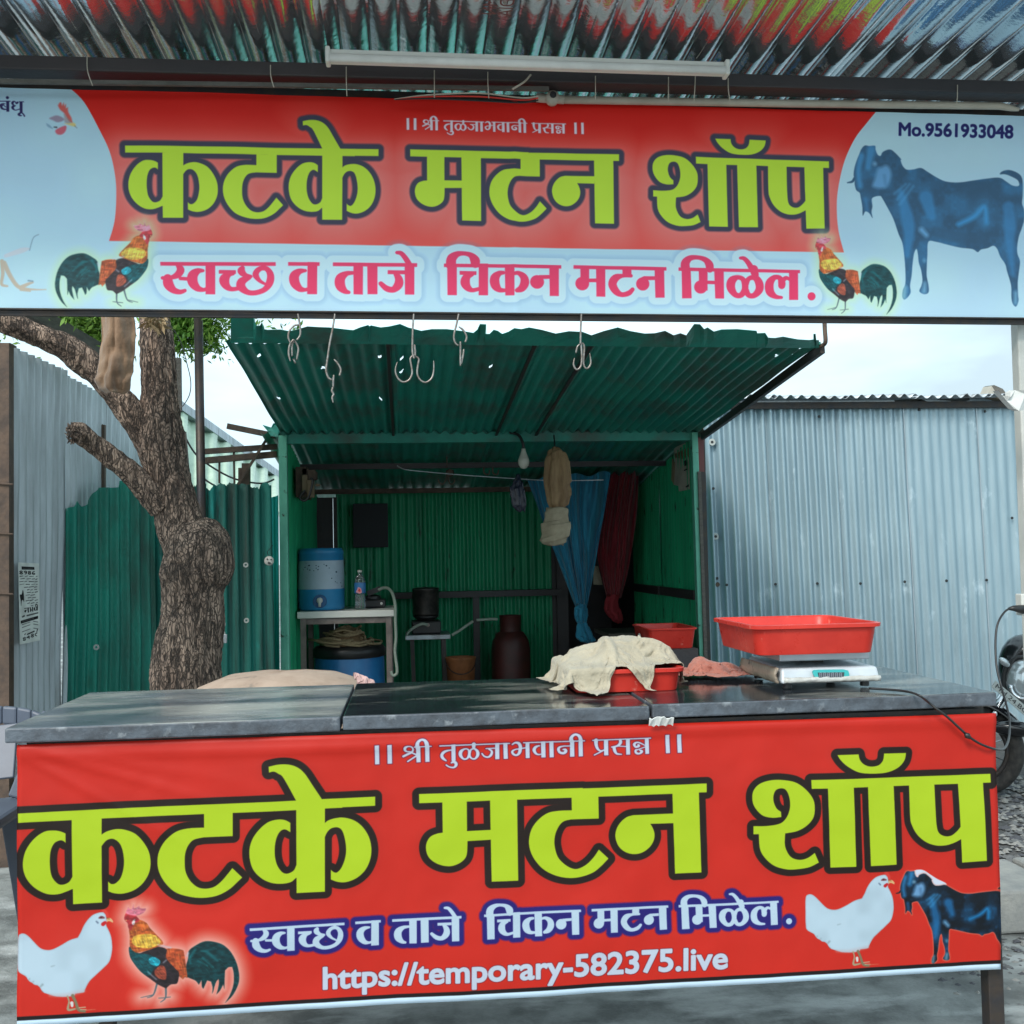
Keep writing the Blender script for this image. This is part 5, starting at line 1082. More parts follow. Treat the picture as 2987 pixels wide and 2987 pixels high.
mb = MB(); mb.bar(P(294, 1240, 6.3), P(294, 1430, 6.3), .05, .03); mb.bar(P(285, 1235, 6.3), P(303, 1246, 6.3), .02, .02); mb.build('fence_stake', M_rust, label='rusty stake standing behind the broken branch and the green fence', cat='stake')
# brick pier at the left edge
bp_ = thing('brick_pier', 'orange brick pier low at the far left edge', 'pier', P(-20, 2000, 5.4))
x1 = P(22, 2000, 5.4).x; mb = MB(); mb.box(x1 - .5, x1 - .004, 5.404, 5.6, 0, .78); mb.build('mortar_core', M_mortar, bp_)
rr = random.Random(9); me0 = None
for r in range(10):
    for c in range(3):
        xx = x1 - .2 * c - .19 - (.09 if r % 2 else 0); mb = MB(); xe = min(xx + .19, x1)
        mb.box(xx, xe, 5.39 + rr.uniform(-.002, .002), 5.45, .01 + r * .077, .01 + r * .077 + .067); mb.build('brick', M_brick, bp_)
mb = MB(); mb.box(P(-60, 1690, 5.5).x, P(18, 1690, 5.5).x, 5.4, 5.7, P(10, 1700, 5.5).z, P(10, 1680, 5.5).z); mb.build('white_ledge', M_paper, label='white ledge edge at the far left behind the rusty post', cat='ledge')
mb = MB(); mb.box(P(-200, 1690, 6.2).x, P(30, 1690, 6.2).x, 6.2, 6.3, 0, P(10, 1000, 6.2).z); mb.build('dark_wall', M_rust, label='dark brown wall glimpsed past the rusty post at the far left', cat='wall')

# ---------------------------------------------------------------- tree
tree = thing('old_tree', 'old tree with rough bark, swollen trunk and a broken branch stub', 'tree', (P(540, 1900, 4.7).x, 4.7, 0))
def limb(name, pts, Y0, Y1, n=30, seg=9, seed=0, rough=.10, fine=.05, parent=None, m=None):
    """pts: (u, v, width px); bark plates are real relief"""
    k = len(pts); c = []; 
    for i, (u, v, w) in enumerate(pts):
        Y = Y0 + (Y1 - Y0) * i / (k - 1); p = P(u, v, Y); c.append((p, w / 2 / F * Y))
    P4 = spline([Vector((p.x, p.y, p.z)) for p, r in c], seg); R4 = spline([Vector((r, 0, 0)) for p, r in c], seg)
    vs = []; fs = []; prev = None; m_ = len(P4); arc = 0
    for i, p in enumerate(P4):
        t = (P4[min(i + 1, m_ - 1)] - P4[max(i - 1, 0)]).normalized(); x = (prev - t * prev.dot(t)) if prev else Vector((1, 0, 0)) - t * t.x
        if x.length < 1e-3: x = t.orthogonal()
        x.normalize(); prev = x; y = t.cross(x); r = R4[i].x
        if i: arc += (P4[i] - P4[i - 1]).length
        for j in range(n):
            a = 2 * math.pi * j / n; dx, dy = math.cos(a), math.sin(a)
            q = Vector((dx * 2.2, dy * 2.2, arc * 3.2 + seed)); big = noise.noise(q) * rough
            q2 = Vector((dx * r * 34, dy * r * 34, arc * 9 + seed)); rid = 1 - abs(noise.noise(q2)) * 2
            q3 = Vector((dx * r * 80, dy * r * 80, arc * 30 + seed)); 
            d = r * (1 + big) + .006 * (rid - .6) * (fine / .05) + .005 * noise.noise(q3)
            vs.append(p + (x * dx + y * dy) * d)
    for i in range(m_ - 1):
        for j in range(n): q = (j + 1) % n; fs.append((i * n + j, i * n + q, (i + 1) * n + q, (i + 1) * n + j))
    fs.append(tuple(range(n))[::-1]); fs.append(tuple((m_ - 1) * n + j for j in range(n)))
    return mesh(name, vs, fs, m or M_bark, parent or tree, smooth=True)
limb('trunk', [(545, 2420, 240), (548, 2150, 205), (540, 2000, 196), (545, 1900, 182), (562, 1800, 172), (562, 1730, 170), (566, 1680, 190), (580, 1640, 196), (566, 1590, 190), (532, 1545, 138), (518, 1500, 128), (505, 1440, 124), (486, 1370, 120), (470, 1300, 128), (462, 1240, 128), (464, 1160, 98), (462, 1080, 94), (458, 1000, 92), (450, 920, 80), (440, 800, 80), (450, 640, 76)], 4.75, 4.75, n=110, seg=16, seed=0, rough=.07)
limb('branch', [(480, 1370, 110), (440, 1290, 90), (395, 1220, 84), (340, 1150, 72), (290, 1090, 74), (235, 1045, 82), (195, 1015, 72), (140, 990, 66), (80, 965, 62), (20, 940, 66), (-60, 905, 62)], 4.78, 4.45, n=60, seg=12, seed=20, rough=.12)
limb('branch_stub', [(475, 1470, 90), (430, 1430, 74), (380, 1378, 62), (320, 1330, 58), (270, 1290, 56), (235, 1265, 56), (205, 1252, 40)], 4.72, 4.5, n=56, seg=12, seed=33, rough=.10)
mb = MB(); rr = random.Random(2)
for _ in range(26):
    u = rr.uniform(196, 236); v = rr.uniform(1240, 1290); p = P(u, v, 4.5 + rr.uniform(-.04, .04)); q = P(u - rr.uniform(2, 16), v + rr.uniform(-12, 14), 4.5 + rr.uniform(-.03, .03)); mb.tube([p, q], [.007, .001], 5)
mb.build('splinters', M_bark, tree)
mb = MB()
for a, b, c in (((430, 800, 4.8), (300, 500, 4.9), .05), ((440, 780, 4.8), (620, 420, 5.2), .045), ((300, 500, 4.9), (120, 300, 4.9), .03)): mb.tube([P(*a), P(*b)], [c, c * .6], 10)
mb.build('upper_limbs', M_bark, tree)
def leaves(name, centres, parent, seed, n, size, kind='stuff', m=M_leaf, spread=.13):
    rr = random.Random(seed); vs = []; fs = []
    for _ in range(n):
        c = rr.choice(centres); o = Vector((rr.gauss(0, 1), rr.gauss(0, 1), rr.gauss(0, .8))) * spread * c[1]; p = c[0] + o
        d = Vector((rr.uniform(-1, 1), rr.uniform(-1, 1), rr.uniform(-1.2, .3))).normalized(); w = d.cross(Vector((rr.random(), rr.random(), rr.random()))).normalized(); s = size * rr.uniform(.6, 1.4)
        k = len(vs); vs += [p, p + d * s * .5 + w * s * .16, p + d * s, p + d * s * .5 - w * s * .16]; fs.append((k, k + 1, k + 2, k + 3))
    return mesh(name, vs, fs, m, parent, kind=kind)
rc = random.Random(12); cen = []
for _ in range(120):
    u = rc.uniform(-100, 780); v = rc.uniform(420, 900); cen.append((P(u, v, rc.uniform(4.9, 6.4)), 1.0))
for (u, v) in ((165, 925), (200, 935), (230, 950), (255, 970), (275, 985), (285, 1005), (180, 915), (240, 925), (280, 930), (500, 925), (520, 945), (548, 930), (560, 960), (595, 950), (605, 985), (520, 975), (545, 985), (600, 920), (490, 910)):
    cen.append((P(u, v, 5.9), .42)); cen.append((P(u, v, 5.9), .42))
leaves('foliage', cen, tree, 5, 26000, .040, spread=.14)
leaves('foliage', [(P(u, v, 5.9), .34) for (u, v) in ((170, 920), (205, 940), (245, 955), (270, 975), (285, 1000), (225, 925), (275, 930))], tree, 6, 2600, .034)
# ---------------------------------------------------------------- hide hanging in the fork
hp = [(296, 895, 384, 895), (296, 940, 394, 940), (294, 990, 396, 985), (292, 1030, 394, 1020), (290, 1060, 390, 1055), (284, 1090, 388, 1085), (280, 1110, 384, 1110), (290, 1135, 378, 1135), (318, 1148, 362, 1150)]
vs = []; fs = []; nx = 28; HP = []
for i in range(len(hp) - 1):
    for k in range(5):
        t = k / 5; HP.append([hp[i][q] + (hp[i + 1][q] - hp[i][q]) * t for q in range(4)])
HP.append(list(hp[-1]))
for i, (u0, v0, u1, v1) in enumerate(HP):
    for j in range(nx + 1):
        s = j / nx; p = P(u0 + (u1 - u0) * s + 1.5 * nz3(i * .5, 3), v0 + (v1 - v0) * s, 4.42); p.y += -.05 * math.sin(s * math.pi) + .005 * math.sin(s * 15 + i * .1) + .02 * nz3(s * 3, i * .15) + .012 * nz3(s * 9, i * .10, 4); vs.append(p)
w = nx + 1
fs = [(i * w + j, i * w + j + 1, (i + 1) * w + j + 1, (i + 1) * w + j) for i in range(len(HP) - 1) for j in range(nx)]
mesh('hanging_hide', vs, fs, M_hide, smooth=True, solid=.008, label='stiff brown animal hide hanging in the fork of the tree', cat='hide')
st = leaves('straw_tuft', [(P(455, 922, 4.62), .15), (P(452, 938, 4.62), .12)], None, 8, 60, .06, m=M_rope, kind='stuff')
# ---------------------------------------------------------------- things inside the shed
def lathe_thing_part(nm, c, prof, m, par, n=32, ax=None, **k):
    mb = MB(); mb.lathe(c, prof, n, ax); return mb.build(nm, m, par, smooth=True, **k)
def S_(Y): return Y / F      # metres per pixel at depth Y
# table
YT = 7.1; zt = P(1000, 1782, YT).z
tb = thing('small_table', 'narrow metal frame table with a white stone top inside the shed', 'table', (P(1008, 1800, YT).x, 7.4, 0))
x0, x1 = P(866, 1790, YT).x, P(1150, 1790, YT).x
mb = MB(); mb.box(x0, x1, YT, YT + .62, zt - .045, zt); mb.build('table_top', M_tubew, tb, bevel=.006)
for x in (x0 + .02, x1 - .055):
    for y in (YT + .02, YT + .56): mb = MB(); mb.box(x, x + .035, y, y + .035, 0, zt - .047); mb.build('leg', M_frame, tb)
for y in (YT + .022, YT + .562): mb = MB(); mb.box(x0 + .056, x1 - .056, y, y + .03, zt - .085, zt - .05); mb.build('apron', M_frame, tb)
mb = MB(); mb.box(x1 - .05, x1 - .022, YT + .056, YT + .558, zt - .085, zt - .05); mb.build('apron', M_frame, tb)
# water cooler
YC = 7.30; c = P(938, 1779, YC); r = 66 * S_(YC); h = (1779 - 1602) * S_(YC)
wc = thing('water_cooler', 'round blue and white insulated water jug with a tap on the table', 'water jug', (c.x, YC, zt))
lathe_thing_part('base', (c.x, YC, zt), [(0, .004), (r * .97, .004), (r, .02), (r, h * .30), (r * 1.02, h * .335), (r * 1.02, h * .345), (0, h * .345)], M_bluecooler, wc)
lathe_thing_part('white_body', (c.x, YC, zt), [(r * 1.0, h * .345), (r * 1.0, h * .5), (r * .97, h * .79), (r * .965, h * .80)], M_coolerw, wc)
lathe_thing_part('lid', (c.x, YC, zt), [(r * .965, h * .80), (r * .985, h * .805), (r * .965, h * .90), (r * .985, h * .905), (r * .96, h * .965), (r * .90, h), (0, h * 1.0)], M_bluecooler, wc)
mb = MB(); tp = P(933, 1757, YC - r)
mb.lathe((tp.x, YC - r * .985, tp.z + .006), [(0, .004), (.044, .004), (.046, 0), (.046, -.01)], 20, (0, -1, 0)); mb.build('tap_recess', mat('recess_blue', (.015, .10, .25), rough=.5), wc)
mb = MB(); mb.lathe((tp.x, YC - r * .99, tp.z + .012), [(0, .022), (.017, .02), (.02, .012), (.02, .004)], 16, (0, -1, 0)); mb.tube([(tp.x, YC - r - .012, tp.z + .01), (tp.x, YC - r - .014, tp.z - .03)], [.011, .008], 10); mb.build('tap', M_white, wc, smooth=True)
mb = MB(); rr = random.Random(31)
for (u, v) in [(893, 1643), (890, 1655), (897, 1660), (902, 1650), (905, 1663), (915, 1665), (922, 1650), (929, 1653), (927, 1662), (945, 1646), (952, 1650), (960, 1657), (981, 1668), (978, 1697), (983, 1700), (993, 1700), (996, 1710), (968, 1687)]:
    dx = (P(u, v, YC - .08).x - c.x); yy = YC - math.sqrt(max(0, (r * .99) ** 2 - dx * dx)) - .002; p = P(u, v, yy); s = rr.uniform(.004, .009); k = len(mb.v); a0 = rr.random() * 3
    mb.add([p + Vector((math.cos(a0 + q * 1.25) * s * rr.uniform(.5, 1.3), -.001 + abs(math.cos(q)) * .001, math.sin(a0 + q * 1.25) * s * rr.uniform(.4, 1))) for q in range(5)], [(0, 1, 2, 3, 4)])
mb.build('worn_print', mat('worn_print_blue', (.02, .06, .11), rough=.6), wc)
# soft drink bottle
YB2 = 7.22; c = P(1051, 1779, YB2); hb = (1779 - 1665) * S_(YB2)
bt = thing('drink_bottle', 'clear plastic soft drink bottle with a blue label beside the water jug', 'bottle', (c.x, YB2, zt))
rb = 16 * S_(YB2)
lathe_thing_part('bottle_body', (c.x, YB2, zt), [(0, .002), (rb * .8, .002), (rb, .02), (rb * .85, .05), (rb, .075), (rb * .82, .095), (rb * 1.0, .11), (rb * 1.0, hb * .70), (rb * .8, hb * .80), (rb * .35, hb * .90), (rb * .33, hb * .95)], M_glass, bt, 20)
lathe_thing_part('label', (c.x, YB2, zt), [(rb * 1.03, hb * .42), (rb * 1.04, hb * .68)], mat('label_blue', (.04, .20, .45), (.03, .14, .36), rough=.4), bt, 20)
lathe_thing_part('cap', (c.x, YB2, zt), [(rb * .42, hb * .945), (rb * .42, hb * .995), (0, hb)], M_white, bt, 14)
mb = MB(); ly = YB2 - rb * 1.07
for pts, m_ in (([(1038, 1727), (1045, 1712), (1053, 1716), (1056, 1728), (1048, 1732)], 0),):
    mb.add([P(u, v, ly) for u, v in pts], [tuple(range(len(pts)))])
mb.build('label_mark', mat('label_pink', (.75, .30, .36), rough=.5), bt)
mb = MB(); mb.add([P(u, v, ly - .002) for u, v in [(1044, 1722), (1050, 1716), (1052, 1725), (1047, 1727)]], [(0, 1, 2, 3)]); mb.build('label_mark', M_redpl, bt)
# black burner lying on the table + hose
bn = thing('black_burner', 'flat black gas burner lying on the white table top', 'burner', P(1095, 1770, 7.45))
p = P(1095, 1768, 7.45); mb = MB(); mb.box(p.x - .09, p.x + .07, 7.36, 7.56, zt + .002, zt + .06); mb.build('burner_body', M_black, bn, bevel=.01)
mb = MB(); mb.lathe((p.x - .02, 7.45, zt + .061), [(.06, 0), (.06, .018), (.03, .03), (0, .03)], 18); mb.build('burner_ring', M_black, bn)
mb = MB(); mb.bar(P(1072, 1732, 7.35), P(1110, 1716, 7.35), .035); mb.build('burner_handle', M_black, bn)
p = P(1113, 1760, 7.33); mb = MB(); mb.lathe(p, [(0, .02), (.009, .018), (.009, 0)], 10, (0, -1, 0)); mb.build('knob', M_white, bn)
hs_ = MB(); hs_.tube(spline([P(u, v, y) for u, v, y in [(1105, 1720, 7.3), (1125, 1714, 7.25), (1142, 1726, 7.15), (1152, 1760, 7.06), (1153, 1810, 7.05), (1155, 1860, 7.05), (1152, 1900, 7.05), (1158, 1950, 7.05), (1156, 1966, 7.05), (1145, 1970, 7.05), (1141, 1958, 7.05)]]), .010, 8)
hs_.build('grey_hose', mat('hose_grey', (.30, .36, .30), rough=.6, scale=60), smooth=True, label='pale grey hose hanging down the right side of the table', cat='hose')
# drum with rope heap
YD = 7.55; c = P(1020, 1925, YD); rd = 100 * S_(YD); zd = P(1020, 1922, YD - rd).z
dr = thing('blue_drum', 'big blue plastic drum with black lid under the table', 'drum', (c.x, YD, 0))
lathe_thing_part('drum_body', (c.x, YD, 0), [(0, 0), (rd * .96, 0), (rd, .04), (rd * 1.0, zd * .45), (rd * 1.03, zd * .5), (rd, zd * .55), (rd * .99, zd - .02), (rd * .97, zd)], M_blue, dr, 40)
lathe_thing_part('drum_lid', (c.x, YD, 0), [(rd * .97, zd - .005), (rd * 1.03, zd), (rd * 1.03, zd + .05), (rd * .96, zd + .072), (rd * .5, zd + .08), (0, zd + .08)], M_black, dr, 40)
mb = MB(); rr = random.Random(11); cx, cy, cz = P(1010, 1885, YD - .05).x, YD - .05, zd + .085
for k in range(26):
    a0 = rr.random() * 6.28; R0 = rr.uniform(.05, .20); zz = cz + rr.uniform(0, .16) * (1 - R0 / .26); ox, oy = rr.uniform(-.05, .05), rr.uniform(-.05, .03)
    mb.tube([(cx + ox + R0 * math.cos(a0 + t * .5) * (1 + .12 * math.sin(t * 1.7 + k)), cy + oy + R0 * .7 * math.sin(a0 + t * .5), zz + .012 * math.sin(t * 1.3 + k)) for t in range(rr.randint(7, 13))], .009, 6)
rh = mb.build('rope_heap', M_rope, smooth=True, label='tangled heap of brown rope piled on the drum lid', cat='rope')
mb = MB(); mb.lathe((cx, cy, cz - .004), [(.14, 0), (.12, .04), (.07, .08), (0, .10)], 16); mb.build('dark_bag', M_tan, smooth=True, label='dark brown sack buried inside the rope heap on the drum', cat='sack')
# stool with stove and sooty pot
YP = 8.15
stl = thing('low_stand', 'low dark stand holding the gas stove against the back wall', 'stand', (P(1248, 1850, YP).x, YP, 0))
x0, x1 = P(1182, 1855, YP - .2).x, P(1314, 1855, YP - .2).x; zs = P(1248, 1852, YP - .2).z
mb = MB(); mb.box(x0, x1, YP - .2, YP + .2, zs - .035, zs); mb.build('stand_top', M_galvold, stl, bevel=.004)
for x in (x0 + .03, x1 - .07):
    for y in (YP - .17, YP + .14): mb = MB(); mb.bar((x + .02 - (.02 if x < 0 else -.02), y, 0), (x + .02, y, zs - .035), .03); mb.build('leg', M_darksteel, stl)
c = P(1243, 1850, YP)
st = thing('gas_stove', 'small black single burner stove under the pot', 'stove', (c.x, YP - .05, zs))
mb = MB(); mb.box(c.x - .11, c.x + .11, YP - .16, YP + .06, zs + .002, zs + .10); mb.build('stove_body', M_black, st, bevel=.012)
lathe_thing_part('pan_support', (c.x, YP - .05, zs), [(.06, .10), (.085, .115), (.10, .135), (.085, .135), (0, .135)], M_black, st, 20)
p = P(1248, 1823, YP - .17); mb = MB(); mb.lathe(p, [(0, .02), (.014, .018), (.014, 0)], 12, (0, -1, 0)); mb.build('knob', mat('knob_grey', (.35, .28, .25)), st)
rp_ = 38 * S_(YP); zp = zs + .138; hp_ = (1802 - 1722) * S_(YP)
pot = thing('cooking_pot', 'tall dented steel pot on the stove at the back', 'pot', (c.x, YP - .05, zp))
lathe_thing_part('pot_body', (c.x, YP - .05, zp), [(0, 0), (rp_ * .94, 0), (rp_, .015), (rp_, hp_ * .92), (rp_ * 1.03, hp_ * .93)], M_pot, pot)
lathe_thing_part('pot_lid', (c.x, YP - .05, zp), [(rp_ * 1.04, hp_ * .93), (rp_ * 1.04, hp_ * .96), (rp_ * .8, hp_ * 1.0), (0, hp_ * 1.02)], M_pot, pot)
for k, pts in enumerate(([(1246, 1823, 7.95), (1232, 1820, 7.93), (1212, 1828, 7.93), (1195, 1840, 7.93), (1186, 1852, 7.93)], [(1318, 1853, 7.95), (1345, 1836, 7.95), (1365, 1822, 7.95), (1380, 1812, 7.95)], [(1390, 1809, 8.0), (1430, 1806, 8.0), (1450, 1806, 8.02)])):
    mb = MB(); mb.tube(spline([P(*q) for q in pts]), .011, 8); mb.build('gas_hose', mat('hose_grey', (0, 0, 0)), smooth=True, label=['light ribbed gas hose looping from the stove knob', 'thin gas hose rising from the stand to the wall post', 'short straight gas hose leading into the gas cylinder valve'][k], cat='hose')
# tin bucket
YK = 7.9; c = P(1345, 1990, YK); rk_ = 43 * S_(YK); zk = P(1345, 1918, YK).z
bk = thing('tin_bucket', 'rusty orange tin bucket standing by the wall post', 'bucket', (c.x, YK, zk - .28))
lathe_thing_part('bucket_body', (c.x, YK, zk - .28), [(0, 0), (rk_ * .85, 0), (rk_, .27), (rk_ * 1.04, .275), (rk_ * 1.04, .285), (rk_ * .97, .28), (rk_ * .82, .05), (0, .05)], M_bucket, bk)
mb = MB(); mb.tube(spline([(c.x + rk_ * math.cos(a), YK - rk_ * 1.06 * abs(math.sin(a)) - .002, zk - .02 - .09 * math.sin(a) * 1.0) for a in [math.pi * k / 10 for k in range(11)]]), .004, 6); mb.build('handle', M_darksteel, bk)
mb = MB(); mb.box(c.x - .25, c.x + .25, YK - .2, YK + .25, 0, zk - .283); mb.build('low_platform', M_beam, label='low dark platform under the rusty bucket', cat='platform')
# gas cylinder
YG = 8.2; c = P(1490, 1900, YG); rg = 57 * S_(YG); zg = P(1490, 1838, YG).z
gc = thing('gas_cylinder', 'dark red cooking gas cylinder against the back wall', 'gas cylinder', (c.x, YG, zg - .55))
lathe_thing_part('cylinder_body', (c.x, YG, zg - .55), [(rg * .8, 0), (rg * .8, .03), (rg * .98, .07), (rg, .12), (rg, .40), (rg * .93, .47), (rg * .7, .53), (rg * .3, .56), (0, .565)], M_cyl, gc, 32)
lathe_thing_part('collar', (c.x, YG, zg - .55), [(rg * .55, .53), (rg * .56, .66), (rg * .60, .665), (rg * .52, .66), (rg * .50, .53)], M_cyl, gc, 24)
lathe_thing_part('valve', (c.x, YG, zg - .55), [(.03, .55), (.03, .63), (.02, .65), (0, .65)], M_black, gc, 12)
mb = MB(); mb.box(c.x - .25, c.x + .25, YG - .22, YG + .2, 0, zg - .553); mb.build('stone_step', M_beam, label='dark step under the gas cylinder', cat='step')
# dark board on the back wall
a, b = P(1029, 1470, 8.62), P(1133, 1596, 8.62)
mb = MB(); mb.box(a.x, b.x, 8.60, 8.63, b.z, a.z); mb.build('dark_board', mat('board_black', (.012, .014, .02), rough=.6), bevel=.003, label='dark square board hanging on the green back wall', cat='board')
# electric box on the left wall
eb = thing('electric_box', 'rusty brown electric meter box with loose wiring on the left shed wall', 'electric box', P(895, 1410, 7.3))
a, b = P(862, 1362, 7.0), P(880, 1450, 7.0); mb = MB(); mb.box(a.x, a.x + .07, 7.0, 7.35, b.z, a.z); mb.build('back_board', M_rust, eb)
for (u0, v0, u1, v1, y, m_) in ((880, 1365, 900, 1385, 7.0, M_rust), (880, 1385, 897, 1435, 6.98, M_card), (897, 1370, 920, 1400, 7.0, M_rust), (895, 1400, 915, 1450, 6.97, M_card), (915, 1375, 924, 1398, 7.02, M_rust), (920, 1411, 932, 1417, 7.0, M_card)):
    a, b = P(u0, v0, y), P(u1, v1, y); mb = MB(); mb.box(a.x, b.x, y, y + .08, b.z, a.z); mb.build('switch', m_, eb, bevel=.004)
mb = MB(); mb.tube(spline([P(u, v, 6.95) for u, v in [(890, 1430), (875, 1450), (885, 1460), (900, 1450), (912, 1405), (905, 1395)]]), .008, 6); mb.build('wire', M_black, eb)
# cardboard package on the right wall
cb = thing('cardboard_package', 'flattened carton with brown tape strips hung high on the right shed wall', 'carton', P(1995, 1360, 7.1))
def q4(pts, Ys, th, m_, nm, par):
    c = [P(u, v, y) for (u, v), y in zip(pts, Ys)]; n = len(c); vs = c + [p + Vector((th, .02, 0)) for p in c]
    return mesh(nm, vs, [tuple(range(n)), tuple(range(2 * n - 1, n - 1, -1))] + [(i, n + i, n + (i + 1) % n, (i + 1) % n) for i in range(n)], m_, par)
q4([(1966, 1306), (2019, 1284), (2021, 1372), (2022, 1425), (1980, 1433), (1979, 1418), (1966, 1414)], [7.3, 6.86, 6.86, 6.86, 7.15, 7.15, 7.3], .04, M_cardw, 'carton_sheet', cb)
for pts in ([(1967, 1324), (2019, 1301), (2020, 1330), (1970, 1350)], [(1974, 1392), (2021, 1374), (2021, 1404), (1976, 1416)]):
    q4(pts, [7.28, 6.84, 6.84, 7.28], .01, mat('tape_brown', (.22, .09, .05), rough=.4), 'tape_strip', cb)
q4([(1960, 1336), (1968, 1350), (1976, 1414), (1966, 1415), (1958, 1400)], [7.35, 7.27, 7.27, 7.3, 7.35], .03, M_card, 'side_flap', cb)
for pts in ([(1996, 1344), (2001, 1342), (2002, 1357), (1998, 1360)], [(1996, 1370), (2005, 1366), (2005, 1370), (1996, 1374)], [(2001, 1418), (2010, 1412), (2009, 1420), (2002, 1422)]):
    q4(pts, [6.98, 6.93, 6.93, 6.98], .002, M_ink, 'printed_mark', cb)
# light bulb
lb_ = thing('light_bulb', 'unlit white led bulb hanging in the shed opening', 'bulb', P(1528, 1335, 6.7))
c = P(1528, 1368, 6.7); s = S_(6.7)
lathe_thing_part('globe', c, [(0, 0), (9 * s, 3 * s), (15 * s, 12 * s), (17 * s, 22 * s), (15 * s, 30 * s)], M_bulb, lb_, 20)
lathe_thing_part('bulb_base', c, [(15 * s, 30 * s), (12 * s, 38 * s), (7 * s, 52 * s), (6 * s, 60 * s), (0, 60 * s)], M_bulb, lb_, 20)
mb = MB(); mb.tube(spline([c + Vector((0, 0, 60 * s)), c + Vector((-.005, 0, .17)), c + Vector((-.03, .02, .22)), c + Vector((-.08, .05, .24))]), .010, 8); mb.build('holder_cord', M_black, lb_)
# hanging plastic sleeve with canvas bag
def bagmesh(name, rings, m_, parent, n=64, pleat=.18, k=9, seed=0, Y=6.62, flat=.55):
    """rings: (u_left, u_right, v)"""
    vs = []; fs = []; RR = []
    for i in range(len(rings) - 1):
        for q in range(6): t = q / 6; RR.append([rings[i][j] + (rings[i + 1][j] - rings[i][j]) * t for j in range(3)])
    RR.append(list(rings[-1])); nr_ = len(RR)
    for i, (u0, u1, v) in enumerate(RR):
        a_ = P(u0, v, Y); b_ = P(u1, v, Y); c_ = (a_ + b_) / 2; r_ = (b_ - a_).length / 2
        for j in range(n):
            an = 2 * math.pi * j / n; f = 1 + pleat * (.5 * math.sin(k * an + seed + 1.2 * nz3(i * .12, seed)) + nz3(math.cos(an) * 2 + seed, i * .22, math.sin(an) * 2) * .8)
            f = min(f, 1.12)
            vs.append(c_ + Vector((math.cos(an) * r_ * f, math.sin(an) * r_ * flat * f, .006 * math.sin(an * 3 + i))))
    for i in range(nr_ - 1):
        for j in range(n): q = (j + 1) % n; fs.append((i * n + j, i * n + q, (i + 1) * n + q, (i + 1) * n + j))
    fs.append(tuple(range(n))[::-1]); fs.append(tuple((nr_ - 1) * n + j for j in range(n)))
    return mesh(name, vs, fs, m_, parent, smooth=True)
hb_ = thing('hanging_bag', 'brown pleated plastic sack tied into a canvas bag hanging at the shed front', 'bag', P(1622, 1590, 6.62))
bagmesh('plastic_sleeve', [(1612, 1624, 1305), (1600, 1645, 1318), (1592, 1658, 1345), (1589, 1663, 1400), (1595, 1663, 1440), (1600, 1656, 1470), (1612, 1642, 1488)], M_tan, hb_, pleat=.42, k=6, seed=1)
bagmesh('canvas_bottom', [(1612, 1640, 1484), (1594, 1656, 1482), (1590, 1657, 1500), (1588, 1658, 1520), (1580, 1666, 1530), (1582, 1662, 1560), (1574, 1650, 1578), (1598, 1644, 1590)], M_canvas, hb_, pleat=.10, k=5, seed=4, Y=6.60)
mb = MB(); mb.tube([P(1618, 1308, 6.62), P(1616, 1270, 6.72)], .005, 6); mb.build('string', M_black, hb_)
# black plastic bag on the wire
pb_ = thing('plastic_bag', 'thin dark plastic bag hanging from the wire beside the canvas bag', 'bag', P(1508, 1490, 6.95))
bagmesh('bag_body', [(1508, 1514, 1384), (1498, 1522, 1405), (1488, 1528, 1425), (1490, 1532, 1450), (1494, 1534, 1475), (1512, 1530, 1492)], mat('bag_navy', (.02, .025, .05), rough=.25), pb_, pleat=.3, k=7, seed=7, Y=6.95, flat=.3)
mb = MB(); mb.tube(spline([P(u, v, 7.3) for u, v in [(1158, 1358), (1172, 1366), (1200, 1372), (1330, 1384), (1500, 1396), (1620, 1402), (1760, 1400)]]), .004, 6); mb.build('line_wire', M_galvold, label='thin wire strung across inside the shed under the roof', cat='wire')
# dark lamp holder with hooks in the middle
ih = thing('hook_cluster', 'brown rusty hook cluster hanging in the middle of the shed', 'hook', P(1310, 1370, 7.45))
mb = MB(); mb.tube([P(1302, 1290, 7.45), P(1304, 1365, 7.45)], .005, 6); mb.build('rod', M_rust, ih)
mb = MB(); mb.lathe(P(1312, 1380, 7.45), [(0, -.03), (.025, -.02), (.032, 0), (.026, .02), (0, .032)], 14); mb.build('knob', M_rust, ih, smooth=True)
for s_ in ([(1304, 1385), (1300, 1400), (1292, 1412), (1282, 1408), (1278, 1396)], [(1308, 1385), (1308, 1400), (1315, 1412), (1324, 1408), (1326, 1396)]):
    mb = MB(); mb.tube(spline([P(u, v, 7.44) for u, v in s_]), .005, 6); mb.build('hook_arm', M_rust, ih)
for k_, dx in enumerate((0, 26)):
    mb = MB(); mb.tube(spline([P(u + dx, v, 7.5) for u, v in [(1412, 1362), (1411, 1376), (1418, 1384), (1426, 1382), (1428, 1370)]]), .006, 6); mb.build('small_hook', M_rust, label=['small rusty hook on the inner rail nearer the hook cluster', 'small rusty hook on the inner rail nearer the bulb'][k_], cat='hook')
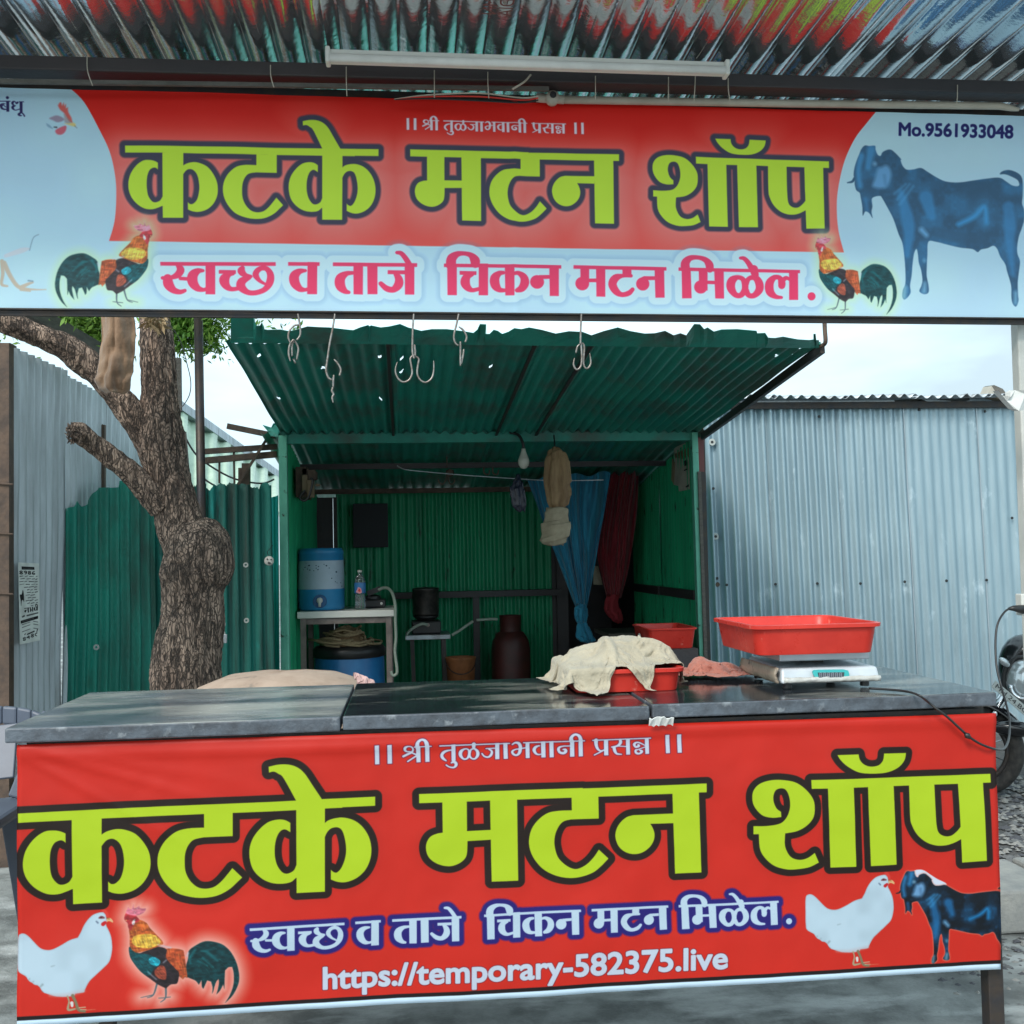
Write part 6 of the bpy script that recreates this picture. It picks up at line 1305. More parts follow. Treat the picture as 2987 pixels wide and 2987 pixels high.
# knotted curtains
def curtain(name, top, knot, tail, Y, m_, label, seed, waist):
    t = thing(name, label, 'curtain', P(knot[0], knot[2], Y)); vs = []; fs = []; nx, ny = 110, 46
    (ul, vl, ur, vr) = top; (kl, kr, kv) = knot
    for i in range(ny + 1):
        b = i / ny; e = waist(b)
        for j in range(nx + 1):
            a = j / nx; u0 = ul + (kl - ul) * e[0] + (e[2] if len(e) > 2 else 0); u1 = ur + (kr - ur) * e[1] + (e[3] if len(e) > 2 else 0); v0 = vl + (vr - vl) * a; v = v0 + (kv - v0) * b
            fold = .020 * math.sin(a * 46 + seed + 7 * nz3(a * 3, b * 1.6, seed)) + .030 * math.sin(a * 21 + b * 2 + 4 * nz3(a * 2, b, seed + 4)) + .05 * nz3(a * 11, b * 1.8, seed); fold *= (1 - .55 * b)
            vs.append(P(u0 + (u1 - u0) * a + 2 * nz3(a * 8, b * 3, seed), v + (6 * math.sin(a * 19) * (1 - b) if i == 0 else 0), Y + fold + .05 * math.sin(a * math.pi) * b * -1))
    w = nx + 1
    for i in range(ny):
        for j in range(nx): k = i * w + j; fs.append((k, k + 1, k + w + 1, k + w))
    mesh('cloth_panel', vs, fs, m_, t, smooth=True)
    return t
ct = curtain('blue_curtain', (1538, 1398, 1781, 1378), (1681, 1711, 1778), None, 7.85, M_bluecloth, 'bright blue curtain gathered into a knot inside the shed', 3, lambda b: (b ** 1.02, b ** (1.25) * .6 + .4 * b ** .9))
bagmesh('knot', [(1686, 1706, 1762), (1677, 1712, 1775), (1677, 1714, 1795), (1681, 1710, 1812), (1688, 1704, 1818)], M_bluecloth, ct, pleat=.35, k=4, seed=2, Y=7.8, flat=.8)
bagmesh('tail', [(1688, 1704, 1806), (1682, 1718, 1830), (1680, 1730, 1856), (1690, 1737, 1868), (1712, 1724, 1874)], M_bluecloth, ct, pleat=.40, k=6, seed=5, Y=7.8, flat=.5)
ct = curtain('maroon_curtain', (1776, 1368, 1862, 1362), (1770, 1812, 1745), None, 8.15, M_maroon, 'dark maroon curtain twisted into a knot beside the blue one', 6, lambda b: (b, b ** 1.6, -34 * math.sin(b * math.pi), 6 * math.sin(b * math.pi)))
bagmesh('knot', [(1772, 1806, 1735), (1766, 1800, 1755), (1764, 1806, 1775), (1770, 1812, 1790), (1784, 1816, 1806), (1800, 1812, 1818)], mat('maroon_red', (.30, .02, .03), rough=.8), ct, pleat=.35, k=4, seed=2, Y=8.1, flat=.8)
mb = MB(); mb.hexa([P(1731, 1705, 8.3), P(1758, 1706, 8.3), P(1758, 1706, 8.34), P(1731, 1705, 8.34), P(1731, 1650, 8.3), P(1745, 1652, 8.3), P(1745, 1652, 8.34), P(1731, 1650, 8.34)]); mb.build('pale_cloth', M_cream, label='scrap of pale striped cloth between the two curtains', cat='cloth')
# ---------------------------------------------------------------- trays
def rrect(hx_, hy_, r, n=5):
    o = []
    for cx, cy, a0 in ((hx_ - r, hy_ - r, 0), (-hx_ + r, hy_ - r, 90), (-hx_ + r, -hy_ + r, 180), (hx_ - r, -hy_ + r, 270)):
        for k in range(n + 1): a = R(a0 + 90 * k / n); o.append((cx + r * math.cos(a), cy + r * math.sin(a)))
    return o
def tray(x0, x1, y0, y1, z, h, label, rot=0, taper=.045):
    cx, cy = (x0 + x1) / 2, (y0 + y1) / 2; hx_, hy_ = (x1 - x0) / 2, (y1 - y0) / 2
    t = thing('red_tray', label, 'tray', (cx, cy, z), 'red plastic trays')
    prof = [(-taper, .0, .02), (-taper * .9, 0.0, .03), (-taper * .8, .004, .034), (-.010, h - .014, .035), (-.009, h - .012, .035), (.0, h - .010, .036), (.001, h - .001, .036), (-.001, h, .036), (-.010, h, .034), (-.013, h - .004, .034), (-taper * .8 - .003, .008, .03), (-taper - .01, .005, .02)]
    vs = []; fs = []; n = None; ca, sa = math.cos(rot), math.sin(rot)
    for d, zz, rr_ in prof:
        o = rrect(hx_ + d, hy_ + d, rr_); n = len(o)
        for a, b in o: vs.append((cx + a * ca - b * sa, cy + a * sa + b * ca, z + zz + .001))
    for i in range(len(prof) - 1):
        for j in range(n): q = (j + 1) % n; fs.append((i * n + j, i * n + q, (i + 1) * n + q, (i + 1) * n + j))
    fs.append(tuple(range(n))[::-1]); fs.append(tuple((len(prof) - 1) * n + j for j in range(n)))
    k1 = 6 * n; o = mesh('tray_body', vs, fs, M_redpl, t, smooth=True)
    md = o.modifiers.new('e', 'EDGE_SPLIT'); md.split_angle = R(50)
    mb = MB()
    for s_ in (-1, 1):
        mb.tube([(cx + s_ * (hx_ - .03) * ca, cy + s_ * (hx_ - .03) * sa, z + h * .75), (cx + s_ * (hx_ - .03) * ca, cy + s_ * (hx_ - .03) * sa, z + h * .72)], .008, 8)
    return t
# tray 1 on the counter, under the cloth
zc = ZC + .008
t1x0, t1x1 = P(1668, 2030, 2.745).x - .0, P(2003, 1955, 2.745).x
zrim = P(1900, 1952, 2.745).z
tray(t1x0, t1x1, 2.745, 3.07, ZC + .006, zrim - ZC - .006, 'red plastic tray half hidden under the cream cloth on the counter', taper=.020)
# scale and its tray
sc = thing('weighing_scale', 'white electronic weighing scale with a teal display on the counter', 'scale', (P(2423, 2000, 2.7).x, 2.85, ZC))
sx0, sx1 = P(2282, 1980, 2.70).x, P(2563, 1980, 2.70).x; zb = ZC + .022; ztop = P(2423, 1948, 2.70).z
mb = MB(); y0, y1 = 2.70, 3.0
mb.hexa([(sx0 - .004, y0 - .006, zb), (sx1 + .004, y0 - .006, zb), (sx1, y1, zb), (sx0, y1, zb), (sx0, y0 + .006, ztop), (sx1, y0 + .006, ztop), (sx1 - .01, y1, ztop + .006), (sx0 + .01, y1, ztop + .006)])
mb.build('body', M_white if False else mat('scale_white', (.55, .60, .64), (.48, .53, .57), rough=.35, scale=20, bump=.05), sc, bevel=.007)
rr = random.Random(17); vs = []; fs = []; nx, ny = 16, 8      # grubby plastic film over the left side
for i in range(ny + 1):
    for j in range(nx + 1):
        a, b = j / nx, i / ny; vs.append((sx0 - .007 - .006 * math.sin(b * 3) - .004 * rr.random(), y0 + .003 + (y1 - y0) * a, zb + (ztop + .002 - zb) * b + .002 * rr.random()))
for i in range(ny):
    for j in range(nx): k = i * (nx + 1) + j; fs.append((k, k + 1, k + nx + 2, k + nx + 1))
mesh('plastic_film', vs, fs, mat('grubby_film', (.34, .27, .20), (.44, .38, .30), rough=.3, scale=16, bump=.3, c3=(.12, .09, .07), s3=22, lo3=.6, hi3=.7), sc, smooth=True, solid=.002)
vs = []; fs = []
for i in range(5):
    for j in range(25):
        a, b = j / 24, i / 4; vs.append((sx0 + (sx1 - sx0) * a, y0 - .010 - .003 * rr.random() - .004 * math.sin(b * 3), zb + .002 + .014 * b + .002 * rr.random()))
for i in range(4):
    for j in range(24): k = i * 25 + j; fs.append((k, k + 1, k + 26, k + 25))
mesh('plastic_film', vs, fs, mat('clear_film', (.55, .56, .54), (.45, .44, .40), rough=.2, scale=30, bump=.3), sc, smooth=True, solid=.001)
for dx in (sx0 + .02, sx1 - .03):
    for y in (2.72, 2.95): mb = MB(); mb.lathe((dx, y, ZC + .009), [(.012, 0), (.012, .013), (0, .013)], 12); mb.build('foot', M_black, sc)
# display: rounded teal bezel with an lcd
def disp(pts, Y, th, m_, nm, r=.004):
    c = [P(u, v, Y) for u, v in pts]; n = len(c); vs = c + [p + Vector((0, th, 0)) for p in c]
    return mesh(nm, vs, [tuple(range(n))[::-1], tuple(range(n, 2 * n))] + [(i, (i + 1) % n, n + (i + 1) % n, n + i) for i in range(n)], m_, sc)
disp([(2371, 1960), (2375, 1955), (2390, 1954), (2462, 1953), (2474, 1956), (2478, 1966), (2476, 1976), (2466, 1983), (2396, 1985), (2382, 1980), (2374, 1970)], 2.6885, .006, M_lcdteal, 'display_bezel')
disp([(2386, 1962), (2463, 1961), (2461, 1976), (2389, 1977)], 2.6865, .002, M_mirror, 'lcd_screen')
mb = MB()
for k in range(6):      # unlit seven segment digits
    u = 2391 + k * 11.6
    for seg in (((0, 0), (6, 0)), ((0, 6), (6, 6)), ((0, 12), (6, 12)), ((0, 0), (0, 12)), ((6, 0), (6, 12))):
        (a0, b0), (a1, b1) = seg; mb.bar(P(u + a0, 1963 + b0, 2.6855), P(u + a1, 1963 + b1, 2.6855), .0013, .0006)
mb.build('lcd_digits', mat('lcd_segment', (.30, .32, .38), rough=.4), sc)
zpl = P(2423, 1910, 2.72).z
mb = MB(); mb.box((sx0 + sx1) / 2 - .03, (sx0 + sx1) / 2 + .03, 2.82, 2.88, ztop, zpl - .012); mb.build('platform_stem', M_darksteel, sc)
mb = MB(); mb.box(sx0 + .001, sx1 - .014, 2.72, 2.98, zpl - .014, zpl + .006); mb.build('platform', mat('platform_steel', (.5, .54, .58), rough=.3, metal=.5), sc, bevel=.003)
ty0, ty1 = 2.66, 3.04; tx0, tx1 = P(2196, 1822, ty0).x, P(2582, 1822, ty0).x
trt = P(2390, 1822, ty0).z
tray(tx0, tx1, ty0, ty1, zpl + .006, trt - zpl - .006, 'large red plastic tray standing on top of the weighing scale', taper=.024)
# third tray in the shed on a dark bench
Y3 = 6.35; bz = P(1960, 1893, Y3).z
mb = MB(); mb.box(P(1820, 1900, Y3).x, P(2034, 1900, Y3).x, Y3 - .02, Y3 + .62, 0, bz); mb.build('dark_bench', M_beam, label='dark low bench under the red tray inside the shed', cat='bench')
tray(P(1890, 1850, Y3).x, P(2037, 1850, Y3).x, Y3, Y3 + .48, bz, P(1960, 1833, Y3).z - bz, 'red plastic tray on the bench just inside the green post', taper=.03)
p = P(1864, 1858, 6.6); mb = MB(); mb.lathe((P(1890, 1850, Y3).x + .004, 6.60, bz + .06), [(0, .008), (.02, .007), (.024, 0)], 14, (-1, 0, 0)); mb.build('round_sticker', M_paper, label='small round worn sticker on the side of the tray in the shed', cat='sticker')
# power cable from the scale to the socket on the post
pts = [(2708, 2048, 2.518), (2735, 2070, 2.512), (2762, 2090, 2.515), (2800, 2125, 2.52), (2828, 2150, 2.525), (2860, 2170, 2.53), (2895, 2183, 2.54), (2925, 2186, 2.60), (2940, 2165, 2.68), (2945, 2130, 2.75), (2943, 2090, 2.8), (2934, 2050, 2.84), (2920, 2000, 2.88), (2908, 1950, 2.9), (2904, 1900, 2.92), (2905, 1850, 2.94), (2912, 1815, 2.95), (2928, 1788, 2.96), (2945, 1776, 2.965), (2975, 1776, 2.97)]
pc_ = thing('power_cable', 'black power cable looping from the scale to the socket on the white post', 'cable', P(2895, 2183, 2.54))
mb = MB(); mb.tube(spline([G(u, v, ZC + .012) for u, v in [(2535, 2008), (2600, 2012), (2650, 2018), (2684, 2030)]] + [P(*q) for q in pts], 5), .0031, 8); mb.build('cord', M_black, pc_, smooth=True)
mb = MB(); mb.tube([P(2815, 2140, 2.518), P(2822, 2146, 2.518), P(2830, 2153, 2.518)], [.004, .008, .004], 8); mb.build('tape_knot', M_black, pc_, smooth=True)
mb = MB(); mb.tube([P(2942, 1776, 2.965), P(2955, 1774, 2.965), P(2985, 1778, 2.965)], [.004, .008, .014], 10); mb.build('plug', M_black, pc_, smooth=True)
so = thing('wall_socket', 'small white socket box on the white post at the right edge', 'socket', P(2990, 1745, 2.98))
a = P(2979, 1733, 2.965); b = P(3010, 1795, 2.965); mb = MB(); mb.box(a.x, b.x, 2.965, 2.998, b.z, a.z); mb.build('socket_box', M_white, so, bevel=.003)
# small twist tag by the scale foot
mb = MB(); mb.tube(spline([P(u, v, 2.66) for u, v in [(2548, 2015), (2556, 2026), (2565, 2022), (2560, 2014), (2550, 2020)]]), .0016, 5); mb.build('thread_scrap', M_canvas, label='twisted scrap of thread beside the scale foot', cat='thread')
# ---------------------------------------------------------------- cloths
def drape(name, cx, cy, sx, sy, rot, z0, colliders, m_, frames, seed, label, cat, res=72, stiff=4, crumple=.05, thick=.0025, outline=None, znoise=.03):
    """drop a real cloth sheet over simple stand-ins, then keep the settled mesh"""
    n = res; vs = []; ca, sa = math.cos(rot), math.sin(rot)
    for i in range(n + 1):
        for j in range(n + 1):
            a = (j / n - .5); b = (i / n - .5)
            k = 1 - crumple; X, Y = a * sx * k, b * sy * k
            e = outline(a, b) if outline else 1
            if isinstance(e, tuple): X *= e[0]; Y *= e[1]
            else: X *= e; Y *= e
            vs.append((cx + X * ca - Y * sa + .006 * nz3(a * 9, b * 9, seed), cy + X * sa + Y * ca + .006 * nz3(a * 9 + 7, b * 9, seed), z0 + znoise * nz3(a * 5, b * 5, seed + 3) + znoise * .5 * nz3(a * 13, b * 13, seed + 3)))
    w = n + 1; fs = [(i * w + j, i * w + j + 1, (i + 1) * w + j + 1, (i + 1) * w + j) for i in range(n) for j in range(n)]
    me = bpy.data.meshes.new('c'); me.from_pydata(vs, [], fs); o = bpy.data.objects.new('c', me); COL.objects.link(o)
    tmp = []
    for v, f in colliders:
        m2 = bpy.data.meshes.new('k'); m2.from_pydata(v, [], f); k2 = bpy.data.objects.new('k', m2); COL.objects.link(k2)
        k2.modifiers.new('c', 'COLLISION'); k2.collision.thickness_outer = .004; k2.collision.cloth_friction = 30; tmp.append(k2)
    md = o.modifiers.new('cloth', 'CLOTH'); st = md.settings; st.quality = 6; st.mass = .25; st.tension_stiffness = 12; st.compression_stiffness = 12; st.shear_stiffness = 4; st.bending_stiffness = stiff * .1; st.air_damping = 1.5
    st.tension_damping = 8; st.compression_damping = 8
    md.collision_settings.collision_quality = 3; md.collision_settings.distance_min = .004; md.collision_settings.use_self_collision = False
    md.point_cache.frame_start = 1; md.point_cache.frame_end = frames + 2
    S.frame_start = 1; S.frame_end = frames + 2
    for f in range(1, frames + 1): S.frame_set(f)
    dg = bpy.context.evaluated_depsgraph_get(); ev = o.evaluated_get(dg); nv_ = [v.co.copy() for v in ev.data.vertices]
    bpy.data.objects.remove(o)
    for k2 in tmp: bpy.data.objects.remove(k2)
    S.frame_set(1)
    return mesh(name, nv_, fs, m_, smooth=True, label=label, cat=cat, solid=thick, sub=1)
def boxm(x0, x1, y0, y1, z0, z1, tap=0):
    mb = MB(); mb.hexa([(x0 + tap, y0 + tap, z0), (x1 - tap, y0 + tap, z0), (x1 - tap, y1 - tap, z0), (x0 + tap, y1 - tap, z0), (x0, y0, z1), (x1, y0, z1), (x1, y1, z1), (x0, y1, z1)]); return [tuple(v) for v in mb.v], mb.f
def moundm(cx, cy, rx, ry, z0, h, n=16):
    mb = MB(); vs = []; fs = []
    for i in range(7):
        a = i / 6 * math.pi / 2
        for j in range(n): b = 2 * math.pi * j / n; vs.append((cx + rx * math.cos(a) * math.cos(b), cy + ry * math.cos(a) * math.sin(b), z0 + h * math.sin(a)))
    for i in range(6):
        for j in range(n): q = (j + 1) % n; fs.append((i * n + j, i * n + q, (i + 1) * n + q, (i + 1) * n + j))
    return vs, fs
zt1 = zrim
cxx = P(1800, 1900, 2.93).x
al, ar = (P(1722, 2000, 2.75).x - cxx) / .50, (P(1890, 2000, 2.75).x - cxx) / .50
def cream_outline(a, b):
    ex = 1 + .10 * nz3(b * 4, 3, 1)
    if b < 0: return (ex, .60 + 1.05 * math.exp(-((a - al) / .12) ** 2) + .85 * math.exp(-((a - ar) / .07) ** 2) + .10 * nz3(a * 6, 1, 4))
    return (ex, .95 + .2 * nz3(a * 4, 2, 2))
tcx = (t1x0 + t1x1) / 2
drape('cream_cloth', cxx - .02, 2.90, .56, .50, R(3), zt1 + .10,
      [boxm(xl, xr, 2.53, YB, ZC - .02, ZC + .009), boxm(t1x0, t1x1, 2.745, 3.07, ZC, zt1, .012)] +
      [moundm(tcx + dx, 2.91 + dy, rx, ry, zt1 - .03, h) for dx, dy, rx, ry, h in ((-.07, .02, .08, .09, .075), (.04, .04, .10, .08, .095), (.11, -.03, .05, .06, .055), (-.01, -.07, .05, .04, .060), (-.12, -.05, .04, .05, .045))] + [moundm(t1x0 - .07, 2.88, .05, .06, ZC, .045), moundm(tcx - .03, 2.90, .015, .12, zt1 - .02, .09), moundm(tcx + .07, 2.88, .09, .012, zt1 - .02, .085)],
      M_cream, 46, 3, 'stained cream cloth thrown over the red tray on the counter', 'cloth', outline=cream_outline, crumple=.24, stiff=.5, res=96, znoise=.05, thick=.0012)
bx0, bx1 = P(2010, 1950, 3.0).x, P(2185, 1950, 3.0).x
drape('rust_cloth', (bx0 + bx1) / 2, 3.04, .44, .36, R(-15), ZC + .10,
      [boxm(xl, xr, 2.53, YB, ZC - .02, ZC + .012), moundm(bx0 + .05, 3.06, .03, .05, ZC, .055), moundm(bx1 - .05, 3.08, .05, .02, ZC, .035), moundm((bx0 + bx1) / 2, 3.03, .02, .06, ZC, .040)],
      M_brown, 40, 8, 'crumpled rust brown cloth lying between the cream cloth and the scale', 'cloth', res=80, crumple=.42, stiff=.5, znoise=.07, thick=.0012)
# ---------------------------------------------------------------- sack behind the counter
sk = thing('stuffed_sack', 'big pale burlap covered sack bulging up behind the counter by the tree', 'sack', (P(830, 1990, 3.75).x, 3.75, 0))
zt_ = P(830, 1958, 3.75).z; cxs = P(820, 1990, 3.75).x; vs = []; fs = []; n = 60
prof = [(.0, 0), (.30, .0), (.34, .10), (.345, .45), (.34, zt_ - .16), (.325, zt_ - .09), (.28, zt_ - .045), (.20, zt_ - .015), (.10, zt_ - .002), (0, zt_)]
for r, z in prof:
    for j in range(n): a = 2 * math.pi * j / n; k = 1 + .04 * nz3(math.cos(a) * 2, math.sin(a) * 2, z * 3); vs.append((cxs + r * .98 * k * math.cos(a), 3.75 + r * .85 * k * math.sin(a), z + .006 * nz3(a, r * 5)))
for i in range(len(prof) - 1):
    for j in range(n): q = (j + 1) % n; fs.append((i * n + j, i * n + q, (i + 1) * n + q, (i + 1) * n + j))
mesh('sack_body', vs, fs, M_burlap, sk, smooth=True)
bagmesh('sack_ear', [(1030, 1036, 1966), (1034, 1058, 1974), (1042, 1082, 1984), (1044, 1096, 1996), (1046, 1100, 2030)], M_pink, sk, pleat=.3, k=5, seed=3, Y=3.6, flat=.6)
# ---------------------------------------------------------------- grey plastic chair at the left edge
chx = thing('plastic_chair', 'blue grey plastic chair half hidden behind the left end of the counter', 'chair', (P(-60, 2400, 3.1).x, 3.1, 0))
c0 = P(172, 2075, 3.05).x; wch = .50; x0 = c0 - wch; zt_ = P(40, 2052, 3.05).z
pts = [(x0 + wch * a, 3.05 + .05 * math.sin(a * math.pi), zt_ - .012 - .055 * (2 * a - 1) ** 4) for a in [k / 12 for k in range(13)]]
mb = MB()
for a, b in zip(pts[:-1], pts[1:]): 
    A, B = Vector(a), Vector(b); mb.hexa([A + Vector((0, 0, -.05)), B + Vector((0, 0, -.05)), B + Vector((0, .018, -.05)), A + Vector((0, .018, -.05)), A, B, B + Vector((0, .018, 0)), A + Vector((0, .018, 0))])
mb.build('top_rail', M_chair, chx, bevel=.006)
zse = P(20, 2400, 2.85).z + .03
for s_ in (0, 1):
    xa = x0 + .025 + (wch - .05) * s_; xb = xa + (.03 if s_ == 0 else -.07)
    mb = MB(); mb.bar((xa, 3.06, zt_ - .03), (xb, 3.0, zse), .042, .022); mb.build('back_post', M_chair, chx, bevel=.005)
    mb = MB(); mb.bar((xb + (-.02 if s_ else .02), 3.0, zse), (xa + .01 * (1 - 2 * s_), 3.09, 0), .05, .03); mb.build('leg', M_chair, chx, bevel=.005)
    mb = MB(); mb.bar((xb + (-.01 if s_ else .01), 2.62, zse), (xa, 2.58, 0), .05, .03); mb.build('leg', M_chair, chx, bevel=.005)
for k in range(4):
    xx = x0 + .10 + k * .085; mb = MB(); mb.bar((xx, 3.075, zt_ - .06), (xx + .012, 3.01, zse + .05), .058, .010); mb.build('back_slat', M_chair, chx, bevel=.003)
mb = MB(); mb.box(x0 + .03, c0 - .05, 2.60, 3.02, zse - .03, zse); mb.build('seat', M_chair, chx, bevel=.012)
mb = MB(); mb.box(x0 + .04, c0 - .06, 2.595, 2.61, zse - .085, zse - .031); mb.build('apron', M_chair, chx, bevel=.004)
# ---------------------------------------------------------------- motorcycle at the right edge
YM = 5.4
mc = thing('parked_motorcycle', 'black motorcycle parked on the gravel at the right edge, only its front showing', 'motorcycle', (P(2900, 2330, YM).x, YM, .03))
sM = YM / F
rw = .25
ax = Vector((.50, .86, 0)).normalized(); fwd = Vector((-.86, .50, 0)).normalized()
wc_ = Vector((P(2838, 2210, YM).x, YM, .03 + rw))
mb = MB(); n = 48; k0 = 0
for i in range(n):
    a = 2 * math.pi * i / n; rad = fwd * math.cos(a) + Vector((0, 0, 1)) * math.sin(a)
    for j in range(10):
        b = 2 * math.pi * j / 10; mb.v.append(wc_ + rad * (rw - .042 + .042 * math.cos(b)) + ax * .042 * math.sin(b))
for i in range(n):
    for j in range(10): p_, q_ = (i + 1) % n, (j + 1) % 10; mb.f.append((i * 10 + j, i * 10 + q_, p_ * 10 + q_, p_ * 10 + j))
mb.build('tyre', M_tyre, mc, smooth=True)
mb = MB()
for i in range(36):
    a0, a1 = 2 * math.pi * i / 36, 2 * math.pi * (i + 1) / 36
    c4 = [wc_ + (fwd * math.cos(a) + Vector((0, 0, 1)) * math.sin(a)) * r + ax * d for a in (a0, a1) for r, d in ((rw - .075, -.028), (rw - .075, .028), (rw - .095, .02), (rw - .095, -.02))]
    mb.add(c4, [(0, 1, 5, 4), (1, 2, 6, 5), (2, 3, 7, 6), (3, 0, 4, 7)])
mb.build('rim', M_darksteel, mc, smooth=True)
mb = MB()
for i in range(18):
    a = 2 * math.pi * i / 18; mb.tube([wc_ + ax * .02 * (-1) ** i, wc_ + (fwd * math.cos(a) + Vector((0, 0, 1)) * math.sin(a)) * (rw - .09)], .0025, 5)
mb.lathe(wc_ - ax * .05, [(.0, 0), (.04, 0), (.05, .02), (.05, .08), (.04, .10), (0, .10)], 16, ax); mb.build('hub', M_chrome, mc)
hd = P(2992, 1985, YM - .25)       # headlamp
for s_ in (-1, 1):
    mb = MB(); a_ = wc_ + ax * .09 * s_; b_ = Vector((hd.x + .10, YM - .02, hd.z + .02)) + ax * .09 * s_; mb.tube([a_, a_.lerp(b_, .5), b_], [.026, .024, .018], 12); mb.build('fork_leg', M_chrome, mc, smooth=True)
# mudguard: arched shell over the tyre
mb = MB(); n = 14
for i in range(n + 1):
    a = R(25 + 135 * i / n); rad = fwd * math.cos(a) + Vector((0, 0, 1)) * math.sin(a)
    for j in range(7):
        b = R(-80 + 160 * j / 6); mb.v.append(wc_ + rad * (rw + .02 + .035 * math.cos(b) - .03) + ax * .072 * math.sin(b))
for i in range(n):
    for j in range(6): k = i * 7 + j; mb.f.append((k, k + 1, k + 8, k + 7))
M_bpaint = mat('black_paint', (.012, .012, .015), rough=.15, coat=.6)
mb.build('mudguard', M_bpaint, mc, smooth=True, solid=.004)
# headlamp cowl
def ell(c, ex, ey, ez, nm, m_, n=20, par=None, sq=1.0):
    vs = []; fs = []
    for i in range(n // 2 + 1):
        a = math.pi * i / (n // 2)
        for j in range(n): b = 2 * math.pi * j / n; vs.append(Vector(c) + ex * (math.sin(a) * math.cos(b)) + ey * (math.sin(a) * math.sin(b)) + ez * math.cos(a))
    for i in range(n // 2):
        for j in range(n): q = (j + 1) % n; fs.append((i * n + j, i * n + q, (i + 1) * n + q, (i + 1) * n + j))
    return mesh(nm, vs, fs, m_, par or mc, smooth=True)
front = Vector((-.62, -.78, -.05)).normalized(); side = Vector((.78, -.62, 0)).normalized(); upv = Vector((0, 0, 1))
ell(hd, side * .105, upv * .135, front * .085, 'headlamp', M_lens)
ell(hd + Vector((.01, .03, .06)) - front * .02, side * .125, upv * .17, front * .10, 'headlamp_cowl', M_bpaint)
mb = MB()
for k in range(16):
    pass
mb.tube([hd + side * .098 * math.cos(t) + upv * .125 * math.sin(t) + front * .045 for t in [2 * math.pi * q / 24 for q in range(25)]], .012, 8, caps=False); mb.build('headlamp_rim', M_black, mc, smooth=True)
mb = MB(); mb.tube([hd + side * .06 * math.cos(t) + upv * .06 * math.sin(t) + front * .085 - upv * .02 for t in [math.pi * (.95 + q / 12) for q in range(13)]], .012, 8); mb.build('reflector_trim', M_chrome, mc, smooth=True)
ip = P(2930, 1932, YM - .25); d_ = (P(2945, 1946, YM - .25) - P(2915, 1920, YM - .25)).normalized()
ell(ip, d_ * .034, Vector((0, .02, 0)), d_.cross(Vector((0, 1, 0))) * .018, 'indicator', M_lens, 16)
mb = MB(); mb.tube([ip + d_ * .03, hd + Vector((-.03, 0, .06))], .008, 8); mb.build('indicator_stem', M_black, mc)
# number plate
pl = [P(2893, 2003, YM - .34), P(2905, 1986, YM - .34), P(3062, 2118, YM - .34), P(3046, 2137, YM - .34)]
vs = pl + [p + Vector((0, .006, 0)) for p in pl]; mesh('number_plate', vs, [(0, 3, 2, 1)[::-1], (4, 5, 6, 7), (0, 1, 5, 4), (1, 2, 6, 5), (2, 3, 7, 6), (3, 0, 4, 7)], M_washer, mc)
cs = text_contours('MH.24.BC.9602'); xs = [p[0] for c in cs for p in c]; lo_, hi_ = min(xs), max(xs)
cu = bpy.data.curves.new('t', 'FONT'); cu.body = 'MH.24.BC.9602'; ob = bpy.data.objects.new('t', cu); COL.objects.link(ob); dg = bpy.context.evaluated_depsgraph_get(); dg.update(); me = bpy.data.meshes.new_from_object(ob.evaluated_get(dg)); bpy.data.objects.remove(ob)
O = pl[0].lerp(pl[3], .05).lerp(pl[1], .22); ex = (pl[3] - pl[0]) * .9; ey = (pl[1] - pl[0]) * .62
mesh('plate_lettering', [O + ex * ((v.co.x - lo_) / (hi_ - lo_)) + ey * (v.co.y / .72) + Vector((0, -.003, 0)) for v in me.vertices], [tuple(p.vertices) for p in me.polygons], M_ink, mc)
# handlebar, brake lever cables, tank and seat running out of the picture
hb0 = hd + Vector((.12, .12, .24))

mb = MB(); mb.tube(spline([hb0, hb0 + Vector((.10, -.10, .03)), hb0 + Vector((.30, -.28, .02))]), .012, 10); mb.build('handlebar', M_chrome, mc, smooth=True)
mb = MB(); mb.tube(spline([P(u, v, YM - .38) for u, v in [(2990, 1876), (2972, 1900), (2950, 1940), (2938, 1968), (2934, 1988)]]), .0045, 6); mb.build('brake_cable', M_black, mc, smooth=True)
ell(hd + Vector((.52, .40, .08)), Vector((.28, .20, 0)), Vector((-.09, .13, 0)), Vector((0, 0, .14)), 'fuel_tank', M_bpaint)
ell(hd + Vector((.98, .74, .04)), Vector((.36, .26, 0)), Vector((-.09, .13, 0)), Vector((0, 0, .06)), 'seat', M_black)
mb = MB(); e0 = hd + Vector((.50, .38, -.32)); mb.lathe(e0 - Vector((0, 0, .14)), [(0, 0), (.12, 0), (.14, .05), (.14, .18), (.10, .28), (0, .28)], 16); mb.build('engine', M_pot, mc, smooth=True)
for a, b, r in ((hd + Vector((.12, .10, .05)), e0, .022), (e0, hd + Vector((.95, .72, -.05)), .022), (hd + Vector((.12, .1, .1)), hd + Vector((.98, .74, 0)), .020)):
    mb = MB(); mb.tube([a, b], r, 10); mb.build('frame_tube', M_black, mc)
rwc = wc_ + Vector((1.05, -.60, 0)) * -1 if False else wc_ + Vector((1.08, .80, 0))
mb = MB(); n = 40
for i in range(n):
    a = 2 * math.pi * i / n; fw2 = Vector((.8, .6, 0)); ax2 = Vector((-.6, .8, 0)); rad = fw2 * math.cos(a) + upv * math.sin(a)
    for j in range(8): b = 2 * math.pi * j / 8; mb.v.append(rwc + rad * (rw - .05 + .05 * math.cos(b)) + ax2 * .05 * math.sin(b))
for i in range(n):
    for j in range(8): p_, q_ = (i + 1) % n, (j + 1) % 8; mb.f.append((i * 8 + j, i * 8 + q_, p_ * 8 + q_, p_ * 8 + j))
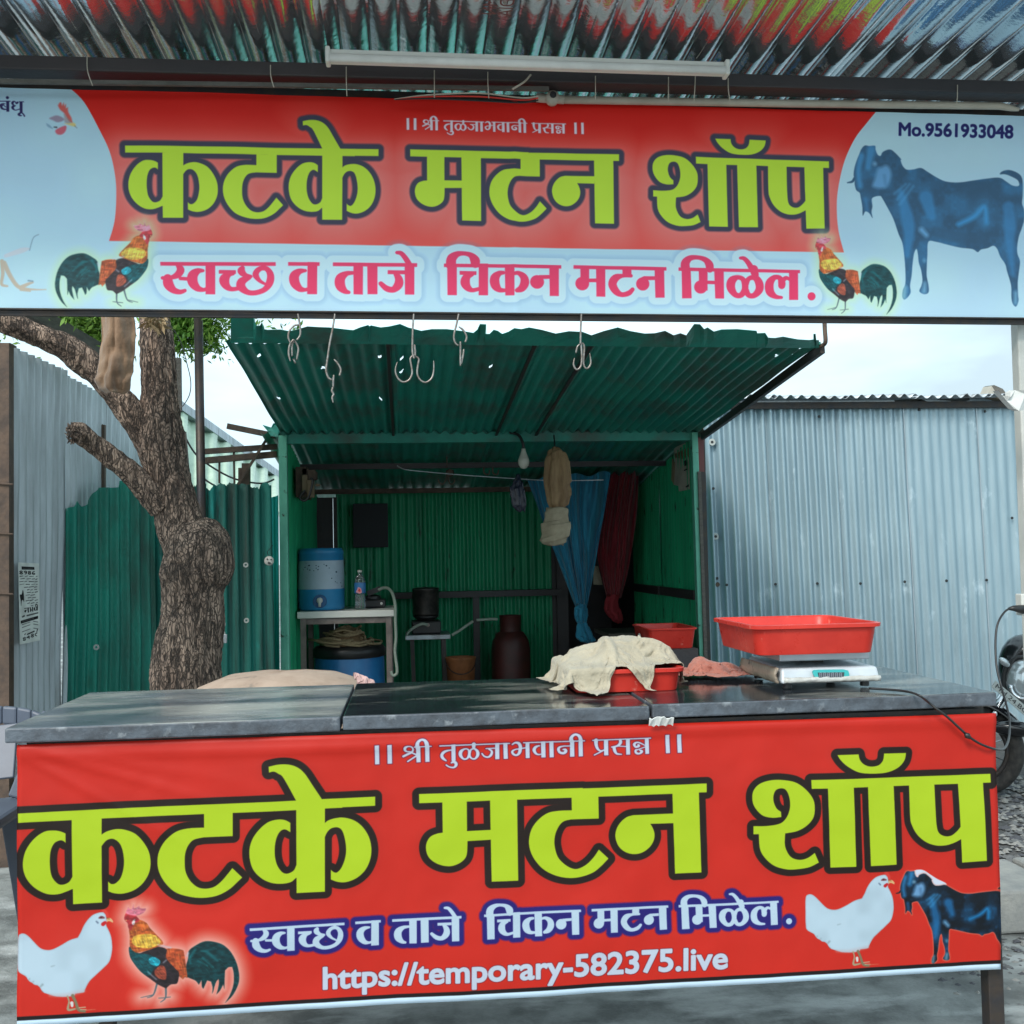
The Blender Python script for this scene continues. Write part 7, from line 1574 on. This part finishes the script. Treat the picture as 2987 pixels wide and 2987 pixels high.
mb.build('tyre', M_tyre, mc, smooth=True)
mb = MB(); mb.tube([rwc, e0 + Vector((0, 0, -.05))], .02, 8); mb.lathe(rwc - Vector((-.6, .8, 0)) * .05, [(0, 0), (.09, 0), (.09, .10), (0, .10)], 16, (-.6, .8, 0)); mb.build('swing_arm', M_darksteel, mc)
# fork shroud and fender stay seen between banner and wheel
ell(P(2955, 2125, YM - .15), Vector((.10, -.03, .0)), Vector((0, .05, 0)), Vector((-.02, 0, .045)), 'fork_shroud', M_bpaint)

# ---------------------------------------------------------------- pieces of parts go one level deeper
def deeper(root_name, pairs):
    for root in [o for o in COL.objects if o.parent is None and o.name.split('.')[0] == root_name]:
        kids = [o for o in COL.objects if o.parent is root]
        for child, par in pairs:
            ps = [k for k in kids if k.name.split('.')[0] == par]
            for c in [k for k in kids if k.name.split('.')[0] == child]:
                if not ps: continue
                p = min(ps, key=lambda q: (q.location - c.location).length)
                loc = c.location - p.location; c.parent = p; c.location = loc
deeper('water_cooler', [('tap', 'base'), ('tap_recess', 'base'), ('worn_print', 'white_body')])
deeper('drink_bottle', [('label_mark', 'label')])
deeper('weighing_scale', [('lcd_screen', 'display_bezel'), ('lcd_digits', 'display_bezel'), ('platform_stem', 'platform')])
deeper('parked_motorcycle', [('rim', 'tyre'), ('hub', 'tyre'), ('headlamp_rim', 'headlamp'), ('reflector_trim', 'headlamp'), ('indicator_stem', 'indicator'), ('plate_lettering', 'number_plate')])
deeper('gas_stove', [('knob', 'stove_body'), ('pan_support', 'stove_body')])
deeper('black_burner', [('knob', 'burner_body'), ('burner_ring', 'burner_body')])
deeper('old_tree', [('splinters', 'branch_stub')])
deeper('cardboard_package', [('tape_strip', 'carton_sheet'), ('printed_mark', 'carton_sheet')])
deeper('conduit_pipe', [('cable_hole', 'junction_box')])
deeper('face_charm', [('painted_features', 'face')])
deeper('corrugated_canopy', [('stamped_lettering', 'roof_sheet')])
deeper('tube_light', [('printed_mark', 'housing')])
deeper('galvanised_shed', [('screw', 'wall_sheet'), ('washer', 'wall_sheet')])
deeper('green_fence', [('washer', 'fence_sheet')])
